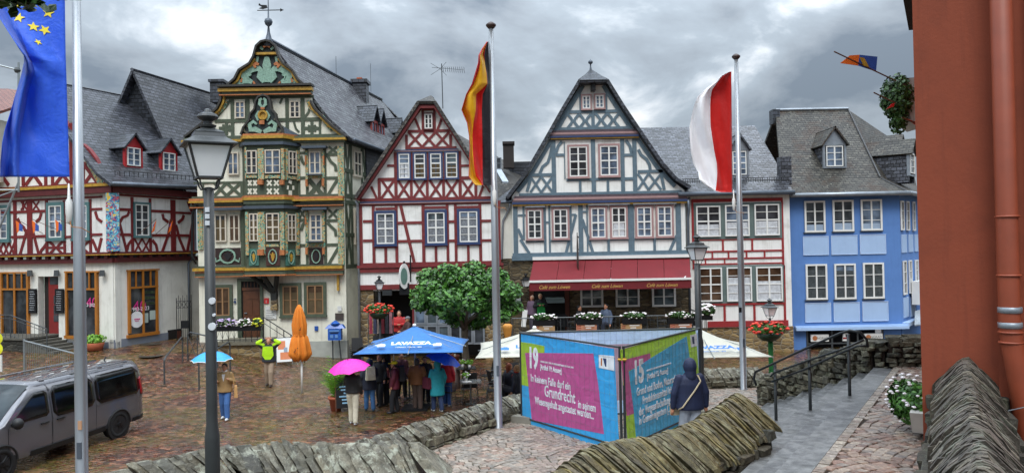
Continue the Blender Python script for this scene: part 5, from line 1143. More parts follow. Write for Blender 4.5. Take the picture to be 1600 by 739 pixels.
# ------------------------------------------------------------------ dry stone walls
def resample(P, step):
    out = []; 
    for i in range(len(P)-1):
        a, b = Vector(P[i]), Vector(P[i+1]); n = max(1, int((b-a).length/step))
        for k in range(n): out.append(a.lerp(b, k/n))
    out.append(Vector(P[-1])); return out
def smooth(P, it=2):
    P = [Vector(p) for p in P]
    for _ in range(it):
        Q = [P[0]]
        for i in range(len(P)-1): Q += [P[i].lerp(P[i+1], .25), P[i].lerp(P[i+1], .75)]
        P = Q + [P[-1]]
    return P
def stone_wall(name, label, path, hw, drop, zbase, mats, seed, slab=(.05,.10), lean=.25, rough=.02, body=True, cap=.10, group=None, rub=(.09,.17,.14,.38), ragged=.012, lv=.2, big=.25):
    """path: (x, y, ridge z). A coping of upright slates with a pitched top over a body of rough blocks"""
    g = random.Random(seed); P = smooth(path, 2); h = root(name, (P[0].x, P[0].y, zbase), label, 'stone wall', group); mb = MB(uv=False)
    L = [0.0]
    for i in range(1, len(P)): L.append(L[-1]+(Vector((P[i].x,P[i].y,0))-Vector((P[i-1].x,P[i-1].y,0))).length)
    def atl(s):
        s = max(0, min(L[-1]-1e-4, s)); i = 0
        while L[i+1] < s: i += 1
        k = (s-L[i])/(L[i+1]-L[i]); p = P[i].lerp(P[i+1], k); t = Vector((P[i+1].x-P[i].x, P[i+1].y-P[i].y, 0)).normalized(); return p, t
    s = 0.0
    while s < L[-1]:
        th = g.uniform(*slab)*(g.uniform(1.5,3.0) if g.random() < big else 1); p, t = atl(s+th/2); n = Vector((t.y, -t.x, 0)); dz = g.gauss(0, ragged) + .9*lv*.2*noise.noise(Vector((s*1.4, seed, 0))); ww = hw*(1+g.uniform(-.07, .09)); ln = lean+g.uniform(-lv,lv)
        # cross-section with rough points
        wl, wr = ww*g.uniform(.86, 1.05), ww*g.uniform(.86, 1.05); J = lambda k=1.0: g.uniform(-rough, rough)*k; F_ = (.97,.8,.62,.45,.28,.12)
        sec = [(-wl, -drop-cap)] + [(-wl*f, -drop*f**1.3+J()) for f in F_] + [(J(.5), J(.6)-.012)] + [(wr*f, -drop*f**1.3+J()) for f in F_[::-1]] + [(wr, -drop-cap)]
        if g.random() < .4: k = g.choice([1,2,3,11,12,10]); sec[k] = (sec[k][0]*.96, sec[k][1]-.035)
        rings = []
        for e in (-1, 1):
            rr = []
            for o_, zz in sec:
                al = e*th*.5*(1.1+g.uniform(-.35,.35)) - (zz)*ln*(1)   # leaning slates shift along the wall with depth
                q = p + n*o_ + t*al; rr.append(Vector((q.x, q.y, p.z+dz+zz)))
            rings.append(rr)
        mb.ring_loft(rings); s += th
    mb.build('coping', mats[0], h)
    if body:
        bd = MB(uv=False)
        core = MB(uv=False); S = resample([tuple(p) for p in P], .4)
        for i in range(len(S)-1):
            a, b = S[i], S[i+1]; t = Vector((b.x-a.x, b.y-a.y, 0)); t.normalize(); n = Vector((t.y,-t.x,0)); w_ = hw*.86
            core.hexa([Vector((q.x,q.y,zbase-.05)) for q in (a+n*w_, b+n*w_, b-n*w_, a-n*w_)] + [Vector((q.x,q.y,q_.z-drop-.02)) for q, q_ in ((a+n*w_,a),(b+n*w_,b),(b-n*w_,b),(a-n*w_,a))])
        for sgn in (1, -1):
            z = zbase-.03; zmax = max(p.z for p in P)-drop-cap*.4
            while z < zmax:
                hh = g.uniform(rub[0], rub[1]); s = -g.uniform(0, .2)
                while s < L[-1]:
                    l = g.uniform(rub[2], rub[3]); p, t = atl(s+l/2)
                    if z+hh*.5 < p.z-drop-cap*.3:
                        n = Vector((t.y,-t.x,0))*sgn; out = hw*.86+g.uniform(.01,.11); hx = l/2-.008; zt = min(z+hh*g.uniform(.7,1.08), p.z-drop-cap*.5+.03); q = []
                        for zz, f in ((z, 1), (zt, 1)):
                            for a_, o_ in ((-hx, .1), (hx, .1), (hx, out), (-hx, out)):
                                jj = .03 if o_ > .11 else 0; r = p + t*(a_+g.uniform(-jj,jj)) + n*(o_+g.uniform(-jj,jj)); q.append(Vector((r.x, r.y, zz+g.uniform(-jj,jj)*.6)))
                        # chamfered face
                        f0 = [q[3], q[2], q[6], q[7]]; c = (f0[0]+f0[1]+f0[2]+f0[3])/4; fr_ = [v.lerp(c, .22)+n*.022 for v in f0]
                        bd.add(q+fr_, [(0,1,5,4),(1,2,6,5),(3,0,4,7),(3,2,1,0),(4,5,6,7),(3,8,9,2),(2,9,10,6),(6,10,11,7),(7,11,8,3),(8,11,10,9)])
                    s += l
                z += hh
        for e, p0, t0 in ((1, P[-1], atl(L[-1])[1]), (-1, P[0], -atl(0)[1])):
            n = Vector((t0.y, -t0.x, 0)); z = zbase
            while z < p0.z-drop-cap*.4:
                hh = g.uniform(rub[0], rub[1]); s = -hw
                while s < hw-.05:
                    l = min(g.uniform(.15,.4), hw-s); zt = min(z+hh-.01, p0.z-drop-.02); q = []
                    for zz in (z, zt):
                        for a_, o_ in ((s, -.15), (s+l-.01, -.15), (s+l-.01, .05), (s, .05)):
                            r = p0 + n*a_ + t0*(o_+(g.uniform(-.02,.03) if o_ > 0 else 0)); q.append(Vector((r.x,r.y,zz)))
                    bd.hexa(q); s += l
                z += hh
        bd.build('rubble_body', mats[1], h); core.build('core', DIRT, h)
    return h
SL_Y = m_slab('yellow_slates', ['#4a4230', '#625739', '#75693f', '#55503d', '#6e6450', '#433e2e', '#82764f', '#5a4c30'], .62, '#8f8c70', 10)
SL_G = m_slab('grey_slates', ['#524f44', '#625d4e', '#575347', '#736e5e', '#46443c', '#665e4a', '#6c695c'], .55, '#a3a594', 9)
SL_P = m_slab('dark_coping_slates', ['#45403a', '#5d564f', '#6d655c', '#4c483f', '#7a7264', '#37352f'], .55, '#75786a', 10)
RB_D = m_slab('dark_blocks', ['#26221c', '#3b352a', '#302e27', '#4a4233', '#3a3a34'], .75, '#5c5f4c', 8)
RB_G = m_slab('grey_blocks', ['#3c3a33', '#57513f', '#4a473c', '#686250', '#2f2e29'], .75, '#82826d', 8)
BO_L = m_slab('lichen_boulder', ['#77735a', '#77735a'], .8, '#b3ad8c', 6)
# foreground wall beside the stairs
stone_wall('stone_wall', 'foreground wall of yellowish upright slates with a steep ridged top beside the stairs', [(.30,7.55,2.74),(.75,8.05,2.93),(1.25,8.75,2.83),(1.7,9.35,2.69),(2.3,10.05,2.70),(2.75,10.5,2.80),(3.13,10.9,2.90)], .47, .46, TZ, (SL_Y, RB_D), 11, (.020,.052), .55, .016, ragged=.007, cap=.06, lv=.07, big=.1)
def boulder(c, d, seed, label):
    bm = bmesh.new(); bmesh.ops.create_icosphere(bm, subdivisions=4, radius=1)
    for v in bm.verts:
        p = v.co.copy(); k = 1+.22*noise.noise(p*1.3+Vector((seed,0,0)))+.07*noise.noise(p*4+Vector((0,seed,0)))+.02*noise.noise(p*12)
        v.co = Vector((p.x*d[0]*k, p.y*d[1]*k, max(-.8, p.z)*d[2]*k))
    me = bpy.data.meshes.new('boulder'); bm.to_mesh(me); bm.free(); me.materials.append(BO_L)
    o = bpy.data.objects.new('boulder', me); col.objects.link(o); o.location = c; o.rotation_euler = (0,.25,.5); setp(o, label, 'boulder'); return o
boulder((.36, 7.75, 2.25), (.42,.34,.44), 3, 'pale lichen covered boulder at the low left end of the yellowish slate wall')
# left foreground wall
stone_wall('stone_wall', 'foreground wall of mossy grey slates curving away behind the dark lamp post', [(-6.6,6.6,2.25),(-5.6,7.9,2.42),(-4.6,9.15,2.5),(-3.75,10.0,2.53),(-2.9,10.15,2.5),(-2.0,10.1,2.47),(-1.32,10.1,2.45)], .36, .34, TZ, (SL_G, RB_D), 5, (.03,.085), .8, .038, ragged=.014)
# low wall between plaza and terrace
stone_wall('stone_wall', 'low wall of grey upright slates dividing the plaza from the paved terrace', [(x, y, 1.62 if i < 6 else 1.6) for i, (x, y) in enumerate(WC[1:])], .27, .22, 0, (SL_G, RB_G), 8, (.035,.09), .55, .024, ragged=.009, lv=.15)
# wall that climbs beside the stairs
def climb():
    h = stone_wall('stone_wall', 'rubble wall climbing from a square pier behind the handrail to the upper path', [(6.05,18.6,1.78),(6.35,17.8,2.05),(6.75,16.8,2.55),(7.3,15.75,2.98),(7.9,15.6,3.06),(10.5,15.6,3.08)], .26, .03, TZ, (RB_G, RB_G), 21, (.10,.24), .0, .04, rub=(.06,.15,.10,.34))
climb()
# ridged wall at bottom right
stone_wall('stone_wall', 'ridged slate coping wall running up to the terracotta building at lower right', [(1.5,2.35,3.77),(2.46,4.08,3.77),(3.5,5.95,3.77),(4.68,8.05,3.77)], .285, .32, PZ, (SL_P, RB_D), 31, (.018,.05), .45, .013, ragged=.005, lv=.07, big=.1)

# ------------------------------------------------------------------ terracotta building at the right edge
def terra_building():
    c0 = Vector((4.33, 8.25, 0)); u = AS; fp = Plane((c0.x, c0.y), (u.x, u.y)); h = root('terracotta_building', (c0.x, c0.y, PZ), 'terracotta rendered building with a thick painted downpipe filling the right edge', 'building')
    m = MB(); a = c0; b = c0+u*9; c = b+NS*14; d = a+NS*14
    m.prism([Vector((p.x,p.y,PZ-.3)) for p in (a, d, c, b)], Vector((0,0,12))); m.build('wall', TERRA, h)
    m = MB(); z1 = PZ+11.7
    fp.z('s'); s1 = fp.p(1553, 300)[0]
    fp.box(m, s1, PZ-.3, s1+3, z1, .0, .05); m.build('pilaster', TERRA, h)
    x = fp.p(1578, 400)[0]; pp = MB(); pts = [fp.w(x-.02, z, .2) for z in (z1, 4.15)] + [fp.w(x+.0, 3.9, .2), fp.w(x+.07, 3.4, .16), fp.w(x+.12, 2.4, .14)]
    pp.tube(pts, .098, 16); D_ = pp.build('downpipe', paint('terracotta_gloss','#863e26',.5), h, True)
    pp = MB()
    for z in (4.62, 4.06, 5.2, 3.96): pp.lathe([(.1,-.012),(.112,-.006),(.112,.006),(.1,.012)], tuple(fp.w(x-.015, z, .2)), 16)
    pp.build('pipe_joint', paint('terracotta_gloss','#863e26',.5), D_, True)
    pp = MB(); 
    for z in (4.28, 4.13): pp.lathe([(.1,-.03),(.108,-.025),(.108,.025),(.1,.03)], tuple(fp.w(x-.015, z, .2)), 16)
    pp.build('pipe_clamp', ZINCL, D_, True)
    pp = MB(); pp.tube([fp.w(x+.22, z, .12) for z in (z1, 3.0)], .03, 8); pp.build('conduit', paint('terracotta_gloss','#863e26',.5), h, True)
    pp = MB(); pp.tube([fp.w(x-.06, 3.1, .2), fp.w(x-.05, 3.3, .28), fp.w(x+.1, 3.36, .32), fp.w(x+.4, 3.4, .3)], .006, 6); pp.build('earth_wire', ZINCL, D_)
    # eaves box far along the side wall
    m = MB(); e = c0+NS*12.5; 
    sp = Plane((c0.x, c0.y), (NS.x, NS.y)); 
    m.prism([sp.w(.3, 7.2, -.0), sp.w(13.5, 7.2, 0), sp.w(13.5, 7.35, -.9), sp.w(.3, 7.35, -.9)], Vector((0,0,.15))) if 0 else None
    pt = at(1395, -6, 13.5); q = at(1420, 48, 14.2); m.prism([Vector((pt.x, 13.2, pt.z)), Vector((pt.x+1.4, 12.7, pt.z)), Vector((q.x+1.2, 13.8, q.z)), Vector((q.x, 14.2, q.z))], Vector((.05,0,.18))); m.build('eaves', IRON, h)
terra_building()
# ================================================================== POLES, FLAGS, LAMPS
def flagpole(x, y, z, h, r, label, knob=True):
    p = root('flagpole', (x, y, z), label, 'flagpole', 'flagpoles on the terrace'); m = MB()
    m.lathe([(r*1.25,0),(r*1.25,.03),(r,.05),(r,h*.35),(r*.62,h)], (x,y,z), 20); m.build('pole', POLEM, p, True)
    m = MB(); m.box((x+.01, y-r*.99, z+1.25), (.06,.02,.22)); m.build('hatch', ZINC, p)
    if knob: m = MB(); m.lathe([(.02,-.02),(.07,0),(.11,.05),(.11,.08),(.05,.13),(.02,.14)], (x,y,z+h), 16); m.build('cap', paint('pole_cap','#3a2a26',.5), p, True)
    return p
b1 = Vector((-5.93, 10.6, TZ)); b2 = onz(779, 669, TZ); b3 = onz(1162, 609, TZ)
p1_ = flagpole(*b1, 8.2, .080, 'near flagpole with the blue star flag, leftmost of the three')
p2_ = flagpole(*b2, 8.62, .085, 'middle flagpole with the black red gold flag')
p3_ = flagpole(*b3, 8.75, .085, 'right flagpole with the white and red flag')
def toggle(pole, x, y, z):
    m = MB(); m.lathe([(.012,-.3),(.03,-.27),(.045,-.15),(.045,.0),(.02,.05),(.01,.25)], (x, y, z), 10); m.build('weight', WFR, pole, True)
    c = MB(); c.tube([(x, y, z-.2), (x+.05, y-.04, z-.34), (x+.22, y-.1, z-.36), (x+.26, y+.02, z-.42)], .006, 5); c.build('cord', OCHRE, pole)
toggle(p1_, at(113,316,10.6).x, 10.52, at(113,316,10.6).z); toggle(p2_, at(774,300,b2.y).x-.02, b2.y-.1, at(774,300,b2.y).z); toggle(p3_, at(1146,312,b3.y).x-.02, b3.y-.1, at(1146,312,b3.y).z)
def sticker(pole, px, py, y, r, mat, name='sticker'):
    c = at(px, py, y); m = MB(); m.M = Matrix.Translation(c) @ Matrix.Rotation(R(90), 4, 'X'); m.lathe([(r,-.02),(r,.004),(.002,.005)], n=16); m.M = None; return m.build(name, mat, pole)
STK = paint('sticker_white','#c9cdd2',.5)
m = MB(); q = at(1158, 484, b3.y-.07); m.box(q, (.11,.02,.13)); m.build('sticker', IRON, p3_)
m = MB(); q = at(125, 664, 10.6-.08); m.box(q, (.05,.02,.12)); m.build('sticker', paint('sticker_tan','#b58a6a',.5), p1_)

def flag(name, rows, cols_, Y, label, depth=.16, waves=3.0, sag=.0, group=None, sub=8, gloss=.45):
    """rows: photo rows [(y, [x0..xn])]; columns between boundaries carry one colour each"""
    nb = len(rows[0][1]); ys = []; R_ = []
    K = 6
    for i in range(len(rows)-1):
        for k in range(K):
            t = k/K; R_.append((rows[i][0]*(1-t)+rows[i+1][0]*t, [a*(1-t)+b*t for a, b in zip(rows[i][1], rows[i+1][1])]))
    R_.append(rows[-1]); vs = []; fs = []; mi = []; W = (nb-1)*sub+1; tot = len(R_)
    for r, (py, xs) in enumerate(R_):
        for c in range(W):
            i = min(nb-2, c//sub); t = (c-i*sub)/sub; px = xs[i]*(1-t)+xs[i+1]*t; f = 1-c/(W-1); v = r/tot
            d = depth*f*(math.sin(waves*2*math.pi*f*(1+.3*v)+v*4.0)*.5 + .5*math.sin(v*9+f*3)) + depth*.25*math.sin(v*23+f*11)*f - f*depth*1.2
            vs.append(at(px, py, Y+d))
    for r in range(tot-1):
        for c in range(W-1): fs.append((r*W+c, r*W+c+1, (r+1)*W+c+1, (r+1)*W+c)); mi.append(c//sub)
    o0 = vs[W-1]; me = bpy.data.meshes.new(name); me.from_pydata([v-o0 for v in vs], [], fs)
    for c_ in cols_: me.materials.append(c_)
    me.polygons.foreach_set('material_index', mi); me.polygons.foreach_set('use_smooth', [True]*len(fs)); o = bpy.data.objects.new(name, me); col.objects.link(o); o.location = o0
    md = o.modifiers.new('t', 'SOLIDIFY'); md.thickness = .004; setp(o, label, 'flag', group); return o
def cloth(name, c):
    t = NT(name); n = t.noise(t.vec('Object'), 6, 4, .6, .5); t.col(lin(c)) if 0 else t.l(t.ramp(n.outputs['Fac'], [(.3, tuple(x*.92 for x in lin(c)[:3])), (.7, lin(c)[:3])]), t.p.inputs['Base Color'])
    t.set(Roughness=.55, Normal=t.bump(n.outputs['Fac'], .35, .06)); t.p.inputs['Sheen Weight'].default_value = .2
    # thin cloth lets daylight through
    tr = t.n('BsdfTranslucent'); tr.inputs['Color'].default_value = lin(c); mx = t.n('MixShader'); mx.inputs[0].default_value = .35
    out = [n_ for n_ in t.t.nodes if n_.type == 'OUTPUT_MATERIAL'][0]; t.l(t.p.outputs[0], mx.inputs[1]); t.l(tr.outputs[0], mx.inputs[2]); t.l(mx.outputs[0], out.inputs['Surface']); return t.m
FR, FG, FK, FW = cloth('flag_red', '#e0201c'), cloth('flag_gold', '#f2c312'), cloth('flag_black', '#23222b'), cloth('flag_white', '#fbfbfd'); FB = cloth('flag_blue', '#3a74ee'); FRD = cloth('flag_red2', '#dd2420')
S = lambda zx, o, k: o+zx*k
def rows_(L, ox, oy, k): return [(oy+y*k, [ox+x*k for x in xs]) for y, xs in L]
flag('flag', rows_([(88,[248,249,250,251,254]),(120,[226,230,238,240,255]),(140,[216,222,234,238,256]),(170,[214,224,240,240,257]),(210,[202,214,246,247,259]),(250,[190,198,249,250,260]),(290,[168,170,206,232,261]),(350,[150,152,205,229,262]),(400,[172,174,196,230,263]),(450,[180,181,192,231,263]),(500,[182,183,193,232,264]),(560,[180,181,198,232,264]),(605,[178,179,206,232,265]),(632,[196,197,226,233,266]),(640,[206,208,229,234,266])], 660, 30, .4057), [FR, FG, FR, FK], b2.y-.02, 'black red and gold vertical flag folded on the middle pole', .28, 2.2)
flag('flag', rows_([(92,[226,229,235]),(110,[190,196,235]),(140,[165,172,235]),(170,[118,150,236]),(205,[84,143,236]),(240,[70,141,236]),(290,[58,141,237]),(340,[49,143,237]),(400,[52,152,238]),(450,[56,160,238]),(500,[66,170,238]),(540,[88,172,239]),(570,[92,171,239]),(600,[125,168,239]),(620,[160,165,239]),(627,[180,190,240])], 1060, 80, .3519), [FW, FRD], b3.y-.02, 'white and red vertical flag on the right pole', .3, 2.0)
eu = flag('flag', rows_([(-40,[-90,0,250]),(0,[-40,30,250]),(75,[0,60,251]),(150,[48,88,252]),(215,[92,112,253]),(240,[94,125,254]),(275,[86,135,255]),(300,[80,128,256]),(360,[62,110,258]),(430,[40,95,260]),(500,[18,80,262]),(550,[8,76,264]),(620,[2,74,266]),(682,[0,74,268])], 0, 0, .4057), [cloth('flag_blue_fold_shade', '#3268da'), FB], b1.y-.02, 'deep blue flag with yellow stars hanging from the near pole', .3, 1.6, sub=14)  # darker blue strip puts the shade of the fold into the cloth colour
m_st = paint('star_yellow', '#e6cf2a', .5)
from mathutils.bvhtree import BVHTree
def stars():
    me = eu.data; off = eu.location; bvh = BVHTree.FromPolygons([v.co+off for v in me.vertices], [tuple(p.vertices) for p in me.polygons])
    for sx, sy, sr in ((24,9,9),(30,29,9),(52,43,9),(70,48,9),(76,21,9),(59,67,6)):
        d = ray(sx, sy).normalized(); hit, nr, _, _ = bvh.ray_cast(CAM, d)
        if hit is None: continue
        if nr.dot(d) > 0: nr = -nr
        r_ = sr/FPX*hit.y; t = Vector((1,0,0))-nr*nr.x; t.normalize(); b_ = nr.cross(t); a0 = .3*sx; m = MB(uv=False)
        pts = [hit+nr*.008+t*((r_ if k % 2 == 0 else r_*.42)*math.cos(a0+k*math.pi/5))+b_*((r_ if k % 2 == 0 else r_*.42)*math.sin(a0+k*math.pi/5)) for k in range(10)]
        m.prism(pts, nr*.006); m.build('star', m_st, eu)
stars()

def frosted():
    t = NT('frosted_glass'); t.col(t.ramp(t.noise(t.vec('Object'), 3, 3).outputs['Fac'], [(.3, '#f0f3f5'), (.7, '#fafbfc')])); t.set(Roughness=.25)
    tr = t.n('BsdfTranslucent'); tr.inputs['Color'].default_value = (.9,.93,.95,1); mx = t.n('MixShader'); mx.inputs[0].default_value = .05
    out = [n_ for n_ in t.t.nodes if n_.type == 'OUTPUT_MATERIAL'][0]; t.l(t.p.outputs[0], mx.inputs[1]); t.l(tr.outputs[0], mx.inputs[2]); t.l(mx.outputs[0], out.inputs['Surface']); return t.m
FROST = frosted()
XY = 1.08
def lantern(par, x, y, z, s, mat, rz=.35):
    """four sided tapering lantern: neck, cradle, four panes, stepped hood and knob. z = top of the post"""
    m = MB(uv=False); M0 = Matrix.Translation((x,y,z)) @ Matrix.Rotation(rz, 4, 'Z') @ Matrix.Diagonal((s*XY, s*XY, s, 1)); m.M = M0
    for a in range(4):
        t = math.pi/2*a+math.pi/4; c, s_ = math.cos(t), math.sin(t)
        m.tube([(c*.05, s_*.05, -.02), (c*.13, s_*.13, -.02), (c*.17, s_*.17, .04), (c*.19, s_*.19, .12), (c*.25, s_*.25, .15)], .014, 6)
    q = .175; m.box((0,0,.16), (q*2,q*2,.03)); m.M = M0 @ Matrix.Translation((0,0,.0))
    for a in range(4):
        t = math.pi/2*a+math.pi/4; c, s_ = math.cos(t)*1.414, math.sin(t)*1.414; m.tube([(c*.165, s_*.165, .16), (c*.285, s_*.285, .66)], .018, 4)
    for a in range(4):
        t = math.pi/2*a; m.tube([(math.cos(t)*.285-math.sin(t)*.285, math.sin(t)*.285+math.cos(t)*.285, .655), (math.cos(t)*.285+math.sin(t)*.285, math.sin(t)*.285-math.cos(t)*.285, .655)], .02, 4)
    f = m.build('lantern_frame', mat, par)
    m = MB(uv=False); m.M = M0; m.lathe([(.16*1.414,.17),(.275*1.414,.65)], n=4, a0=math.pi/4); m.build('pane', FROST, f)
    m = MB(uv=False); m.M = M0; m.lathe([(.36*1.414,.66),(.36*1.414,.68),(.24*1.414,.76),(.22*1.414,.78),(.20*1.414,.84),(.20*1.414,.86),(.06,.95)], n=4, a0=math.pi/4); m.lathe([(.07,.93),(.11,.95),(.12,.98),(.06,1.0),(.06,1.04),(.13,1.08),(.15,1.11),(.13,1.15),(.06,1.18),(.045,1.22),(.02,1.24)], n=14); m.build('hood', mat, f)
def lamp(x, y, z, h, r, s, label, mat, rz=.35, collar=True, group='street lamps'):
    p = root('street_lamp', (x,y,z), label, 'street lamp', group); m = MB()
    if collar: m.lathe([(r*1.3,0),(r*1.3,h*.42),(r*1.28,h*.43),(r*1.0,h*.455),(r*.98,h*.5),(r*.9,h),(r*.4,h+.01)], (x,y,z), 20)
    else: m.lathe([(r*1.6,0),(r*1.5,.5),(r,.6),(r*.8,h)], (x,y,z), 14)
    m.build('post', mat, p, True); lantern(p, x, y, z+h, s, mat, rz); return p
q = at(327, 294, 8.2); lp = lamp(at(331,640,8.2).x, 8.2, TZ, q.z-TZ, .058, .68, 'near dark grey street lamp with frosted four sided lantern, in front of the carved house', DPOLE, .5)
# stickers on the near lamp post
for px, py, r_ in ((331,510,.04),(334,492,.016),(331,470,.035)): sticker(lp, px, py, 8.2-.06, r_, STK)
m = MB(uv=False)
for dx, dz in ((0,0),(.0,.07),(.0,-.07)): c = at(324,338,8.2-.065); m.box((c.x+dx, c.y, c.z+dz), (.045,.012,.05))
m.build('number_sticker', STK, lp)
q = at(1087, 412, 19.5); lamp(q.x+.04, 19.5, TZ, q.z-TZ, .085, .60, 'tall dark street lamp behind the printed banners in front of the awning', DPOLE, .3)
# lamp with the flower basket behind the low wall
q = at(1203, 497, 24.0); l3 = lamp(q.x, 24, 0, q.z, .05, .50, 'short lamp with red geranium basket and green wrapped post', GIRON, .3, False)
m = MB(); m.lathe([(.075,0),(.07,.3),(.085,.7),(.07,1.2),(.08,1.7),(.07,q.z-.55)], (q.x,24,0), 10); m.build('garland', paint('green_garland','#1e6b34',.8,var=.5,sc=14,bump=1,bsc=20), l3, True)
m = MB(); c = at(1206,525,23.88); m.box(c, (.18,.02,.26)); m.build('notice', STK, l3)
# lamp at the red house doorway with basket
q = at(593, 470, 30.5); l4 = lamp(q.x, 30.5, 0, at(592,455,30.5).z, .06, .5, 'short black lamp with red geranium basket at the doorway of the red gabled house', IRON, .3, False)

def leafmesh(name, mat, parent, pts_fn, n, size, seed, flat=.4):
    g = random.Random(seed); off = origin_of(parent) if parent else Vector((0,0,0)); vs = []; fs = []
    for i in range(n):
        c, nn = pts_fn(g); s = size*g.uniform(.6, 1.3); nn = (nn + Vector((g.gauss(0,flat), g.gauss(0,flat), g.gauss(0,flat)+.15))).normalized()
        a = nn.cross(Vector((g.random()-.5, g.random()-.5, g.random()-.5))).normalized(); b = nn.cross(a); c = c-off; k = len(vs)
        vs += [tuple(c-a*s*.5), tuple(c-a*s*.15+b*s*.34-nn*s*.06), tuple(c+a*s*.25+b*s*.3), tuple(c+a*s*.6-nn*s*.1), tuple(c+a*s*.25-b*s*.3), tuple(c-a*s*.15-b*s*.34-nn*s*.06)]
        fs += [(k,k+1,k+2,k+3), (k,k+3,k+4,k+5)]
    me = bpy.data.meshes.new(name); me.from_pydata(vs, [], fs); me.materials.append(mat); o = bpy.data.objects.new(name, me); col.objects.link(o)
    if parent: o.parent = parent
    return o
def blobs(name, mat, parent, pts, r, seed):
    g = random.Random(seed); m = MB(uv=False)
    for p in pts: k = r*g.uniform(.6,1.25); m.lathe([(.3*k,-.5*k),(.9*k,-.2*k),(k,.1*k),(.6*k,.45*k),(.1*k,.55*k)], tuple(p), 6)
    return m.build(name, mat, parent)
def ball_fn(C, d, inner=.5):
    def f(g):
        v = Vector((g.gauss(0,1), g.gauss(0,1), g.gauss(0,1))).normalized(); r = inner+(1-inner)*g.random()**.5
        return Vector((C[0]+v.x*d[0]*r, C[1]+v.y*d[1]*r, C[2]+v.z*d[2]*r)), v
    return f
def flowers(parent, C, d, n, mat, r, seed, lm=None, nl=260, ls=.07):
    leafmesh('foliage', lm or LEAFD, parent, ball_fn(C, d), nl, ls, seed); g = random.Random(seed+1); pts = []
    for i in range(n):
        v = Vector((g.gauss(0,1), g.gauss(0,1), g.gauss(0,1)+.4)).normalized(); pts.append((C[0]+v.x*d[0]*1.05, C[1]+v.y*d[1]*1.05, C[2]+v.z*d[2]*1.05))
    return blobs('blossom', mat, parent, pts, r, seed)
def basket(x, y, z, label, seed):
    p = root('flower_basket', (x,y,z), label, 'flower basket', 'geranium baskets on lamp posts'); m = MB(); m.lathe([(.2,-.22),(.34,-.1),(.38,.0),(.36,.02),(.3,-.02)], (x,y,z), 14); m.build('bowl', paint('green_bowl','#16301f',.5), p, True)
    flowers(p, (x,y,z+.16), (.55,.42,.2), 70, PETR, .065, seed, LEAF, 420, .09); return p
q = at(1201, 521, 23.95); basket(q.x, 23.95, q.z, 'red geranium basket on the green wrapped lamp post', 4)
q = at(594, 489, 30.4); basket(q.x-.05, 30.4, q.z, 'red geranium basket on the black lamp by the dark doorway', 9)

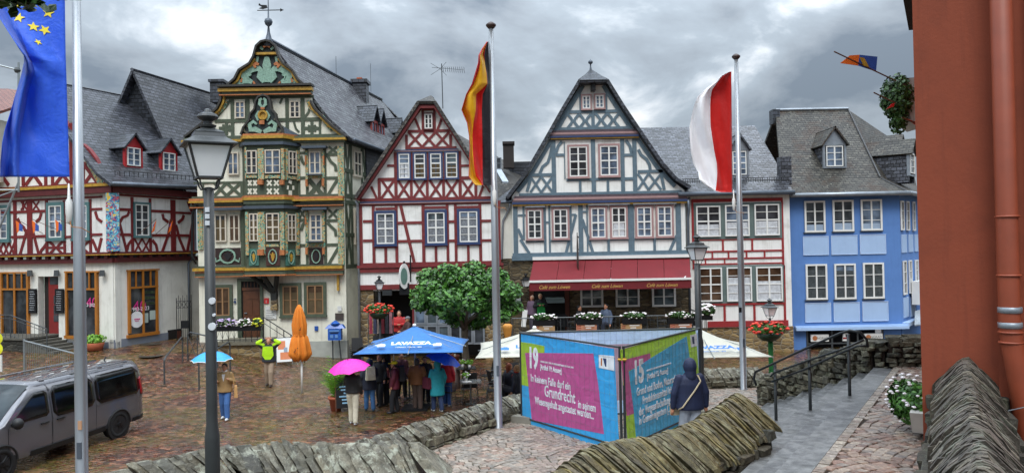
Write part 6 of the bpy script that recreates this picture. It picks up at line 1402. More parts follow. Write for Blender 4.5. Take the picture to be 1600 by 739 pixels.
# ------------------------------------------------------------------ printed banners on three mesh fence panels
def fences():
    WIRE = paint('fence_wire', '#3b3f42', .4, .5); WIR2 = paint('thin_wire', '#6c7478', .4, .3); CY = cloth('banner_cyan', '#34b6f0'); LM = cloth('banner_lime', '#b4da30'); MG = cloth('banner_magenta', '#d4589f')
    WL = paint('banner_white', '#d4dae0', .55, var=.04); SKY_ = cloth('banner_pale', '#cfe0fa')
    def crease(mat):
        nt = mat.node_tree; p = nt.nodes['Principled BSDF']; tc = nt.nodes.new('ShaderNodeTexCoord'); n = nt.nodes.new('ShaderNodeTexNoise'); n.inputs['Scale'].default_value = 2.3; n.inputs['Distortion'].default_value = 1.2
        nt.links.new(tc.outputs['Object'], n.inputs['Vector']); b = nt.nodes.new('ShaderNodeBump'); b.inputs['Strength'].default_value = .6; b.inputs['Distance'].default_value = .08; nt.links.new(n.outputs['Fac'], b.inputs['Height']); nt.links.new(b.outputs[0], p.inputs['Normal'])
    for mt in (CY, LM, MG, SKY_, WL): crease(mt)
    A = at(813, 520, 17.2); B = at(968, 540, 14.5); C = at(974, 543, 14.5); D = at(1093, 518, 17.4)
    def panel(a, b, name, lab, cells=22):
        pl = Plane((a.x, a.y), (b.x-a.x, b.y-a.y), 'f1'); L = (Vector((b.x-a.x, b.y-a.y, 0))).length; r = root('mesh_fence', (a.x, a.y, TZ), lab, 'fence', 'printed mesh fence panels')
        zb, zt = TZ+.12, 3.1; m = MB(uv=False)
        for s in (0, L): m.tube([pl.w(s, TZ+.02, 0), pl.w(s, zt, 0)], .026, 8)
        for z in (zb, zt-.02): m.tube([pl.w(0, z, 0), pl.w(L, z, 0)], .02, 8)
        m.build('frame', WIRE, r); m = MB(uv=False)
        for i in range(1, cells*1): m.tube([pl.w(L*i/cells, zb, .012), pl.w(L*i/cells, zt-.02, .012)], .0013, 4)
        for j in range(1, 8): m.tube([pl.w(0, zb+(zt-zb)*j/8, .012), pl.w(L, zb+(zt-zb)*j/8, .012)], .0013, 4)
        m.build('wire_mesh', WIR2, r); RT.append(r); return pl, L, r, zb, zt
    RT = []
    pl, L, r, zb, zt = panel(A, B, 'x', 'left printed fence panel, blue and magenta with a large white 19')
    ban = MB(); pl.poly(ban, [(101,97),(575,176),(601,622),(372,648),(240,590),(118,536)] if 0 else [(101,97),(576,176),(603,690),(560,700),(372,648),(118,538)], -.008, .002); bn = ban.build('banner', CY, r)
    m = MB(); pl.poly(m, [(103,140),(160,148),(228,162),(228,196),(131,196),(150,365),(114,356)], 0, .0045); m.build('print', LM, bn)
    m = MB(); pl.poly(m, [(131,196),(473,199),(497,350),(527,603),(165,532)], 0, .006); m.build('print', MG, bn)
    m = MB(); pl.poly(m, [(501,205),(578,212),(580,287),(502,271)], 0, .0075); m.build('print', WL, bn)
    lg = MB(); pl.poly(lg, [(512,222),(519,223),(519,262),(512,260)], 0, .009); lg.build('emblem', ORNG, bn); lg = MB(); pl.poly(lg, [(522,222),(540,226),(540,266),(534,265)], 0, .009); lg.build('emblem', NAVY, bn)
    up = Vector((0,0,1))
    def tx(P_, s_, x, y, size, sx=1.0, par=None, mat=WL, dz=0.0, ang=0.0, bold=.003):
        uu = (P_.u + up*ang).normalized(); text_mesh(s_, size, mat, par, frameM(P_.P(x, y, .010), uu, up), sx=sx, bold=bold)
    tx(pl, '19', 148, 264, .60, .62, bn, bold=.026); tx(pl, 'GRUNDGESETZ FÜR DIE BUNDESREPUBLIK DEUTSCHLAND', 208, 243, .055, .78, bn, bold=0); tx(pl, '[Artikel 19: Auszug]', 207, 277, .15, .62, bn)
    tx(pl, 'In keinem Falle darf ein', 160, 337, .225, .66, bn); tx(pl, 'Grundrecht', 229, 412, .34, .64, bn); tx(pl, 'in seinem', 398, 470, .225, .64, bn); tx(pl, 'Wesensgehalt angetastet werden...', 182, 450, .225, .62, bn)
    pl2, L, r, zb, zt = panel(C, D, 'y', 'right printed fence panel, lime and blue with a large white 15')
    ban = MB(); pl2.poly(ban, [(610,181),(985,74),(1003,300),(1008,640),(652,700)], -.008, .002); bn = ban.build('banner', LM, r)
    m = MB(); pl2.poly(m, [(612,235),(757,198),(761,235),(648,286),(676,500),(640,512)], 0, .0045); m.build('print', MG, bn)
    m = MB(); pl2.poly(m, [(650,290),(940,113),(985,430),(996,495),(900,560),(820,605),(760,660),(692,680),(675,490)], 0, .006); m.build('print', CY, bn)
    m = MB(); pl2.poly(m, [(958,108),(990,100),(997,160),(963,168)], 0, .0075); m.build('print', WL, bn)
    lg = MB(); pl2.poly(lg, [(966,116),(976,114),(980,150),(970,152)], 0, .009); lg.build('emblem', NAVY, bn)
    tx(pl2, '15', 672, 352, .60, .75, bn, bold=.026); tx(pl2, 'GRUNDGESETZ FÜR DIE BUNDESREPUBLIK DEUTSCHLAND', 738, 290, .05, .85, bn, bold=0); tx(pl2, '[Artikel 15: Auszug]', 740, 330, .15, .8, bn)
    for k, (s_, x, y) in enumerate((('Grund und Boden, Naturschätze und', 688, 412), ('Produktionsmittel können zum Zwecke', 718, 447), ('der Vergesellschaftung durch ein', 700, 505), ('in Gemeineigentum [...]', 700, 551))): tx(pl2, s_, x, y+(6 if k else 0), .215, .72, bn)
    pl3, L, r, zb, zt = panel(A+Vector((0,.05,0)), D+Vector((0,.05,0)), 'z', 'rear fence panel seen above the other two, pale blue with a lime strip', 30)
    ban = MB(); pl3.box(ban, 0, zb, L, zt-.03, -.006, .002); bn = ban.build('banner', SKY_, r); m = MB(); a = pl3.P(695,100).x; 
    pl3.box(m, L*.0, zb+.3, L*.7, zt-.33, .002, .004); m.build('print', paint('banner_pink','#a98a9f',.6), bn)
    for (x, y), par in (((A.x, A.y), RT[0]), ((B.x+.05, B.y), RT[1]), ((D.x, D.y), RT[2])):
        m = MB(); m.box((x+.1, y-.1, TZ+.085), (.85, .24, .15), -.5, taper=.94); m.build('foot_block', paint('concrete','#77746a',.85), par)
    m = MB(); m.tube([(B.x-.04,B.y,2.85),(B.x+.12,B.y-.02,2.85)], .035, 8); o = m.build('fence_clamp', paint('brass','#8a6a2c',.35,.8)); setp(o, 'brass coloured clamp joining the two printed fence panels', 'clamp')
fences()

# ------------------------------------------------------------------ handrail of the stairs
def handrail():
    pts = [Vector((4.6,13.7,1.80)), Vector((4.98,13.1,2.13)), Vector((5.5,12.75,2.40))]; d0, d1, d2 = (p.y for p in pts)
    r = root('handrail', pts[0], 'dark metal handrail with curved ends and three posts on the grey stairs', 'handrail')
    for k, (b, (px, py)) in enumerate(zip(pts, ((1205,566),(1257,546),(1314,522)))):
        t = at(px+1, py, b.y); m = MB(); m.tube([b-Vector((0,0,.05)), Vector((b.x,b.y,t.z))], .028, 8); m.build('post', GIRON, r, True)
    D_ = lambda x: d0+(d1-d0)*(x-1205)/52 if x < 1257 else d1+(d2-d1)*min(1.6, (x-1257)/57)
    def rail(P, rad): m = MB(); m.tube([at(x, y, D_(x)) for x, y in P], rad, 8); m.build('rail', paint('dark_rail','#2f3234',.3,.6), r, True)
    rail([(1182,602),(1178,592),(1180,581),(1206,569),(1257,545),(1314,520),(1328,516),(1344,519),(1354,530),(1356,542)], .021)
    rail([(1206,596),(1257,577),(1314,551),(1340,540),(1356,541)], .018)
    rail([(1204,588),(1210,582),(1257,565),(1314,546),(1350,531)], .018)
handrail()

# planter with white flowers against the terracotta wall
def planter():
    p = root('planter', (5.2, 10.6, PZ), 'white flowering plants in a pale trough fixed to the terracotta wall above the path', 'planter')
    c = at(1428, 640, 10.2); m = MB(); m.box((c.x+.22, c.y, c.z-.06), (.34, 1.2, .26), -.56, taper=1.12); m.build('trough', paint('pale_trough','#b9b7ae',.6), p)
    leafmesh('foliage', LEAF, p, ball_fn((c.x-.02, c.y, c.z+.1), (.21,.52,.31), .3), 2200, .055, 3)
    g = random.Random(4); pts = []
    for i in range(75): v = Vector((g.gauss(-.5,.8), g.gauss(0,.8), g.gauss(.2,.8))).normalized(); pts.append((c.x-.02+v.x*.23, c.y+v.y*.55, c.z+.12+v.z*.34))
    blobs('blossom', PETW, p, pts, .028, 6)
    # hanging basket and box high on the side wall
    h = root('hanging_plant', (6.6, 13.5, 8), 'dark leafy plant trailing from a pale box high beside the terracotta building', 'plant')
    c = at(1408, 150, 13.5); m = MB(); m.prism([at(1408,123,13.5), at(1432,121,13.5), at(1440,200,13.5), at(1424,190,13.5), at(1416,152,13.5)], Vector((0,.5,0))); m.build('box', paint('pale_trough','#b9b7ae',.6), h)
    leafmesh('foliage', LEAFD, h, ball_fn((c.x-.03, c.y+.1, c.z), (.28,.3,.42), .2), 1500, .07, 8)
    leafmesh('foliage', LEAFD, h, ball_fn((at(1408,185,13.5).x, c.y+.1, at(1408,185,13.5).z), (.15,.2,.28), .2), 500, .06, 12)
planter()
def bunting_flag(P, stick, c1, c2, label, group, crest=None):
    s0, s1 = stick; r = root('small_flag', s0, label, 'small flag', group); m = MB(uv=False); m.tube([s0, s1], .012, 5); m.build('stick', BROWN, r)
    m = MB(uv=False); m.prism(P[0], Vector((0,.012,0))); m.build('cloth', c1, r); m = MB(uv=False); m.prism(P[1], Vector((0,.012,0))); b = m.build('cloth', c2, r)
    if crest: m = MB(uv=False); m.prism(crest, Vector((0,-.01,0))); m.build('crest', GOLD, b)
OR_, BL_ = paint('small_orange','#e06a1c',.6,var=.06), paint('small_blue','#2a4f9c',.6,var=.1)
Y = 13.0; a_ = lambda x, y, Y=13.0: at(x, y, Y)
bunting_flag(([a_(1313,99), a_(1328,87), a_(1343,86), a_(1341,103)], [a_(1343,86), a_(1371,89), a_(1369,112), a_(1341,103)]), (a_(1303,81), a_(1400,127)), OR_, BL_, 'orange and blue pennant with a gilt crest, highest beside the terracotta building', 'pennants on the terracotta building', [a_(1343,90,12.98), a_(1350,91,12.98), a_(1358,106,12.98), a_(1349,103,12.98)])
bunting_flag(([a_(1385,171), a_(1393,163), a_(1395,167)], [a_(1393,163), a_(1399,160), a_(1396,168)]), (a_(1365,145), a_(1400,162)), FRD, FRD, 'small red pennant half hidden by the trailing plant, middle of three', 'pennants on the terracotta building')
bunting_flag(([a_(1414,185), a_(1430,190), a_(1430,195)], [a_(1424,188), a_(1440,195), a_(1438,200)]), (a_(1409,184), a_(1440,197)), FRD, FRD, 'small red pennant below the trailing plant, lowest of three', 'pennants on the terracotta building')
# pennants on the left house
for i, (x0, y0, cx, cy, lab) in enumerate(((62,357,47,343,'first'),(93,355,72,343,'second'),(128,352,108,342,'third'),(210,363,226,343,'fourth'),(236,364,252,343,'fifth'))):
    pl_ = LF if i < 3 else LS; pl_.z('s'); b = pl_.P(x0+ (6 if i<3 else 0), y0+8, .02); t = pl_.P(cx, cy, .7)
    w1, w2 = pl_.P(cx, cy+2, .7), pl_.P(cx+(10 if i < 3 else -5), cy+10, .68); lo = pl_.P(cx+(2 if i<3 else -8), cy+22, .7)
    mid = (w1+w2)/2; bunting_flag(([w1, mid, pl_.P(cx+(5 if i<3 else -3), cy+18, .7), lo] if 1 else 0, [mid, w2, pl_.P(cx+(10 if i<3 else -2), cy+19, .68), pl_.P(cx+(5 if i<3 else -3), cy+18, .7)]), (b, t), OR_, BL_, 'orange and blue pennant leaning from the corner house, %s from the left' % lab, 'pennants on the corner house')

# ------------------------------------------------------------------ parasols
FABB = cloth('blue_canvas2', '#3a86cf'); FABW = cloth('cream_canvas', '#dcd9ca')
def text_on(P0, P1, up, body, size, mat, par, sx=1.0, bold=0): text_mesh(body, size, mat, par, frameM(P0, P1-P0, up), sx=sx, bold=bold)
def parasol(cx, cy, zt, ze, half, mat, lmat, label, base=0.0, text=True):
    r = root('parasol', (cx, cy, base), label, 'parasol', 'square parasols over the café tables'); m = MB(uv=False); A = Vector((cx, cy, zt)); N_ = 10
    cs = [Vector((cx-half, cy-half, ze)), Vector((cx+half, cy-half, ze)), Vector((cx+half, cy+half, ze)), Vector((cx-half, cy+half, ze))]
    for k in range(4):
        a, b = cs[k], cs[(k+1) % 4]; mid = (a+b)/2; rows = []
        for i in range(N_+1):
            t = i/N_; row = []
            for j in range(N_+1):
                e = a.lerp(b, j/N_); e = e + (Vector((cx,cy,ze))-e)*.045*math.sin(math.pi*j/N_); p = A.lerp(e, t); p.z -= .10*math.sin(math.pi*t)*(.6+.4*math.sin(math.pi*j/N_)); row.append(p)
            rows.append(row)
        W = N_+1; m.add([p for rw in rows for p in rw], [(i*W+j, i*W+j+1, (i+1)*W+j+1, (i+1)*W+j) for i in range(N_) for j in range(N_)])
    c = m.build('canopy', mat, r, True); md = c.modifiers.new('s', 'SOLIDIFY'); md.thickness = .012; md.offset = 1
    m = MB(uv=False); m.lathe([(.028,-.02),(.06,.0),(.06,.04),(.03,.07)], (cx,cy,zt), 10); m.build('finial', WFR, r, True)
    m = MB(uv=False); m.tube([(cx,cy,base+.05),(cx,cy,zt-.02)], .032, 10); m.build('pole', STEEL, r, True)
    for k in range(4):
        for e in (cs[k], (cs[k]+cs[(k+1)%4])/2*1.0):
            m = MB(uv=False); m.tube([A-Vector((0,0,.12)), e-Vector((0,0,.03))], .013, 5); m.tube([Vector((cx,cy,ze-.05)), A.lerp(e,.5)-Vector((0,0,.12))], .011, 5); m.build('rib', STEEL, r)
    m = MB(uv=False); m.box((cx,cy,base+.04), (.8,.8,.07)); m.build('base', IRON, r)
    if text:
        e0, e1 = cs[0], cs[1]; mid = (e0+e1)/2; nrm = (e1-e0).cross(A-mid).normalized(); upv = (A-mid).normalized()
        o = mid.lerp(A, .22)+nrm*.05; w_ = half*.36; text_on(o-Vector((w_*.95,0,0))+nrm*.03, o+Vector((1,0,0))+nrm*.03, upv, 'LAVAZZA', half*.15, lmat, c, 1.12, .012)
        o = mid.lerp(A, .14)+nrm*.055; text_on(o-Vector((w_*.7,0,0)), o+Vector((1,0,0)), upv, 'TORINO, ITALIA, 1895', half*.05, lmat, c)
        # cup logo on the corner
        for sx in (-1, 1):
            k = MB(uv=False); o = mid.lerp(A, .22)+Vector((sx*half*.52,0,0))+nrm*.06
            M_ = frameM(o, (1,0,0), upv); k.M = M_; k.box((0,0,0), (.24,.14,.004)); k.box((.02,.09,0), (.12,.03,.004)); k.box((-.15,.02,0), (.07,.03,.004)); k.M = None; k.build('emblem', lmat, c)
    return r
LW = paint('print_white','#d8dce2',.6); LB = paint('print_blue','#2c6fc0',.6)
parasol(-3.1, 24.2, 2.58, 1.95, 1.6, FABB, LW, 'wet blue parasol sheltering the group of people')
parasol(.62, 23.2, 2.54, 1.93, 1.7, FABW, LB, 'cream parasol behind the middle flagpole')
parasol(5.62, 23.4, 2.40, 1.77, 1.65, FABW, LB, 'cream parasol behind the tall lamp and the right flagpole')
def closed_parasol():
    b = onz(472, 614, 0); cx, cy = b.x, b.y; r = root('closed_parasol', (cx, cy, 0), 'furled orange parasol on a white post before the carved house', 'parasol'); m = MB(uv=False); n = 40; rings = []
    H = [(1.22,.02),(1.18,.24),(1.3,.34),(1.45,.33),(1.7,.30),(1.95,.25),(2.02,.20),(2.08,.21),(2.4,.22),(2.7,.17),(2.95,.11),(3.08,.05),(3.1,.01)]
    for z, rad in H: rings.append([(cx-.06+(3.1-z)*.01+rad*(1+.24*math.sin(9*a*2*math.pi/n+z*1.2)*min(1,rad/.2)+.06*math.sin(3.1*a))*math.cos(2*math.pi*a/n), cy+rad*(1+.24*math.sin(9*a*2*math.pi/n+z*1.2))*math.sin(2*math.pi*a/n), z+(.07*math.sin(9*a*2*math.pi/n+1) if z < 1.35 else 0)) for a in range(n)])
    m.ring_loft(rings); c = m.build('canopy', FABO, r, True)
    m = MB(uv=False); m.tube([(cx+.2*math.cos(t)-.05, cy+.2*math.sin(t), 2.03) for t in [k*.5236 for k in range(13)]], .02, 6); m.build('tie', FABO, c)
    m = MB(uv=False); 
    for dx, z, w_ in ((.05,1.42,.09),(-.1,1.5,.05),(.1,2.25,.06),(.02,1.62,.05)): m.box((cx-.05+dx, cy-.34, z), (w_,.02,.03), .2); m.box((cx-.02+dx, cy-.34, z+.05), (.02,.02,.08), .2)
    m.build('print', paint('dark_print','#3b2b20',.7), c)
    m = MB(uv=False); m.tube([(cx,cy,0),(cx,cy,1.4)], .035, 10); m.lathe([(.05,0),(.07,.05),(.05,.12)], (cx,cy,1.12), 10); m.tube([(cx-.08,cy-.03,1.1),(cx-.14,cy-.05,1.05),(cx-.1,cy-.05,.98)], .012, 5); m.build('post', WFR, r, True)
closed_parasol()

# ------------------------------------------------------------------ tree
def maple():
    b = onz(728, 606, 0); cx, cy = b.x, b.y; c = at(727, 463, cy); r = root('maple_tree', (cx, cy, 0), 'round headed green maple tree between the blue parasol and the middle flagpole', 'tree')
    m = MB(uv=False); m.tube([(cx,cy,0),(cx+.03,cy,.8),(cx-.02,cy,1.5),(cx,cy,2.3)], [.17,.14,.13,.12], 10); g = random.Random(2)
    for k in range(9):
        a = k*.7+g.random()*.4; m.tube([(cx,cy,1.9+g.random()*.4), (cx+.5*math.cos(a), cy+.5*math.sin(a), 2.6), (cx+1.3*math.cos(a), cy+1.2*math.sin(a), 3.0+g.random()*.6)], [.07,.05,.02], 6)
    m.build('trunk', BARK, r, True)
    g = random.Random(12); cl = []
    for k in range(30):
        v = Vector((g.gauss(0,1), g.gauss(0,1), g.gauss(0,.8))).normalized(); q = .55+.42*g.random()
        cl.append((Vector((c.x+v.x*1.72*q, cy+v.y*1.6*q, c.z+.05+v.z*.72*q - .10*(abs(v.x)>.8))), g.uniform(.34,.52)))
    # outline from the photo: heavier left lobe and lower right lobe
    for px, py, rr in ((660,458,.42),(668,432,.4),(700,425,.42),(740,422,.42),(775,432,.45),(795,455,.45),(800,480,.36),(765,492,.42),(745,505,.33),(715,500,.36),(690,480,.4),(655,475,.3),(785,492,.3)):
        p = at(px, py, cy+g.uniform(-.7,.5)); cl.append((p, rr))
    def fn(g):
        q, rr = cl[int(g.random()*len(cl))]; v = Vector((g.gauss(0,1), g.gauss(0,1), g.gauss(0,1)+.25)).normalized(); k = rr*(.4+.75*g.random()**.7)
        return q+Vector((v.x*k, v.y*k, v.z*k*.7)), (v+Vector((0,-.2,.6))).normalized()
    leafmesh('crown', LEAF, r, fn, 12500, .15, 5, .55)
maple()
# ================================================================== PEOPLE
SKIN = paint('skin', '#b98468', .55, var=.06, sc=10); HAIRS = {}
def clothm(name, c, rough=.8): return paint('cloth_'+name, c, rough, var=.16, sc=7, bump=.35, bsc=26)
def person(px_xy, label, top=('#1a1a1c',), legs='#2d3138', shoes='#26211d', hair='#2a2019', heading=0.0, h=1.70, z=None, armL=None, armR=None, stride=.10, coat=.86, hood=None, cap=None, seated=False, bag=None, collar=None, wide=1.0, hairlen=0, bald=False, apron=None, lean=0.0, voxel=.016, group='people in the square', panel=None, trousers_w=1.14):
    """heading 0 faces the camera (-Y); local x is the person's left when seen from the front mirrored"""
    if z is None: z = gz(px_xy[0], px_xy[1])
    r = root('person', (0,0,0), label, 'person', group); k = h/1.70; v = Vector
    hipz = .46 if seated else .90; dz = hipz-.90
    def q(x, y, zz): return (x*k, (y+lean*max(0, zz-.9))*k, zz*k)
    sh = 1.40+dz; nk = 1.47+dz; hd = 1.585+dz; W = .185*wide
    if armL is None: armL = [(.25*wide, .03, 1.14+dz), (.24*wide, -.06, .90+dz)]
    if armR is None: armR = [(-.25*wide, .03, 1.14+dz), (-.24*wide, -.06, .90+dz)]
    if seated: K = [(.12,-.45,.50),(-.12,-.45,.50)]; F = [(.12,-.42,.08),(-.12,-.42,.08)]
    else: K = [(.09,-stride*.7-.02,.49),(-.09,stride*.3,.49)]; F = [(.10,-stride,.08),(-.10,stride,.08)]
    # body: one continuous skin
    b = MB(uv=False); b.ell(q(0,-.005,hd), (.078*k,.098*k,.118*k)); b.capsule(q(0,.015,1.36+dz), q(0,.0,1.54+dz), .056*k, .052*k)
    b.ell(q(0,-.10,hd-.015), (.016*k,.022*k,.028*k), 8, 6)
    for s in (-1,1): b.ell(q(s*.078,.0,hd-.005), (.014*k,.022*k,.032*k), 8, 6)
    b.ell(q(0,-.075,hd-.085), (.04*k,.03*k,.03*k), 8, 6)
    b.ell(q(0,0,1.2+dz), (.15*k,.095*k,.24*k)); b.ell(q(0,0,.95+dz), (.155*k,.10*k,.13*k))
    for s, A_ in ((1, armL), (-1, armR)):
        e, w_ = v(A_[0]), v(A_[1]); S_ = v((s*W, .0, sh)); b.capsule(q(*S_), q(*e), .042*k, .036*k); b.capsule(q(*e), q(*w_), .036*k, .026*k)
        d = (w_-e).normalized(); side = d.cross(v((0,1,0)) if abs(d.y) < .8 else v((0,0,1))).normalized()*.9; pal = w_+d*.07
        b.capsule(q(*(w_+d*.01)), q(*pal), .028*k, .034*k)
        for fi, (o_, ln) in enumerate(((-.026,.062),(-.009,.075),(.009,.07),(.026,.055))):
            p0 = pal+side*o_; p1 = p0+d*ln*.6; p2 = p1+(d*.5+v((0,-.7,-.2))).normalized()*ln*.5; b.capsule(q(*p0), q(*p1), .0105*k, .0095*k, 6); b.capsule(q(*p1), q(*p2), .0095*k, .008*k, 6)
        t0 = w_+d*.02+side*(-.03*s); b.capsule(q(*t0), q(*(t0+d*.045+v((0,-.03,0)))), .012*k, .010*k, 6)
    for i in (0,1): hp = (.085 if i == 0 else -.085, 0, .88+dz); b.capsule(q(*hp), q(*K[i]), .075*k, .05*k); b.capsule(q(*K[i]), q(*F[i]), .048*k, .035*k)
    b.build('body', SKIN, r, remesh=voxel*.8)
    # trousers
    t = MB(uv=False); t.ell(q(0,.01,.93+dz), (.165*k,.125*k,.14*k)); tw = trousers_w
    for i in (0,1): hp = (.09 if i == 0 else -.09, .01, .86+dz); t.capsule(q(*hp), q(*K[i]), .106*k, .080*k*tw); t.capsule(q(*K[i]), q(F[i][0], F[i][1]+.0, F[i][2]+.03), .078*k*tw, .066*k*tw)
    t.build('trousers', clothm('leg'+legs, legs), r, remesh=voxel*.9)
    for i in (0,1):
        s_ = MB(uv=False); f = F[i]; s_.ell(q(f[0], f[1]-.06, .045), (.048*k,.135*k,.045*k), 12, 8); s_.ell(q(f[0], f[1]+.01, .08), (.045*k,.055*k,.06*k), 10, 6)
        s_.build('shoe', paint('shoe'+shoes, shoes, .5), r, remesh=.014)
    # jacket
    j = MB(uv=False); hem = coat+dz; rings = []; n = 20
    for zz, rx, ry in ((hem, .225, .17), (hem+.04, .23, .175), (1.0+dz if coat < .95 else hem+.08, .22, .165), (1.12+dz, .212, .158), (1.28+dz, .218, .155), (1.38+dz, .19, .13), (1.44+dz, .11, .095), (1.49+dz, .072, .075)):
        rings.append([v(q(rx*wide*math.cos(2*math.pi*a/n), ry*math.sin(2*math.pi*a/n)+.005, zz)) for a in range(n)])
    j.ring_loft(rings)
    for s, A_ in ((1, armL), (-1, armR)):
        e, w_ = v(A_[0]), v(A_[1]); j.capsule(q(s*(W-.015), .0, sh-.02), q(*e), .082*k, .070*k); d = (w_-e); j.capsule(q(*e), q(*(e+d*.93)), .069*k, .052*k)
    jm = clothm('top'+top[0], top[0], .7); J = j.build('jacket', jm, r, remesh=voxel)
    if panel:
        pm = MB(uv=False)
        for zz0, zz1, w0, w1 in panel[1]: pm.prism([v(q(-w0,-.165,zz0)), v(q(w0,-.165,zz0)), v(q(w1,-.155,zz1)), v(q(-w1,-.155,zz1))], v((0,.02,0)))
        pm.build('jacket_panel', clothm('pan'+panel[0], panel[0]), J)
    if collar: c = MB(uv=False); c.lathe([(.08*k,0),(.085*k,.05*k),(.06*k,.06*k)], q(0,.0,1.45+dz), 14); c.prism([v(q(-.05,-.15,1.40+dz)), v(q(.05,-.15,1.40+dz)), v(q(.0,-.165,1.18+dz))], v((0,.02,0))); c.build('collar', clothm('col'+collar, collar), J)
    if hood:
        c = MB(uv=False); c.ell(q(0,.03,hd+.01), (.122*k,.135*k,.158*k)); c.capsule(q(0,.05,1.42+dz), q(0,.05,hd-.05), .11*k, .10*k); H = c.build('hood', clothm('top'+top[0], top[0], .7), J, remesh=voxel)
    elif not bald:
        c = MB(uv=False); c.ell(q(0,.02,hd+.03), (.090*k,.102*k,.105*k)); 
        if hairlen: c.capsule(q(0,.05,hd), q(0,.06,hd-.12-hairlen), .085*k, .06*k)
        else: c.ell(q(0,.05,hd-.03), (.08*k,.065*k,.08*k))
        c.build('hair', paint('hair'+hair, hair, .7, var=.3, sc=20), r, remesh=.012)
    else:
        c = MB(uv=False); c.ell(q(0,.05,hd-.03), (.082*k,.05*k,.05*k)); c.build('hair', paint('hair'+hair, hair, .7), r, True)
    if cap:
        c = MB(uv=False); c.ell(q(0,.012,hd+.065), (.098*k,.112*k,.075*k)); c.ell(q(0,-.12,hd+.055), (.075*k,.075*k,.012*k)); c.build('cap', clothm('cap'+cap, cap), r, True)
    fc = MB(uv=False)
    for s in (-1,1): fc.ell(q(s*.032,-.092,hd+.01), (.013*k,.008*k,.009*k), 8, 5)
    fc.build('eyes', IRON, r, True); fc = MB(uv=False); fc.ell(q(0,-.103,hd-.055), (.024*k,.006*k,.007*k), 8, 5); fc.build('mouth', paint('lips','#8a4a40',.5), r, True)
    if apron: c = MB(uv=False); c.prism([v(q(-.19,-.175,.42)), v(q(.19,-.175,.42)), v(q(.16,-.165,1.30)), v(q(-.16,-.165,1.30))], v((0,.02,0))); c.build('apron', clothm('ap'+apron, apron), r)
    r.location = (px_xy[0], px_xy[1], z); r.rotation_euler = (0, 0, heading); return r
def held(name, r, build, label, cat, group=None):
    """a thing worn or held by a person: its own top-level object placed in the person's frame"""
    o = root(name, (0,0,0), label, cat, group); build(o); o.location = r.location; o.rotation_euler = r.rotation_euler; return o
def umbrella(cx, cy, cz, rad, mat, label, shaft_to=None, tilt=(0,0), edge=None, dome=.34):
    o = root('umbrella', (0,0,0), label, 'umbrella', 'umbrellas carried in the rain'); m = MB(uv=False); n = 8; rings = []; sub = 3; N_ = n*sub
    for t in (0.02, .2, .4, .6, .8, 1.0):
        rr = []
        for a in range(N_):
            th = 2*math.pi*a/N_; f = (a % sub)/sub; sag = 1-.05*t*math.sin(math.pi*f)*1.6; rr.append((rad*t*sag*math.cos(th), rad*t*sag*math.sin(th), dome*rad*2*.5*(1-t**2)*1.25-(.0 if t < .9 else 0)+(.03*t*math.sin(math.pi*f))))
        rings.append(rr)
    vs = [p for rr in rings for p in rr]; fs = [(i*N_+a, i*N_+(a+1)%N_, (i+1)*N_+(a+1)%N_, (i+1)*N_+a) for i in range(5) for a in range(N_)]; m.add(vs, fs); c = m.build('canopy', mat, o, False); md = c.modifiers.new('s','SOLIDIFY'); md.thickness = .006
    if edge: e = MB(uv=False); e.tube([(rings[-1][a % N_]) for a in range(N_+1)], .012, 5); e.build('edge_band', edge, c)
    m = MB(uv=False); m.tube([(0,0,dome*rad*1.25+.05),(0,0,-.62)], .008, 6); m.tube([(0,0,-.55),(0,0,-.66)], .015, 8)
    for a in range(8): th = 2*math.pi*a/8; m.tube([(0,0,-.05), (rad*.5*math.cos(th), rad*.5*math.sin(th), dome*rad*1.25*.74)], .004, 4)
    m.build('shaft', IRON, o); o.location = (cx, cy, cz); o.rotation_euler = (tilt[0], tilt[1], .2); return o
def P0(px, py): v = onz(px, py, 0); return (v.x, v.y)

PI = math.pi
a = P0(352, 655); pr = person(a, 'woman in a tan jacket and blue jeans walking under a light blue umbrella', ('#a08053',), '#3c6299', '#c9cdd0', '#1c1512', .1, 1.66, armR=[(-.27,-.02,1.16),(-.17,-.24,1.20)], armL=[(.27,0,1.15),(.17,-.18,1.24)], stride=.16, coat=.84, collar='#d8d8d8', group='people walking in the square', trousers_w=1.15)
umbrella(a[0]-.30, a[1]-.2, 1.80, .60, paint('umb_cyan','#2c93cf',.5,var=.05), 'light blue umbrella with a white edge over the woman in the tan jacket', edge=WFR)
def tote(o): m = MB(uv=False); m.box((.33,-.06,.84), (.10,.26,.34), .3, taper=.7); m.build('bag_body', clothm('tote','#b98e5a'), o); m = MB(uv=False); m.tube([(.3,-.12,1.0),(.25,-.05,1.38),(.3,.08,1.0)], .012, 5); m.build('strap', clothm('tote','#b98e5a'), o)
held('handbag', pr, tote, 'tan shoulder bag hanging from the woman in the tan jacket', 'bag')
a = P0(421, 605); person(a, 'man in a neon yellow jacket walking with both hands raised to his head', ('#252a33',), '#8f7c68', '#3a2f2a', '#a58f7c', .05, 1.76, armL=[(.36,-.06,1.52),(.12,-.04,1.66)], armR=[(-.36,-.06,1.52),(-.12,-.04,1.66)], stride=.16, bald=True, wide=1.08, trousers_w=1.2, panel=('#a8d90f', [(.96,1.10,.09,.20),(1.10,1.42,.20,.17)]), group='people walking in the square')
NEON = clothm('neon', '#a8d90f')
def sleeves(o):
    m = MB(uv=False)
    for s in (-1,1): m.capsule((s*.22,-.01,1.46), (s*.385,-.065,1.58), .083, .078); m.capsule((s*.385,-.065,1.58), (s*.22,-.06,1.66), .078, .062)
    m.build('sleeve', NEON, o, remesh=.016)
pr = [o for o in bpy.data.objects if o.name.startswith('person') and 'neon' in o.get('label','')][0]; jk = [c for c in pr.children if c.name.startswith('jacket')][0]
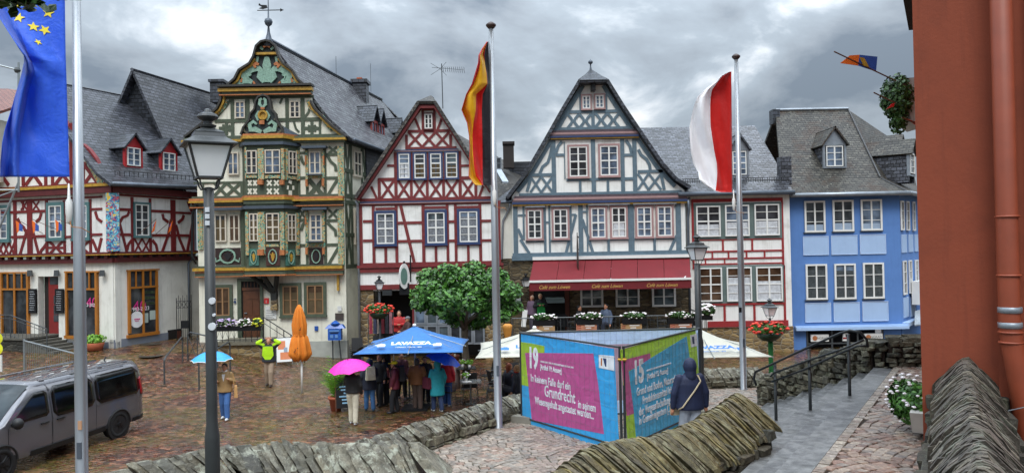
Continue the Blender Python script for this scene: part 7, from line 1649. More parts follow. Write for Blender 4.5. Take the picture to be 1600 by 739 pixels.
def sl_child():
    m = MB(uv=False)
    for s in (-1,1):
        m = MB(uv=False); m.capsule((s*.20*1.03,-.01,1.50), (s*.385,-.065,1.59), .082, .08); m.capsule((s*.385,-.065,1.59), (s*.25,-.06,1.67), .08, .066); o = m.build('sleeve', NEON, None, remesh=.016); o.parent = jk
sl_child()
a = P0(552, 663); pr = person(a, 'person in a black top and cream trousers under a bright pink umbrella, back turned', ('#131214',), '#c3bca8', '#c6c9cc', '#3a2d24', PI-.15, 1.66, armL=[(.25,-.1,1.18),(.1,-.25,1.28)], stride=.1, coat=.93, wide=1.0, trousers_w=1.1)
umbrella(a[0]-.10, a[1]+.05, 1.58, .60, paint('umb_pink','#e0179c',.5,var=.05), 'bright pink umbrella over the person in cream trousers', tilt=(.12,-.12))
a = P0(578, 642); pr = person(a, 'person in a hooded navy coat with a cream backpack, back turned', ('#1c2233',), '#3f6a99', '#2f4a60', '#1c2233', PI+.35, 1.58, armR=[(-.26,-.08,1.18),(-.2,-.25,1.15)], coat=.72, hood=True, wide=1.1, trousers_w=1.1)
def pack(mat, w_=.30, hh=.40):
    def f(o): m = MB(uv=False); m.box((0,.235,1.20), (w_,.16,hh), taper=.82); m.box((0,.32,1.10), (w_*.7,.05,hh*.42)); m.build('pack_body', mat, o); m = MB(uv=False); [m.tube([(s*.10,.16,1.38),(s*.13,.0,1.46),(s*.15,-.14,1.30),(s*.14,-.1,1.1),(s*.13,.16,1.02)], .017, 5) for s in (-1,1)]; m.build('strap', mat, o)
    return f
held('backpack', pr, pack(clothm('cream_pack','#c2bca6')), 'cream backpack worn over the navy coat', 'backpack')
a = P0(594, 634); person(a, 'smiling man in dark clothes facing the hooded person with the cream backpack', ('#17161a',), '#15161a', '#1c1a1a', '#6a5a4a', -.4, 1.64, coat=.8, armR=[(-.26,-.06,1.16),(-.1,-.24,1.2)])
umbrella(a[0]-.18, a[1]+.3, 1.66, .62, paint('umb_black','#17171a',.5), 'black umbrella held behind the smiling man', tilt=(-.5,.1))
a = P0(605, 632); person(a, 'person with a black hood and long black coat left of the yellow cap', ('#0e0e11',), '#121317', '#1c1a1a', '#111', -.9, 1.60, coat=.6, hood=True)
a = P0(617, 645); pr = person(a, 'person in a burgundy jacket and bright yellow cap, hand to the face', ('#5b1a2c',), '#191b20', '#1b1c1f', '#4a3a30', -1.35, 1.57, armL=[(.25,-.05,1.14),(.22,-.1,.92)], armR=[(-.24,-.14,1.2),(-.05,-.20,1.42)], cap='#e3cf1c', coat=.80, wide=1.05, collar='#c48a8a')
held('backpack', pr, pack(clothm('black_pack','#15151a'), .32, .44), 'black backpack worn over the burgundy jacket', 'backpack')
a = P0(628, 622); person(a, 'long haired woman in dark red at the table under the blue parasol', ('#4a1522',), '#1a1a1f', '#1c1a1a', '#3c2418', .5, 1.50, hairlen=.14, coat=.85)
a = P0(653, 641); person(a, 'grey haired person in a brown suede jacket and brown trousers, back turned', ('#7a4d28',), '#4e3f38', '#b9b0a2', '#3f3d3b', PI-.1, 1.60, stride=.05, wide=1.08, armL=[(.27,0,1.14),(.26,-.12,.92)], trousers_w=1.15)
a = P0(665, 630); person(a, 'dark haired person in black between the brown jacket and the turquoise coat', ('#101013',), '#131418', '#18181a', '#15110f', .2, 1.50)
a = P0(684, 643); pr = person(a, 'person in a long turquoise raincoat carrying a wine red bag', ('#1d8f9c',), '#27385a', '#b9bcc0', '#2a2320', PI+.5, 1.54, coat=.55, hood=True, stride=.12, armL=[(.27,-.02,1.12),(.18,-.22,1.1)], wide=1.12)
def bag2(o): m = MB(uv=False); m.box((.30,-.10,.90), (.12,.34,.34), .2, taper=.9); m.build('bag_body', clothm('wine_bag','#5d2033'), o); m = MB(uv=False); m.tube([(.3,-.2,1.06),(.26,-.1,1.24),(.3,.0,1.06)], .012, 5); m.build('strap', IRON, o)
held('handbag', pr, bag2, 'wine red bag carried against the turquoise raincoat', 'bag')
umbrella(a[0]+.20, a[1]-.1, 1.56, .56, paint('umb_blue','#1750c4',.5,var=.05), 'deep blue umbrella over the turquoise raincoat', tilt=(.1,.32))
a = P0(699, 634); person(a, 'person in a bright red jacket and jeans behind the turquoise raincoat', ('#b3182a',), '#2a4a82', '#b9bcc0', '#2a2320', PI-.2, 1.52, coat=.85)
# seated under the cream parasol
for (px, py, hh, hd_, tc, lb) in ((797, 628, '#7a3a22', 2.2, '#1d2030', 'red haired person seated in dark clothes under the cream parasol'), (808, 632, '#9a7a5c', -2.0, '#22283a', 'fair haired person in navy seated at the edge of the printed banner')):
    a = P0(px, py); person(a, lb, (tc,), '#1b1d28', '#1a1a1a', hh, hd_, 1.68, seated=True, hairlen=.12 if hh == '#7a3a22' else 0, collar='#b3321e' if hh != '#7a3a22' else None)
# at the doorway of the red house, and on the café terrace
def Pd(px, y): return (at(px, 400, y).x, y)
person(Pd(622, 33.2), 'man in a bright red jacket in the doorway of the red gabled house', ('#a31f1f',), '#2a3f66', '#222222', '#5a463a', .1, 1.78, z=.55, armL=[(.26,-.05,1.14),(.06,-.26,1.16)], armR=[(-.26,-.05,1.14),(-.06,-.26,1.16)], wide=1.12, group='people at the doorway')
person(Pd(635, 32.6), 'person in a grey cap and brown jacket leaning over something white at the doorway', ('#3d2420',), '#23242a', '#222222', '#5a463a', -1.0, 1.68, z=.45, cap='#6a6c70', armR=[(-.24,-.12,1.14),(-.1,-.34,1.1)], armL=[(.24,-.12,1.14),(.1,-.34,1.1)], group='people at the doorway')
TF = 1.0
person(Pd(843, 34.1), 'blond waitress in a black top and long green apron at the café entrance', ('#15171a',), '#15171a', '#222222', '#c9b087', .1, 1.74, z=TF+.15, apron='#1f8a3c', armR=[(-.27,-.03,1.16),(-.1,-.24,1.22)], armL=[(.27,-.03,1.16),(.1,-.24,1.22)], group='people on the café terrace')
person(Pd(830, 34.4), 'person in a pale patterned top beside the waitress', ('#6a5568',), '#4a4650', '#222222', '#b9a08a', -.6, 1.70, z=TF+.1, group='people on the café terrace')
person(Pd(903, 33.5), 'dark haired man in black seated at the café table', ('#101216',), '#1b1d22', '#222222', '#15110f', 1.2, 1.78, z=TF+.08, seated=True, armL=[(.24,-.12,.74),(.14,-.36,.78)], group='people on the café terrace')
person(Pd(945, 33.4), 'bearded man in a blue grey shirt seated across the café table', ('#4d5a70',), '#2a3040', '#c9c9c9', '#15110f', -.7, 1.80, z=TF+.12, seated=True, armR=[(-.24,-.12,.74),(-.14,-.30,.86)], group='people on the café terrace')
# hooded walker on the terrace
a = at(1078, 620, 14.2); pr = person((a.x, 14.2), 'person in a hooded navy jacket with a cream strap, seen from behind', ('#14203f',), '#9aa3b0', '#3a3a3a', '#14203f', PI+.18, 1.74, z=TZ+.02, coat=.83, hood=True, wide=1.12, armL=[(.29,.0,1.12),(.31,-.04,.86)], armR=[(-.29,.02,1.12),(-.31,-.02,.86)], stride=.10, voxel=.012, trousers_w=1.25)
def strap(o): m = MB(uv=False); m.tube([(-.12,.10,1.47),(-.14,.17,1.38),(-.02,.188,1.22),(.12,.185,1.05),(.21,.16,.92),(.24,.04,.86),(.22,-.08,.86)], .014, 6); m.tube([(-.12,.10,1.47),(-.12,-.1,1.43),(.0,-.18,1.2),(.18,-.16,.95)], .014, 6); m.build('strap', clothm('strap','#b5a88c'), o); m = MB(uv=False); m.box((.22,-.14,.82), (.2,.1,.18)); m.build('bag_body', clothm('strap','#b5a88c'), o)
held('shoulder_bag', pr, strap, 'cream strapped bag worn across the hooded navy jacket', 'bag')

# ================================================================== VAN
def van():
    VP = paint('van_paint', '#605f64', .26, .35, var=.03, coat=1.0); VB = paint('van_plastic', '#141517', .55); TY = paint('tyre', '#101011', .85, bump=.3); RM = paint('dark_rim', '#1c1d1f', .4, .6); VG = m_glass('van_glass', (.003,.003,.003), .08); VR = m_glass('van_windscreen', (.012,.016,.018), .03)
    r = root('parked_van', (0,0,0), 'dark grey metallic passenger van with tinted windows parked on the wet setts at lower left', 'van'); L = 5.25
    def hw(x, z):
        b = .955
        if z < .45: b -= (.45-z)*.25
        if z > 1.08: b -= (z-1.08)*.16 + max(0, z-1.72)**1.5*1.9
        nose = max(0, x-4.2); b -= nose**2*.16; tail = max(0, .25-x); b -= tail**2*.9
        return b
    def roofz(x):
        if x < .12: return 1.93
        if x < 3.45: return 1.955 if x > .3 else 1.945
        if x < 4.35: return 1.955-(x-3.45)**1.25*.86
        return max(.80, 1.955-.9**1.25*.86-(x-4.35)*.34-.0)
    def sec(x, rz):
        pts = []; zs = [.30,.36,.5,.7,.9,1.05,1.12,1.3,1.5,1.68,1.8,1.88,1.925]
        rt = roofz(x)
        out = []
        for z in zs:
            zz = min(z, rt-.03*(1-zs.index(z)/len(zs))); zz = .30+(z-.30)*(rt-.30-.03)/(1.925-.30) if rt < 1.93 else z; out.append((hw(x, z if rt > 1.9 else zz), zz))
        out.append((hw(x, zs[-1])*.80 if rt > 1.9 else out[-1][0]*.85, rt)); out.append((0.0, rt+.018))
        return out
    xs = [0,.04,.12,.25,.5,.9,1.4,2.0,2.6,3.2,3.45,3.7,4.0,4.35,4.6,4.9,5.08,5.2,5.25]
    ring = []
    for x in xs:
        s = sec(x, 0); k = 1.0
        if x > 5.0: s = [(a*(1-(x-5.0)*.25), .30+(b-.30)*(1-(x-5.0)*.5)) for a, b in s]
        if x < .04: s = [(a*.985, .30+(b-.30)*.985) for a, b in s]
        full = [(x, a, b) for a, b in s] + [(x, -a, b) for a, b in s[-2::-1]]
        ring.append(full)
    m = MB(uv=False); m.ring_loft(ring); body = m.build('body', VP, r, True)
    for p in body.data.polygons:
        if len(p.vertices) > 4: p.use_smooth = False
    def patch(name, outline, mat, off, par=r, side=1, nx=14, nz=8):
        """panel following the side surface; outline gives z-range at each x: [(x, z0, z1)]"""
        m = MB(uv=False); vs = []; W_ = nz+1
        for x, z0, z1 in outline:
            for j in range(nz+1): z = z0+(z1-z0)*j/nz; vs.append((x, side*(hw(x, z)+off), z))
        m.add(vs, [(i*W_+j, (i+1)*W_+j, (i+1)*W_+j+1, i*W_+j+1) for i in range(len(outline)-1) for j in range(nz)]); o = m.build(name, mat, par, True); md = o.modifiers.new('s','SOLIDIFY'); md.thickness = .012; md.offset = 0; return o
    def rnd_(x0, x1, z0, z1, c=.08, sl=0, n=12, cut=None):
        out = []
        for i in range(n+1):
            x = x0+(x1-x0)*i/n; d = min(x-x0, x1-x); e = 0 if d > c else c-math.sqrt(max(0, c*c-(c-d)**2)); top = z1-e-sl*(x-x0); lo = z0+e
            if cut: top = min(top, cut(x)); 
            out.append((x, min(lo, top-.01), top))
        return out
    for sd_ in (1, -1):
        patch('side_window', rnd_(.18, 1.73, 1.06, 1.79, .12), VG, .006, r, sd_); patch('side_window', rnd_(1.79, 3.06, 1.06, 1.79, .12), VG, .006, r, sd_)
        patch('side_window', rnd_(3.18, 4.22, 1.14, 1.74, .07, cut=lambda x: 1.74 if x < 3.55 else 1.74-(x-3.55)*.86), VG, .006, r, sd_)
        patch('sill_trim', [(x, .30, .42 if x < 3.6 else .44) for x in (.0,.2,.45)], VB, .008, r, sd_); patch('sill_trim', [(x, .30, .44) for x in (1.45,2,2.6,3.2,3.7)], VB, .008, r, sd_)
        for a in (1.76, 3.12, 3.10): 
            m = MB(uv=False); m.tube([(a, sd_*(hw(a,z)+.002), z) for z in (.42,.7,.9,1.1,1.3,1.5,1.75,1.84)], .006, 4); m.build('door_gap', VB, r)
        m = MB(uv=False); m.tube([(x, sd_*(hw(x,1.02)+.004), 1.035) for x in (.3,.8,1.3,1.74)], .007, 4); m.build('door_gap', VB, r)
        m = MB(uv=False); m.tube([(4.28, sd_*(hw(4.28,z)+.002), z) for z in (.5,.8,1.0,1.1)], .006, 4); m.build('door_gap', VB, r)
        for a in (3.32, 2.86): m = MB(uv=False); m.box((a+.02, sd_*(hw(a,.98)+.025), .99), (.22,.03,.035)); m.build('handle', VB, r)
        m = MB(uv=False); m.ell((4.18, sd_*1.10, 1.18), (.10,.12,.13), 12, 8); m.tube([(4.15, sd_*.90, 1.12),(4.17, sd_*1.02, 1.12)], .03, 6); m.build('mirror', VB, r, True)
        m = MB(uv=False); m.tube([(x, sd_*.755, 1.975) for x in (.45,1.5,2.6,3.3)], .018, 6)
        for x in (.5,1.4,2.3,3.2): m.box((x, sd_*.755, 1.955), (.10,.05,.04))
        m.build('roof_rail', VP, r)
        patch('tail_light', [(.02,1.0,1.45),(.09,.98,1.5),(.16,1.02,1.45)], paint('tail_lens','#8a0f14',.15,coat=.6), .012, r, sd_)
        patch('headlight', [(4.85,.78,.92),(5.0,.74,.96),(5.1,.74,.94)], paint('lamp_lens','#a9b0b4',.1), .012, r, sd_)
        for wx in (.98, 4.46):
            m = MB(uv=False); m.M = Matrix.Translation((wx, sd_*.86, .345)) @ Matrix.Rotation(R(-90)*sd_, 4, 'X')
            m.lathe([(.34,-.12),(.345,.06),(.325,.105),(.24,.11),(.235,.06),(.02,.06)], n=32); t = m.build('wheel', TY, r, True)
            m = MB(uv=False); m.M = Matrix.Translation((wx, sd_*.86, .345)) @ Matrix.Rotation(R(-90)*sd_, 4, 'X'); m.lathe([(.235,.06),(.24,.10),(.22,.10),(.21,.065)], n=32); m.lathe([(.07,.06),(.07,.11),(.05,.12),(.01,.12)], n=16)
            for s_ in range(5):
                for dd in (-.16,.16): th = s_*2*PI/5+dd; m.tube([(.05*math.cos(th), .05*math.sin(th), .09), (.225*math.cos(th+dd*.3), .225*math.sin(th+dd*.3), .085)], [.024,.018], 6)
            m.build('rim', RM, t)
            # arch: dark ring
            m = MB(uv=False); pts = [(wx+.405*math.cos(a), sd_*(hw(wx,.5)+.004), .345+.405*math.sin(a)) for a in [k*PI/12 for k in range(-0,13)]]; m.tube(pts, .028, 6); 
            m.M = Matrix.Translation((wx, sd_*(hw(wx,.5)-.05), .345)) @ Matrix.Rotation(R(-90)*sd_, 4, 'X'); m.lathe([(.40,-.02),(.40,.058),(.36,.0585),(.01,.0585)], n=32); m.build('wheel_arch', VB, r)
    # row of short white dashes along the roof
    m = MB(uv=False)
    for i in range(7): m.box((.5+i*.38, .28, 1.976), (.16,.035,.004), .05)
    m.build('roof_dash', WFR, r)
    m = MB(uv=False); n = 6; vs = []
    for i in range(n+1):
        x = 3.56+i/n*.80; z = roofz(x)+.022
        for j in range(7): y = (-.78+1.56*j/6)*(1-.0*i); vs.append((x+.0, y*(1 if abs(y) < .7 else .98), z-(abs(y)**3)*.05+.012))
    m.add(vs, [(i*7+j, (i+1)*7+j, (i+1)*7+j+1, i*7+j+1) for i in range(n) for j in range(6)]); o = m.build('windscreen', VR, r, True)
    m = MB(uv=False); m.box((-.02,0,.52), (.06,1.7,.30)); m.build('rear_bumper', VP, r); m = MB(uv=False); m.box((-.005,0,1.45), (.02,1.45,.5)); m.build('rear_window', VG, r)
    m = MB(uv=False); m.box((5.2,0,.48), (.16,1.5,.3)); m.build('front_bumper', VB, r); m = MB(uv=False); m.tube([(.35,0,1.96),(.28,0,2.06)], .02, 6); m.build('aerial', VB, r)
    # place: near rear wheel touches the ground at the photo's spot
    g = onz(186, 683, 0); hx, hy = -.174, -.985; K_ = 1.12; r.scale = (K_, 1.03, 1.01); ang = math.atan2(hy, hx); nx, ny = -math.sin(ang), math.cos(ang)
    r.rotation_euler = (0,0,ang); cx, sy = .98*K_, .95*1.03; r.location = (g.x - (cx*math.cos(ang)-sy*math.sin(ang)), g.y - (cx*math.sin(ang)+sy*math.cos(ang)), 0)
van()

# ================================================================== FURNITURE OF THE SQUARE
WK = paint('black_wicker', '#1b1c1e', .6, .2, bump=.6, bsc=60); ALU = paint('alu_frame', '#6e7274', .35, .7)
def chair_proto(label):
    r = root('cafe_chair', (0,0,0), label, 'chair', 'black café chairs'); m = MB(uv=False); m.box((0,0,.45), (.44,.44,.03)); m.build('seat', WK, r)
    m = MB(uv=False); m.M = Matrix.Translation((0,.22,.70)) @ Matrix.Rotation(R(-12), 4, 'X'); m.box((0,0,0), (.44,.025,.48)); m.build('backrest', WK, r)
    for sx in (-1,1):
        for sy in (-1,1): m = MB(uv=False); m.tube([(sx*.21,sy*.19,.45),(sx*.25,sy*.24,0)], .012, 6); m.build('leg', ALU, r)
        m = MB(uv=False); m.tube([(sx*.23,-.2,.44),(sx*.27,-.22,.66),(sx*.27,.1,.68),(sx*.23,.24,.66)], .013, 6); m.build('armrest', ALU, r)
    return r
def table(x, y, z, rz, label, s=.66, top='#7d7f7e'):
    r = root('cafe_table', (x,y,z), label, 'table', 'café tables', rz=0); m = MB(uv=False); m.box((x,y,z+.735), (s,s,.03), rz); m.build('tabletop', paint('table_top'+top, top, .25, .4), r)
    m = MB(uv=False); m.tube([(x,y,z),(x,y,z+.72)], .03, 10); m.build('column', ALU, r); m = MB(uv=False); m.box((x,y,z+.015), (.42,.08,.03), rz+.78); m.box((x,y,z+.018), (.08,.42,.03), rz+.78); m.build('foot', ALU, r); return r
def vase(x, y, z, label, seed, mat=PETW): 
    r = root('flower_pot', (x,y,z), label, 'flower pot', 'little flower pots on the tables'); m = MB(uv=False); m.lathe([(.045,0),(.06,.12),(.05,.12)], (x,y,z), 12); m.build('pot', WFR, r, True); flowers(r, (x,y,z+.2), (.13,.13,.09), 14, mat, .03, seed, LEAFB, 120, .05)
t1 = P0(736, 632); table(t1[0], t1[1], 0, .1, 'grey topped café table with a potted plant, nearest the low wall'); vase(t1[0]-.15, t1[1], .75, 'white potted plant on the nearest café table', 2)
m = MB(uv=False); m.box((t1[0]-.12, t1[1]-.12, .757), (.28,.2,.012), .3); o = m.build('menu_card', WFR); setp(o, 'white menu sheet lying on the nearest café table', 'menu')
t2 = P0(728, 607); table(t2[0], t2[1], 0, .1, 'dark café table behind the nearest one', .7, '#232527'); vase(t2[0]-.1, t2[1], .75, 'white potted plant on the dark table behind', 7); vase(t2[0]+.15, t2[1]-.1, .75, 'green potted plant on the dark table behind', 8, LEAFB)
t3 = P0(640, 622); table(t3[0], t3[1], 0, .1, 'dark table among the people under the blue parasol', .9, '#232527')
spots = [(t1[0]-.75,t1[1]-.05,1.3,'left of the nearest café table'),(t1[0]+.75,t1[1]-.05,-1.4,'right of the nearest café table'),(t1[0]-.05,t1[1]+.75,PI+.05,'behind the nearest café table'),(t2[0]+.8,t2[1],-1.2,'right of the dark café table'),(t2[0]-.55,t2[1]+.55,2.8,'behind the dark café table'),(P0(775,618)[0],P0(775,618)[1],-.9,'tipped beside the middle flagpole'),(P0(805,618)[0],P0(805,618)[1]+.9,.3,'behind the seated red haired person'),(P0(790,622)[0]-.3,P0(790,622)[1],1.9,'left of the seated red haired person'),(t3[0]+.7,t3[1]+.2,-1.4,'under the blue parasol beside the brown jacket'),(P0(668,615)[0],P0(668,615)[1],2.6,'under the blue parasol behind the turquoise coat')]
proto = chair_proto('x')
for i, (x, y, a, lb) in enumerate(spots):
    c = proto if i == 0 else copy_tree(proto); c.location = (x, y, 0); c.rotation_euler = (0,0,a); c['label'] = 'black café chair '+lb
    if 'tipped' in lb: c.rotation_euler = (R(-20),0,a)
# stack of chairs at the wall by the letter box
ORD = ('lowest','second lowest','third lowest','third highest','second highest','topmost')
sp0 = Vector((at(566,500,31.5).x, 31.5, 0))
for i in range(6):
    c = copy_tree(proto); c.location = (sp0.x-.25, sp0.y, i*.09); c.rotation_euler = (0,0,.1); c['label'] = 'dark wicker chair, %s in the left stack by the stone pier' % ORD[i]; c['group'] = 'left stack of wicker chairs'
    c = copy_tree(proto); c.location = (sp0.x+.55, sp0.y+.1, i*.09+.05); c.rotation_euler = (0,0,-.1); c['label'] = 'dark wicker chair, %s in the right stack by the stone pier' % ORD[i]; c['group'] = 'right stack of wicker chairs'
# waiter's cloth-covered stand with a basket
b = P0(704, 606); m = MB(uv=False); rings = []
for z, s_ in ((0,.36),(.5,.34),(.95,.3)): rings.append([(b[0]+s_*(1+.05*math.sin(a_*5))*math.cos(2*PI*a_/24), b[1]+s_*math.sin(2*PI*a_/24), z) for a_ in range(24)])
m.ring_loft(rings); o = m.build('cloth_stand', clothm('linen','#8f7d78'), None, True); setp(o, 'pinkish cloth covered stand right of the blue umbrella', 'stand')
r = root('wicker_basket', (b[0],b[1],.96), 'reddish wicker basket of jars on the cloth covered stand', 'basket'); m = MB(uv=False); m.lathe([(.28,0),(.36,.2),(.34,.2),(.26,.03)], (b[0],b[1],.96), 18); m.build('basket_body', paint('wicker','#6e2f20',.7,bump=.6), r)
for k in range(6): m = MB(uv=False); m.lathe([(.045,0),(.045,.16),(.03,.2)], (b[0]+.18*math.cos(k), b[1]+.18*math.sin(k), 1.02), 8); m.build('jar', paint('jar_%d' % (k % 2), ('#b9a690','#7a3a22')[k % 2], .3), r, True)

def potted_palm():
    b = P0(525, 641); x, y = b; r = root('potted_palm', (x,y,0), 'green palm in a terracotta pot left of the pink umbrella', 'potted plant'); m = MB(uv=False); m.lathe([(.15,0),(.21,.36),(.24,.37),(.24,.44),(.2,.44),(.19,.38)], (x,y,0), 20); m.build('pot', TERRAC, r, True)
    g = random.Random(4); m = MB(uv=False)
    for k in range(26):
        a = g.uniform(0, 6.28); el = g.uniform(.15,.75); P_ = []; ln = g.uniform(.7,1.35)
        for i in range(7): t = i/6; P_.append(Vector((x+math.cos(a)*ln*el*t**1.3*.9, y+math.sin(a)*ln*el*t**1.3*.9, .42+ln*(t*(1.15-el*.2)-.42*el*t*t))))
        for i in range(1, 7):
            d = (P_[i]-P_[i-1]).normalized(); s_ = d.cross(Vector((0,0,1))).normalized() if abs(d.z) < .98 else Vector((1,0,0))
            for sg in (-1,1):
                for u in (0,.5): q = P_[i-1].lerp(P_[i], u); l_ = .34*math.sin(PI*(i-.3+u*.5)/7)+.05; tp = q+s_*sg*l_+d*l_*.7-Vector((0,0,l_*.25)); m.add([q-d*.012, q+d*.016, tp], [(0,1,2)])
    m.build('fronds', LEAFB, r)
    m = MB(uv=False); [m.tube([(x+.03*math.cos(k),y+.03*math.sin(k),.4),(x+.06*math.cos(k),y+.06*math.sin(k),.75)], .018, 5) for k in range(4)]; m.build('stem', BARK, r)
potted_palm()
def aboard(x, y, z, rz, label, col_, h=1.0, w_=.55, frame=None, art=None):
    r = root('a_board', (x,y,z), label, 'a-board'); M0 = Matrix.Translation((x,y,z)) @ Matrix.Rotation(rz, 4, 'Z')
    for s in (-1,1):
        m = MB(uv=False); m.M = M0 @ Matrix.Translation((0,s*.18,h*.53)) @ Matrix.Rotation(R(14)*s, 4, 'X'); m.box((0,0,0), (w_,.025,h*.86)); p = m.build('panel', col_, r)
        m = MB(uv=False); m.M = M0 @ Matrix.Translation((0,s*.18,h*.5)) @ Matrix.Rotation(R(14)*s, 4, 'X'); m.box((-w_/2-.015,0,0), (.03,.035,h)); m.box((w_/2+.015,0,0), (.03,.035,h)); m.box((0,0,h*.46), (w_,.034,.03)); m.build('frame', frame or GIRON, r)
        if s < 0 and art: art(p, M0 @ Matrix.Translation((0,-.18,h*.53)) @ Matrix.Rotation(R(-14), 4, 'X'))
b = P0(540, 640); CHK = paint('chalk_blue','#7fa9c4',.8)
def chalk(p, M_):
    m = MB(uv=False); m.M = M_; g = random.Random(3)
    for i in range(6): w_ = g.uniform(.2,.4); m.box((g.uniform(-.05,.05), -.016, -.3+i*.1), (w_,.004,.045))
    m.build('chalk_writing', CHK, p)
aboard(b[0], b[1], 0, .3, 'black chalk board with pale blue writing behind the pink umbrella', IRON, 1.05, .6, BROWN, chalk)
b = P0(444, 578)
def art2(p, M_): m = MB(uv=False); m.M = M_; m.box((-.1,-.016,.2), (.3,.004,.35)); m.box((.05,-.016,-.25), (.42,.004,.3)); m.build('print', paint('poster_orange','#cf7d52',.6), p); m = MB(uv=False); m.M = M_; m.box((.06,-.018,0), (.14,.004,.2)); m.build('print', paint('poster_grey','#8a97a6',.6), p)
aboard(b[0], b[1], gz(*b), .35, 'white a-board with orange pictures behind the man in neon yellow', WFR, 1.15, .6, ALU, art2)
# notice at the far left edge with yellow discs
b = onz(-2, 600, .0); r = root('sign_board', (b.x-.1, 28, .4), 'board with yellow discs and orange field at the left edge', 'sign'); q = at(0, 535, 28); m = MB(uv=False)
for dz in (.15,-.22): m.M = Matrix.Translation((q.x-.1, 28, q.z+dz)) @ Matrix.Rotation(R(90), 4, 'X'); m.lathe([(.2,0),(.22,.03),(.05,.05)], n=16)
m.build('disc', PETY, r); m = MB(uv=False); m.box((q.x-.35, 28.02, q.z-.75), (.8,.05,.6)); m.build('panel', WFR, r); m = MB(uv=False); m.box((q.x-.35, 27.98, q.z-.78), (.66,.03,.46)); m.build('print', ORNG, r); m = MB(uv=False); m.tube([(q.x-.3,28.06,0),(q.x-.3,28.06,q.z+.3)], .03, 6); m.build('post', GIRON, r)

# letter box
def letterbox():
    pl = Plane((-7.6,34.55),(1,0),'z5'); a = pl.P(757,410); LBm = paint('post_blue','#1d55a6',.4,var=.25,sc=12,coat=.3); r = root('letter_box', (a.x,34.3,0), 'ornate blue letter box on two iron legs against the white wall', 'letter box')
    m = MB(); pl.rect(m, 722,378,790,437,-.0,.34); b_ = m.build('box', LBm, r); m = MB(); a0 = pl.P(757,376,.17); m.prism([a0+Vector((-.44,-.16,0)), a0+Vector((.44,-.16,0)), a0+Vector((.30,-.06,.16)), a0+Vector((-.30,-.06,.16))], Vector((0,.3,0))); m.lathe([(.16,0),(.22,.07),(.12,.14),(.04,.2)], (a0.x,a0.y,a0.z+.14), 10)
    m.build('lid', LBm, r); m = MB(); pl.rect(m, 730,384,782,392,.34,.36); pl.rect(m, 735,408,750,424,.34,.36); pl.rect(m, 760,408,775,424,.34,.36); m.build('plate', paint('plate_pale','#5d86bb',.4), b_); m = MB(); pl.rect(m, 735,396,776,401,.34,.355); m.build('slot', IRON, b_)
    for x in (742, 776): p = pl.P(x,437,.16); m = MB(); m.tube([p, (p.x+(.06 if x > 750 else -.02), p.y+.1, 0.02)], .03, 6); m.build('leg', GIRON, r)
letterbox()

# ---- steps, railings and planter boxes at the carved house
def green_steps():
    pl = Plane((-11,33.2),(1,0),'z5'); a0, a1 = pl.P(128,470).x, pl.P(372,470).x; zt = pl.P(250,455).z
    r = root('entrance_steps', (a0,33.2,0), 'stone landing with rough masonry front and iron railing at the carved house door', 'steps'); m = MB(); m.box(((a0+a1)/2,34.1,zt/2-.05), (a1-a0,1.7,zt-.1)); m.build('masonry', RUBY, r); m = MB(); m.box(((a0+a1)/2,34.05,zt-.03), (a1-a0+.15,1.85,.12)); m.build('landing', paint('worn_stone','#6b6656',.7,var=.2,bump=.4), r)
    n = 5
    for i in range(n): m = MB(); z1 = zt*(1-(i+.5)/n); m.box((a1+.12+.3*i+.1, 34.1, z1/2), (.32,1.6,z1)); m.build('step', paint('red_step','#7d5448',.7,var=.2,bump=.3), r)
    z0 = zt+.03; m = MB(uv=False); hh = .95
    m.tube([(a0,33.25,z0+hh),(a1,33.25,z0+hh)], .022, 6); m.tube([(a0,33.25,z0+.1),(a1,33.25,z0+.1)], .018, 6)
    for k in range(9):
        x = a0+(a1-a0)*k/8; m.tube([(x,33.25,z0),(x,33.25,z0+hh)], .014, 5)
        if k < 8: x2 = a0+(a1-a0)*(k+1)/8; m.tube([(x,33.25,z0+.15),((x+x2)/2,33.25,z0+.5),(x2,33.25,z0+.15)], .009, 5); m.tube([(x,33.25,z0+.85),((x+x2)/2,33.25,z0+.5),(x2,33.25,z0+.85)], .009, 5)
    m.build('railing', IRON, r); m = MB(uv=False); P_ = [Vector((a1,33.3,z0+1.05)), Vector((a1+1.75,33.3,1.0))]
    m.tube(P_, .022, 6); m.tube([p-Vector((0,0,.25)) for p in P_], .014, 5)
    for k in range(7): q = P_[0].lerp(P_[1], k/6); m.tube([q, q-Vector((0,0,.95))], .014 if k % 3 else .022, 5)
    m.tube([P_[1], P_[1]+Vector((.12,0,-.05)), P_[1]+Vector((.12,0,-.2))], .02, 5); m.build('railing', IRON, r)
    for k, (x0, x1, mt, lb) in enumerate(((132,240,PETP,'lilac and plum flowers in the left trough on the iron railing'),(242,318,PETW,'white flowers in the middle trough on the iron railing'),(320,372,PETY,'yellow flowers in the right trough on the iron railing'))):
        A_, B_ = pl.P(x0,380), pl.P(x1,380); x = (A_.x+B_.x)/2; w_ = B_.x-A_.x; zz = pl.P(250,378).z; f = root('flower_box', (x,33.1,zz), lb, 'flower box', 'flower troughs on the railing'); m = MB(uv=False); m.box((x,33.1,zz), (w_-.03,.22,.2), taper=1.1); m.build('trough', IRON, f)
        flowers(f, (x,33.05,zz+.24), (w_*.5,.17,.17), int(60*w_), mt, .055, 20+k, LEAFD, int(240*w_), .09)
green_steps()
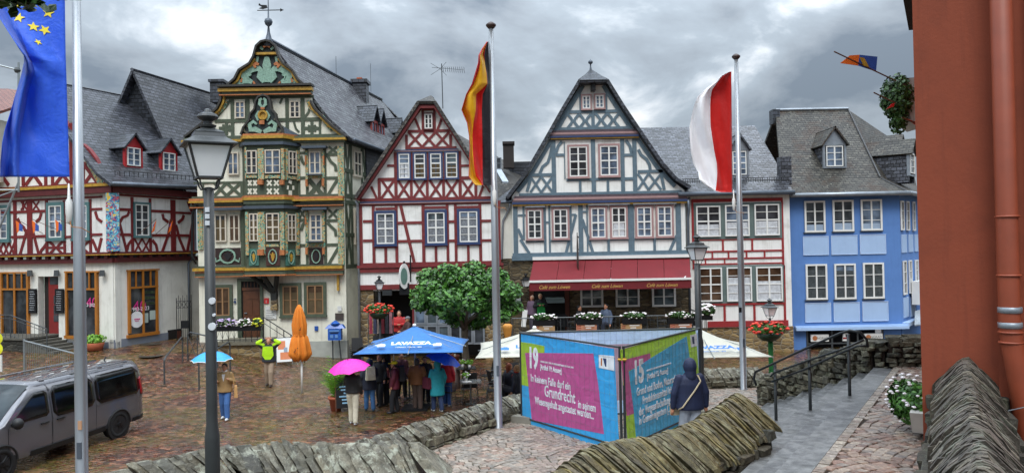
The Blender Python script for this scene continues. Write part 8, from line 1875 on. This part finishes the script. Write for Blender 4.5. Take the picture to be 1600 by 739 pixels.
def hoop(px0, px1, y0, y1, hgt, label, extra=False, base_py=600):
    a, b = at(px0, base_py, y0), at(px1, base_py, y1); za, zb = gz(a.x, y0), gz(b.x, y1); r = root('iron_rail', (a.x,y0,za), label, 'railing', 'iron rails by the corner house'); m = MB(uv=False)
    P_ = [Vector((a.x,y0,za)), Vector((a.x,y0,za+hgt*.9)), a.lerp(b,.1), b.lerp(a,.04), Vector((b.x,y1,zb))]; P_[2].z = za+hgt; P_[3].z = zb+hgt+.05; P_.insert(4, Vector((b.x,y1,zb+hgt-.05))); m.tube(P_, .03, 8)
    if extra:
        for k in range(3): p, q = P_[0].lerp(P_[-1], k/3), P_[0].lerp(P_[-1], (k+1)/3); m.tube([p+Vector((0,0,.1)), q+Vector((0,0,hgt*.9))], .014, 5); m.tube([q+Vector((0,0,.1)), p+Vector((0,0,hgt*.9))], .014, 5); m.tube([q, q+Vector((0,0,hgt))], .02, 5)
    m.build('rail', GIRON, r)
hoop(257, 286, 28.2, 31.0, .95, 'plain hooped iron rail by the cellar opening'); hoop(311, 360, 27.6, 30.4, 1.1, 'iron rail just left of the near lamp post'); hoop(294, 340, 31.2, 30.6, 1.15, 'iron rail with crossed bars behind the near lamp post', True)
# iron gate in the gap
q0, q1 = at(276,500,35.2), at(299,500,35.4); r = root('iron_gate', (q0.x,35.2,.8), 'black wrought iron gate between the corner house and the carved house', 'gate'); m = MB(uv=False)
for k in range(8): p = q0.lerp(q1, k/7); m.tube([(p.x,p.y,.7),(p.x,p.y,2.95+(.12 if k % 2 else 0))], .018 if k in (0,7) else .011, 5)
for z in (.95,2.5,2.8): m.tube([(q0.x,q0.y,z),(q1.x,q1.y,z)], .014, 5)
for k in range(4): a_, b_ = q0.lerp(q1,k/4), q0.lerp(q1,(k+1)/4); m.tube([(a_.x,a_.y,2.5),(b_.x,b_.y,2.8)], .009, 4); m.tube([(a_.x,a_.y,2.8),(b_.x,b_.y,2.5)], .009, 4)
m.build('grille', IRON, r); m = MB(uv=False); m.box(((q0.x+q1.x)/2+.1,35.15,1.75), (.3,.14,.34)); m.build('lock_case', IRON, r)
# steps and railing in front of the orange shop windows
def left_steps():
    LF.z('z2'); a = LF.P(205,640,.2); u, n = LF.u, LF.n; z0 = gz(a.x, a.y-2); r = root('entrance_steps', (a.x,a.y,z0), 'grey stone steps and platform with an ironwork railing before the red shop door', 'steps'); top = LF.p(210,634)[1]; sc = LF.p(210,634)[0]
    m = MB()
    for i in range(5): zz = top-(i+1)*(top-z0)/6; LF.box(m, sc+.45+i*.32, z0-.3, sc+.45+(i+1)*.32, zz, -.3, 1.5)
    m.build('step', paint('grey_step','#57554d',.7,var=.25,bump=.5), r)
    m = MB(); LF.box(m, sc-6, z0-.3, sc+.45, top-.05, -.3, 1.5); m.build('platform', m_rubble('dark_masonry','#2b2a24','#45433a','#57544a','#24231e',3,7), r); m = MB(); LF.box(m, sc-6.05, top-.05, sc+.5, top+.03, -.3, 1.56); m.build('landing', paint('grey_step','#57554d',.7), r)
    m = MB(uv=False); P_ = [LF.w(sc-3.6, top+.45, 1.5), LF.w(sc-2.9, top+1.0, 1.5), LF.w(sc-.3, top+1.0, 1.5), LF.w(sc+1.7, z0+1.05, 1.5)]
    for dz in (0,-.14): m.tube([p+Vector((0,0,dz)) for p in P_], .022 if dz == 0 else .012, 6)
    for i in range(len(P_)-1):
        for k in range(9):
            p = P_[i].lerp(P_[i+1], k/9); m.tube([p, p-Vector((0,0,.95))], .009, 4)
    for p in P_: m.tube([p, p-Vector((0,0,1.02))], .024, 6)
    m.tube([p-Vector((0,0,.85)) for p in P_], .014, 5); m.build('railing', GIRON, r)
    # mesh panel of the lower fence
    q0, q1 = at(38,560,27.5), at(120,575,25.6); f = root('site_fence', (q0.x,q0.y,0), 'low galvanised barred fence sloping down behind the van', 'fence'); m = MB(uv=False); zt0, zt1 = at(38,532,27.5).z, at(120,553,25.6).z; zb0, zb1 = at(38,588,27.5).z, at(120,560,25.6).z-.1
    m.tube([(q0.x,q0.y,zt0),(q1.x,q1.y,zt1)], .028, 6); m.tube([(q0.x,q0.y,gz(q0.x,q0.y)),(q0.x,q0.y,zt0+.06)], .035, 6); m.tube([(at(-10,590,27).x,27,at(-10,590,27).z),(q1.x,q1.y,zb1)], .026, 6); m.build('frame', STEEL, f); m = MB(uv=False)
    for k in range(1,24): p = q0.lerp(q1,k/24); zz = zt0+(zt1-zt0)*k/24; zb = max(gz(p.x,p.y), zb0*(1-k/24)+zb1*k/24); m.tube([(p.x,p.y,zb),(p.x,p.y,zz)], .008, 4)
    m.build('bars', STEEL, f)
left_steps()
for x0, lb in ((130,'left'),(248,'right')):
    LF.z('z2'); m = MB(); q = LF.rect(m, x0, 430, x0+(33 if x0 == 130 else 36), 538, -.02, .05); o = m.build('chalkboard', IRON); setp(o, 'tall black chalkboard on the %s side of the red shop door' % lb, 'chalkboard', 'chalkboards by the red door'); g = random.Random(x0); m = MB()
    for k in range(9): y = 442+k*10; LF.rect(m, x0+5+g.random()*3, y, x0+24+g.random()*6, y+1.4, .05, .058)
    m.build('chalk_writing', STK, o)
for x0, i in ((143,0),(262,1),(464,2)):
    LF.z('z2'); c = LF.P(x0, 360, .12); m = MB(); m.box(c, (.2,.2,.26), .3, taper=.8); o = m.build('wall_spotlight', GIRON); setp(o, 'grey wall spotlight, %s of the three above the shop front' % ('leftmost','middle','rightmost')[i], 'wall light', 'spotlights on the corner house')
c = LF.P(462, 735, .5); c.z = gz(c.x,c.y); r = root('planter_pot', c, 'round brown pot of bright green leaves at the corner of the shop', 'potted plant'); m = MB(); m.lathe([(.32,0),(.4,.3),(.38,.32),(.3,.28)], c, 16); m.build('pot', TERRAC, r, True); leafmesh('foliage', LEAFB, r, ball_fn((c.x,c.y,c.z+.45), (.48,.4,.22), .2), 500, .11, 3)

for px, py, rr, lb in ((236,574,.42,'farther'), (236,588,.45,'nearer')):
    c = onz(px, py, 0); m = MB(); m.lathe([(rr,.002),(rr,.012),(rr*.86,.014),(rr*.84,.006),(.02,.007)], (c.x,c.y,gz(c.x,c.y)), 24); o = m.build('manhole_cover', paint('cast_iron','#4a463e',.45,.4,var=.3,sc=12)); setp(o, 'round iron manhole cover right of the van, %s of the two' % lb, 'manhole cover', 'manhole covers by the van')
# ---- scaffold arm at the left edge
r = root('scaffold_mast', at(25,350,30), 'thin galvanised mast with brackets at the left edge behind the blue flag', 'mast'); m = MB(uv=False); Y = 30
m.tube([at(29,98,Y), at(29,300,Y)], .04, 6); m.tube([at(-10,100,Y), at(29,110,Y)], .035, 6); m.tube([at(-10,297,Y), at(29,297,Y)], .04, 6); m.tube([at(-10,310,Y), at(29,296,Y)], .03, 6); m.tube([at(29,285,Y), at(-6,368,Y), at(-14,600,Y)], .04, 6); m.build('mast', STEEL, r); m = MB(uv=False); m.lathe([(.08,-.1),(.12,0),(.08,.1)], at(27,110,Y), 10); m.build('lamp_head', GIRON, r)
# ---- leaves reaching in at the top left corner
r = root('tree_branch', at(30,-6,7.5), 'dark green leaves hanging into the top left corner', 'branch'); c = at(28,-8,7.5); leafmesh('foliage', LEAFD, r, lambda g: (Vector((c.x+g.gauss(0,.13), c.y+g.gauss(0,.12), c.z+g.gauss(.02,.06))), Vector((0,-.6,.6))), 260, .13, 6, .5); m = MB(uv=False); m.tube([at(-60,-40,7.5), at(20,-22,7.5), at(60,-12,7.5)], .012, 5); m.build('twig', BARK, r)

# ---- café terrace: floor, railing, flower boxes, menu boards, tables
def terrace_cafe():
    x0, x1 = at(800,500,32).x, at(1104,500,32).x; r = root('cafe_terrace', (x0,32,0), 'raised café terrace with a thin metal railing under the wine red awning', 'terrace'); m = MB(); m.box(((x0+x1)/2,33.5,TF/2-.1), (x1-x0,2.9,TF-.05)); m.build('platform', RUBB, r)
    m = MB(uv=False); zr = TF+1.02; m.tube([(x0,32.1,zr),(x1,32.1,zr)], .025, 6); m.tube([(x0,32.1,TF+.12),(x1,32.1,TF+.12)], .015, 5); m.tube([(x1,32.1,zr),(x1,34.8,zr)], .025, 6)
    for k in range(9): x = x0+(x1-x0)*k/8; m.tube([(x,32.1,TF-.1),(x,32.1,zr)], .022, 6)
    for k in range(56): x = x0+(x1-x0)*k/56; m.tube([(x,32.1,TF+.1),(x,32.1,zr)], .007, 4)
    for k in range(9): m.tube([(x1,32.1+k*.3,TF),(x1,32.1+k*.3,zr)], .012, 4)
    m.build('railing', GIRON, r)
    pl = Plane((x0,31.9),(1,0),'y1')
    for k, (a, b, zb) in enumerate(((168,300,620),(398,545,615),(640,778,612),(875,1030,610))):
        A_, B_ = pl.P(a,zb), pl.P(b,zb); x = (A_.x+B_.x)/2; w_ = B_.x-A_.x; z = A_.z; nm = ('leftmost','second','third','rightmost')[k]; f = root('flower_box', (x,31.9,z), 'dark trough of white geraniums on the café railing, %s of four' % nm, 'flower box', 'flower boxes on the café railing'); m = MB(uv=False); m.box((x,31.95,z-.26), (w_*.9,.22,.22)); m.build('trough', IRON, f); flowers(f, (x,31.88,z-.02), (w_*.5,.15,.13), 36, PETW, .05, 40+k, LEAFD, 300, .1)
        s0, s1 = ((185,292,660,706),(404,512,656,702),(638,748,655,702),(896,1010,652,690))[k][:2], ((660,706),(656,702),(655,702),(652,690))[k]; m = MB(); pl.rect(m, s0[0], s1[0], s0[1], s1[1], .0, .03); o = m.build('menu_board', paint('board_tan%d' % (k % 2), ('#a5845a','#b0785c')[k % 2], .6, var=.3, sc=5)); setp(o, 'tan printed menu board hung below the %s flower box' % nm, 'menu board', 'menu boards on the café railing')
        m = MB(uv=False); pl.t = ZM['y1']
        for j in range(4): pl.line(m, [(s0[0]+2, s1[0]+6+j*10),(s0[0]+24, s1[0]+2+j*10)], 3.2, .03, .036)
        m.build('stripe', RED2, o); m = MB(); pl.rect(m, s0[0]+45, s1[0]+8, s0[1]-12, s1[0]+13, .03, .036); pl.rect(m, s0[0]+50, s1[0]+20, s0[1]-30, s1[0]+25, .03, .036); m.build('print', WFR, o)
    for px, y, lb in ((925,33.4,'between the two seated men'),(1010,33.4,'right of the bearded man'),(1055,33.4,'at the right end of the café terrace')): q = at(px,450,y); table(q.x, y, TF, 0, 'small dark table '+lb, .6, '#2a2c2e')
    cs = [(895,33.7,1.4,'under the seated man in black'),(950,33.7,-1.4,'under the bearded man'),(985,33.5,1.3,'left of the table right of the bearded man'),(1000,34.3,PI,'behind the table right of the bearded man'),(1035,33.5,1.4,'with a grey cushion near the right end of the café terrace'),(1078,33.5,-1.4,'at the right end of the café terrace'),(880,34.2,.3,'beside the café door post')]
    for px, y, a, lb in cs: q = at(px,450,y); c = copy_tree(proto); c.location = (q.x,y,TF); c.rotation_euler = (0,0,a); c['label'] = 'dark café chair '+lb; c['group'] = 'chairs on the café terrace'
    b = at(1104,470,31.6); f = root('flower_box', (b.x,31.6,b.z), 'white geraniums at the corner of the café terrace against the red timbers', 'flower box', 'flower boxes on the café railing'); m = MB(uv=False); m.box((b.x,31.7,b.z-.62), (.4,.5,.3)); m.build('trough', IRON, f); flowers(f, (b.x,31.6,b.z-.38), (.36,.3,.24), 40, PETW, .07, 77, LEAFD, 300, .1)
    # menu case on the rubble wall, lamp, white board, cone
    q = Plane((0,34.9),(1,0),'c1'); m = MB(); q.rect(m, 30,150,112,310,0,.12); o = m.build('menu_case', IRON); setp(o, 'black framed menu case with an arched top on the rubble wall left of the awning', 'menu case'); m = MB(); q.rect(m, 42,185,100,300,.12,.13); m.build('menu_sheet', paint('menu_grey','#8a8f90',.5), o); m = MB(); q.rect(m, 38,120,105,158,.05,.14); m.build('light_hood', paint('menu_hood','#7c9ab0',.4), o)
    m = MB(); q2 = Plane((0,33),(1,0),'c1'); q2.poly(m, [(125,320),(180,330),(158,520),(105,515)], 0, .05); o = m.build('standing_board', WFR); setp(o, 'white upright board leaning left of the café doorway', 'board')
    m = MB(); c = at(793,520,31); m.lathe([(.02,-.55),(.1,-.3),(.19,.2),(.20,.3),(.12,.36)], c, 12); o = m.build('ice_cone', paint('cone_orange','#c98a3a',.6), None, True); setp(o, 'large orange model ice cream cone beside the rubble wall', 'cone sign')
    q = Plane((0,34.8),(1,0),'y1'); l = root('wall_lantern', q.P(140,440,.3), 'small black lantern on the rubble wall at the left end of the awning', 'wall lantern'); p = q.P(140,470,.35); lantern(l, p.x, p.y, p.z, .55, IRON, .3); m = MB(); m.tube([q.P(150,470,0), q.P(150,445,.1), p], .02, 6); m.build('arm', IRON, l)
terrace_cafe()
# ---- hanging signs
def hanging_signs():
    q = Plane((0,33.9),(1,0),'t1'); r = root('hanging_sign', q.P(495,60), 'oval green and white hanging sign on a black scroll bracket on the red gabled house', 'hanging sign'); m = MB(uv=False)
    m.tube([q.P(500,-10),q.P(503,250)], .035, 6); m.tube([q.P(500,70),q.P(440,78,.4),q.P(432,110,.5)], .025, 6); m.tube([q.P(450,48,.4),q.P(455,70,.4)], .05, 6); m.tube([q.P(495,120),q.P(478,190,.1),q.P(490,205)], .02, 5); m.build('bracket', IRON, r)
    c = q.P(453,190,.45); m = MB(uv=False); m.M = Matrix.Translation(c) @ Matrix.Rotation(R(50), 4, 'Z') @ Matrix.Rotation(R(90), 4, 'X') @ Matrix.Diagonal((1,1.9,1,1)); m.lathe([(.28,-.03),(.29,.03),(.22,.035),(.22,.03)], n=24); m.build('oval', WFR, r); m = MB(uv=False); m.M = Matrix.Translation(c+Vector((-.02,-.03,0))) @ Matrix.Rotation(R(50), 4, 'Z') @ Matrix.Rotation(R(90), 4, 'X') @ Matrix.Diagonal((1,1.9,1,1)); m.lathe([(.19,-.01),(.19,.045),(.01,.05)], n=24); m.build('field', paint('sign_green','#5f7f74',.5), r)
    m = MB(uv=False); m.box(q.P(452,312,.3), (.42,.1,.5)); m.build('lower_sign', IRON, r)
    q = Plane((0,34.4),(1,0),'y1'); r = root('hanging_sign', q.P(410,250), 'long thin dark hanging sign seen edge-on above the awning', 'hanging sign'); m = MB(uv=False); m.tube([q.P(420,205,-.3),q.P(408,200,.3)], .03, 6); m.tube([q.P(422,270,-.3),q.P(408,262,.3)], .02, 6); m.tube([q.P(406,180,.3),q.P(406,390,.3)], .02, 6); m.build('bracket', IRON, r); m = MB(uv=False); c = q.P(408,305,.35); m.ell(c, (.035,.35,.95), 12, 10); m.build('board', paint('sign_dark','#3a2f26',.5), r)
    q = Plane((0,37),(1,0),'s'); r = root('tv_antenna', q.P(692,165), 'rooftop television antenna behind the red gable', 'antenna'); m = MB(uv=False); b = q.P(692,170); t = q.P(690,100); m.tube([b,t], .025, 6); t = q.P(691,108); m.tube([t+Vector((-.5,0,.08)), t+Vector((1.05,0,-.08))], .012, 5)
    for k in range(11): p = t+Vector((.05+k*.1,0,-.02-k*.006)); m.tube([p+Vector((0,-.3,.08)), p+Vector((.0,.3,-.08))], .007, 4); m.tube([p+Vector((0,0,-.1)), p+Vector((0,0,.1))], .006, 4)
    for s in (-1,1): m.tube([t+Vector((-.1,0,0)), t+Vector((-.55,0,s*.28))], .01, 4); m.tube([t+Vector((-.1,0,.0)), t+Vector((.2,0,s*.32))], .01, 4)
    m.build('mast', GIRON, r)
hanging_signs()
# clothes on a rail and notice at the red house doorway
q = Plane((0,31.2),(1,0),'t1'); m = MB(uv=False); c = q.P(215,640); g = random.Random(2); r = root('clothes_rack', c, 'rack of patterned scarves beside the stone pier at the doorway', 'clothes rack'); m.tube([(c.x-.5,31.2,.3),(c.x-.5,31.2,c.z+.55),(c.x+.5,31.2,c.z+.55),(c.x+.5,31.2,.3)], .02, 6); m.build('frame', ALU, r)
for k in range(6): m = MB(uv=False); m.box((c.x-.4+k*.16,31.2,c.z+.05), (.13,.25,.95), .2, taper=.8); m.build('scarf', paint('scarf%d' % k, ('#a33a4e','#4a4f6a','#b9a79a','#7a2a35','#3a3d45','#9c6c74')[k], .8, var=.3, sc=12), r)
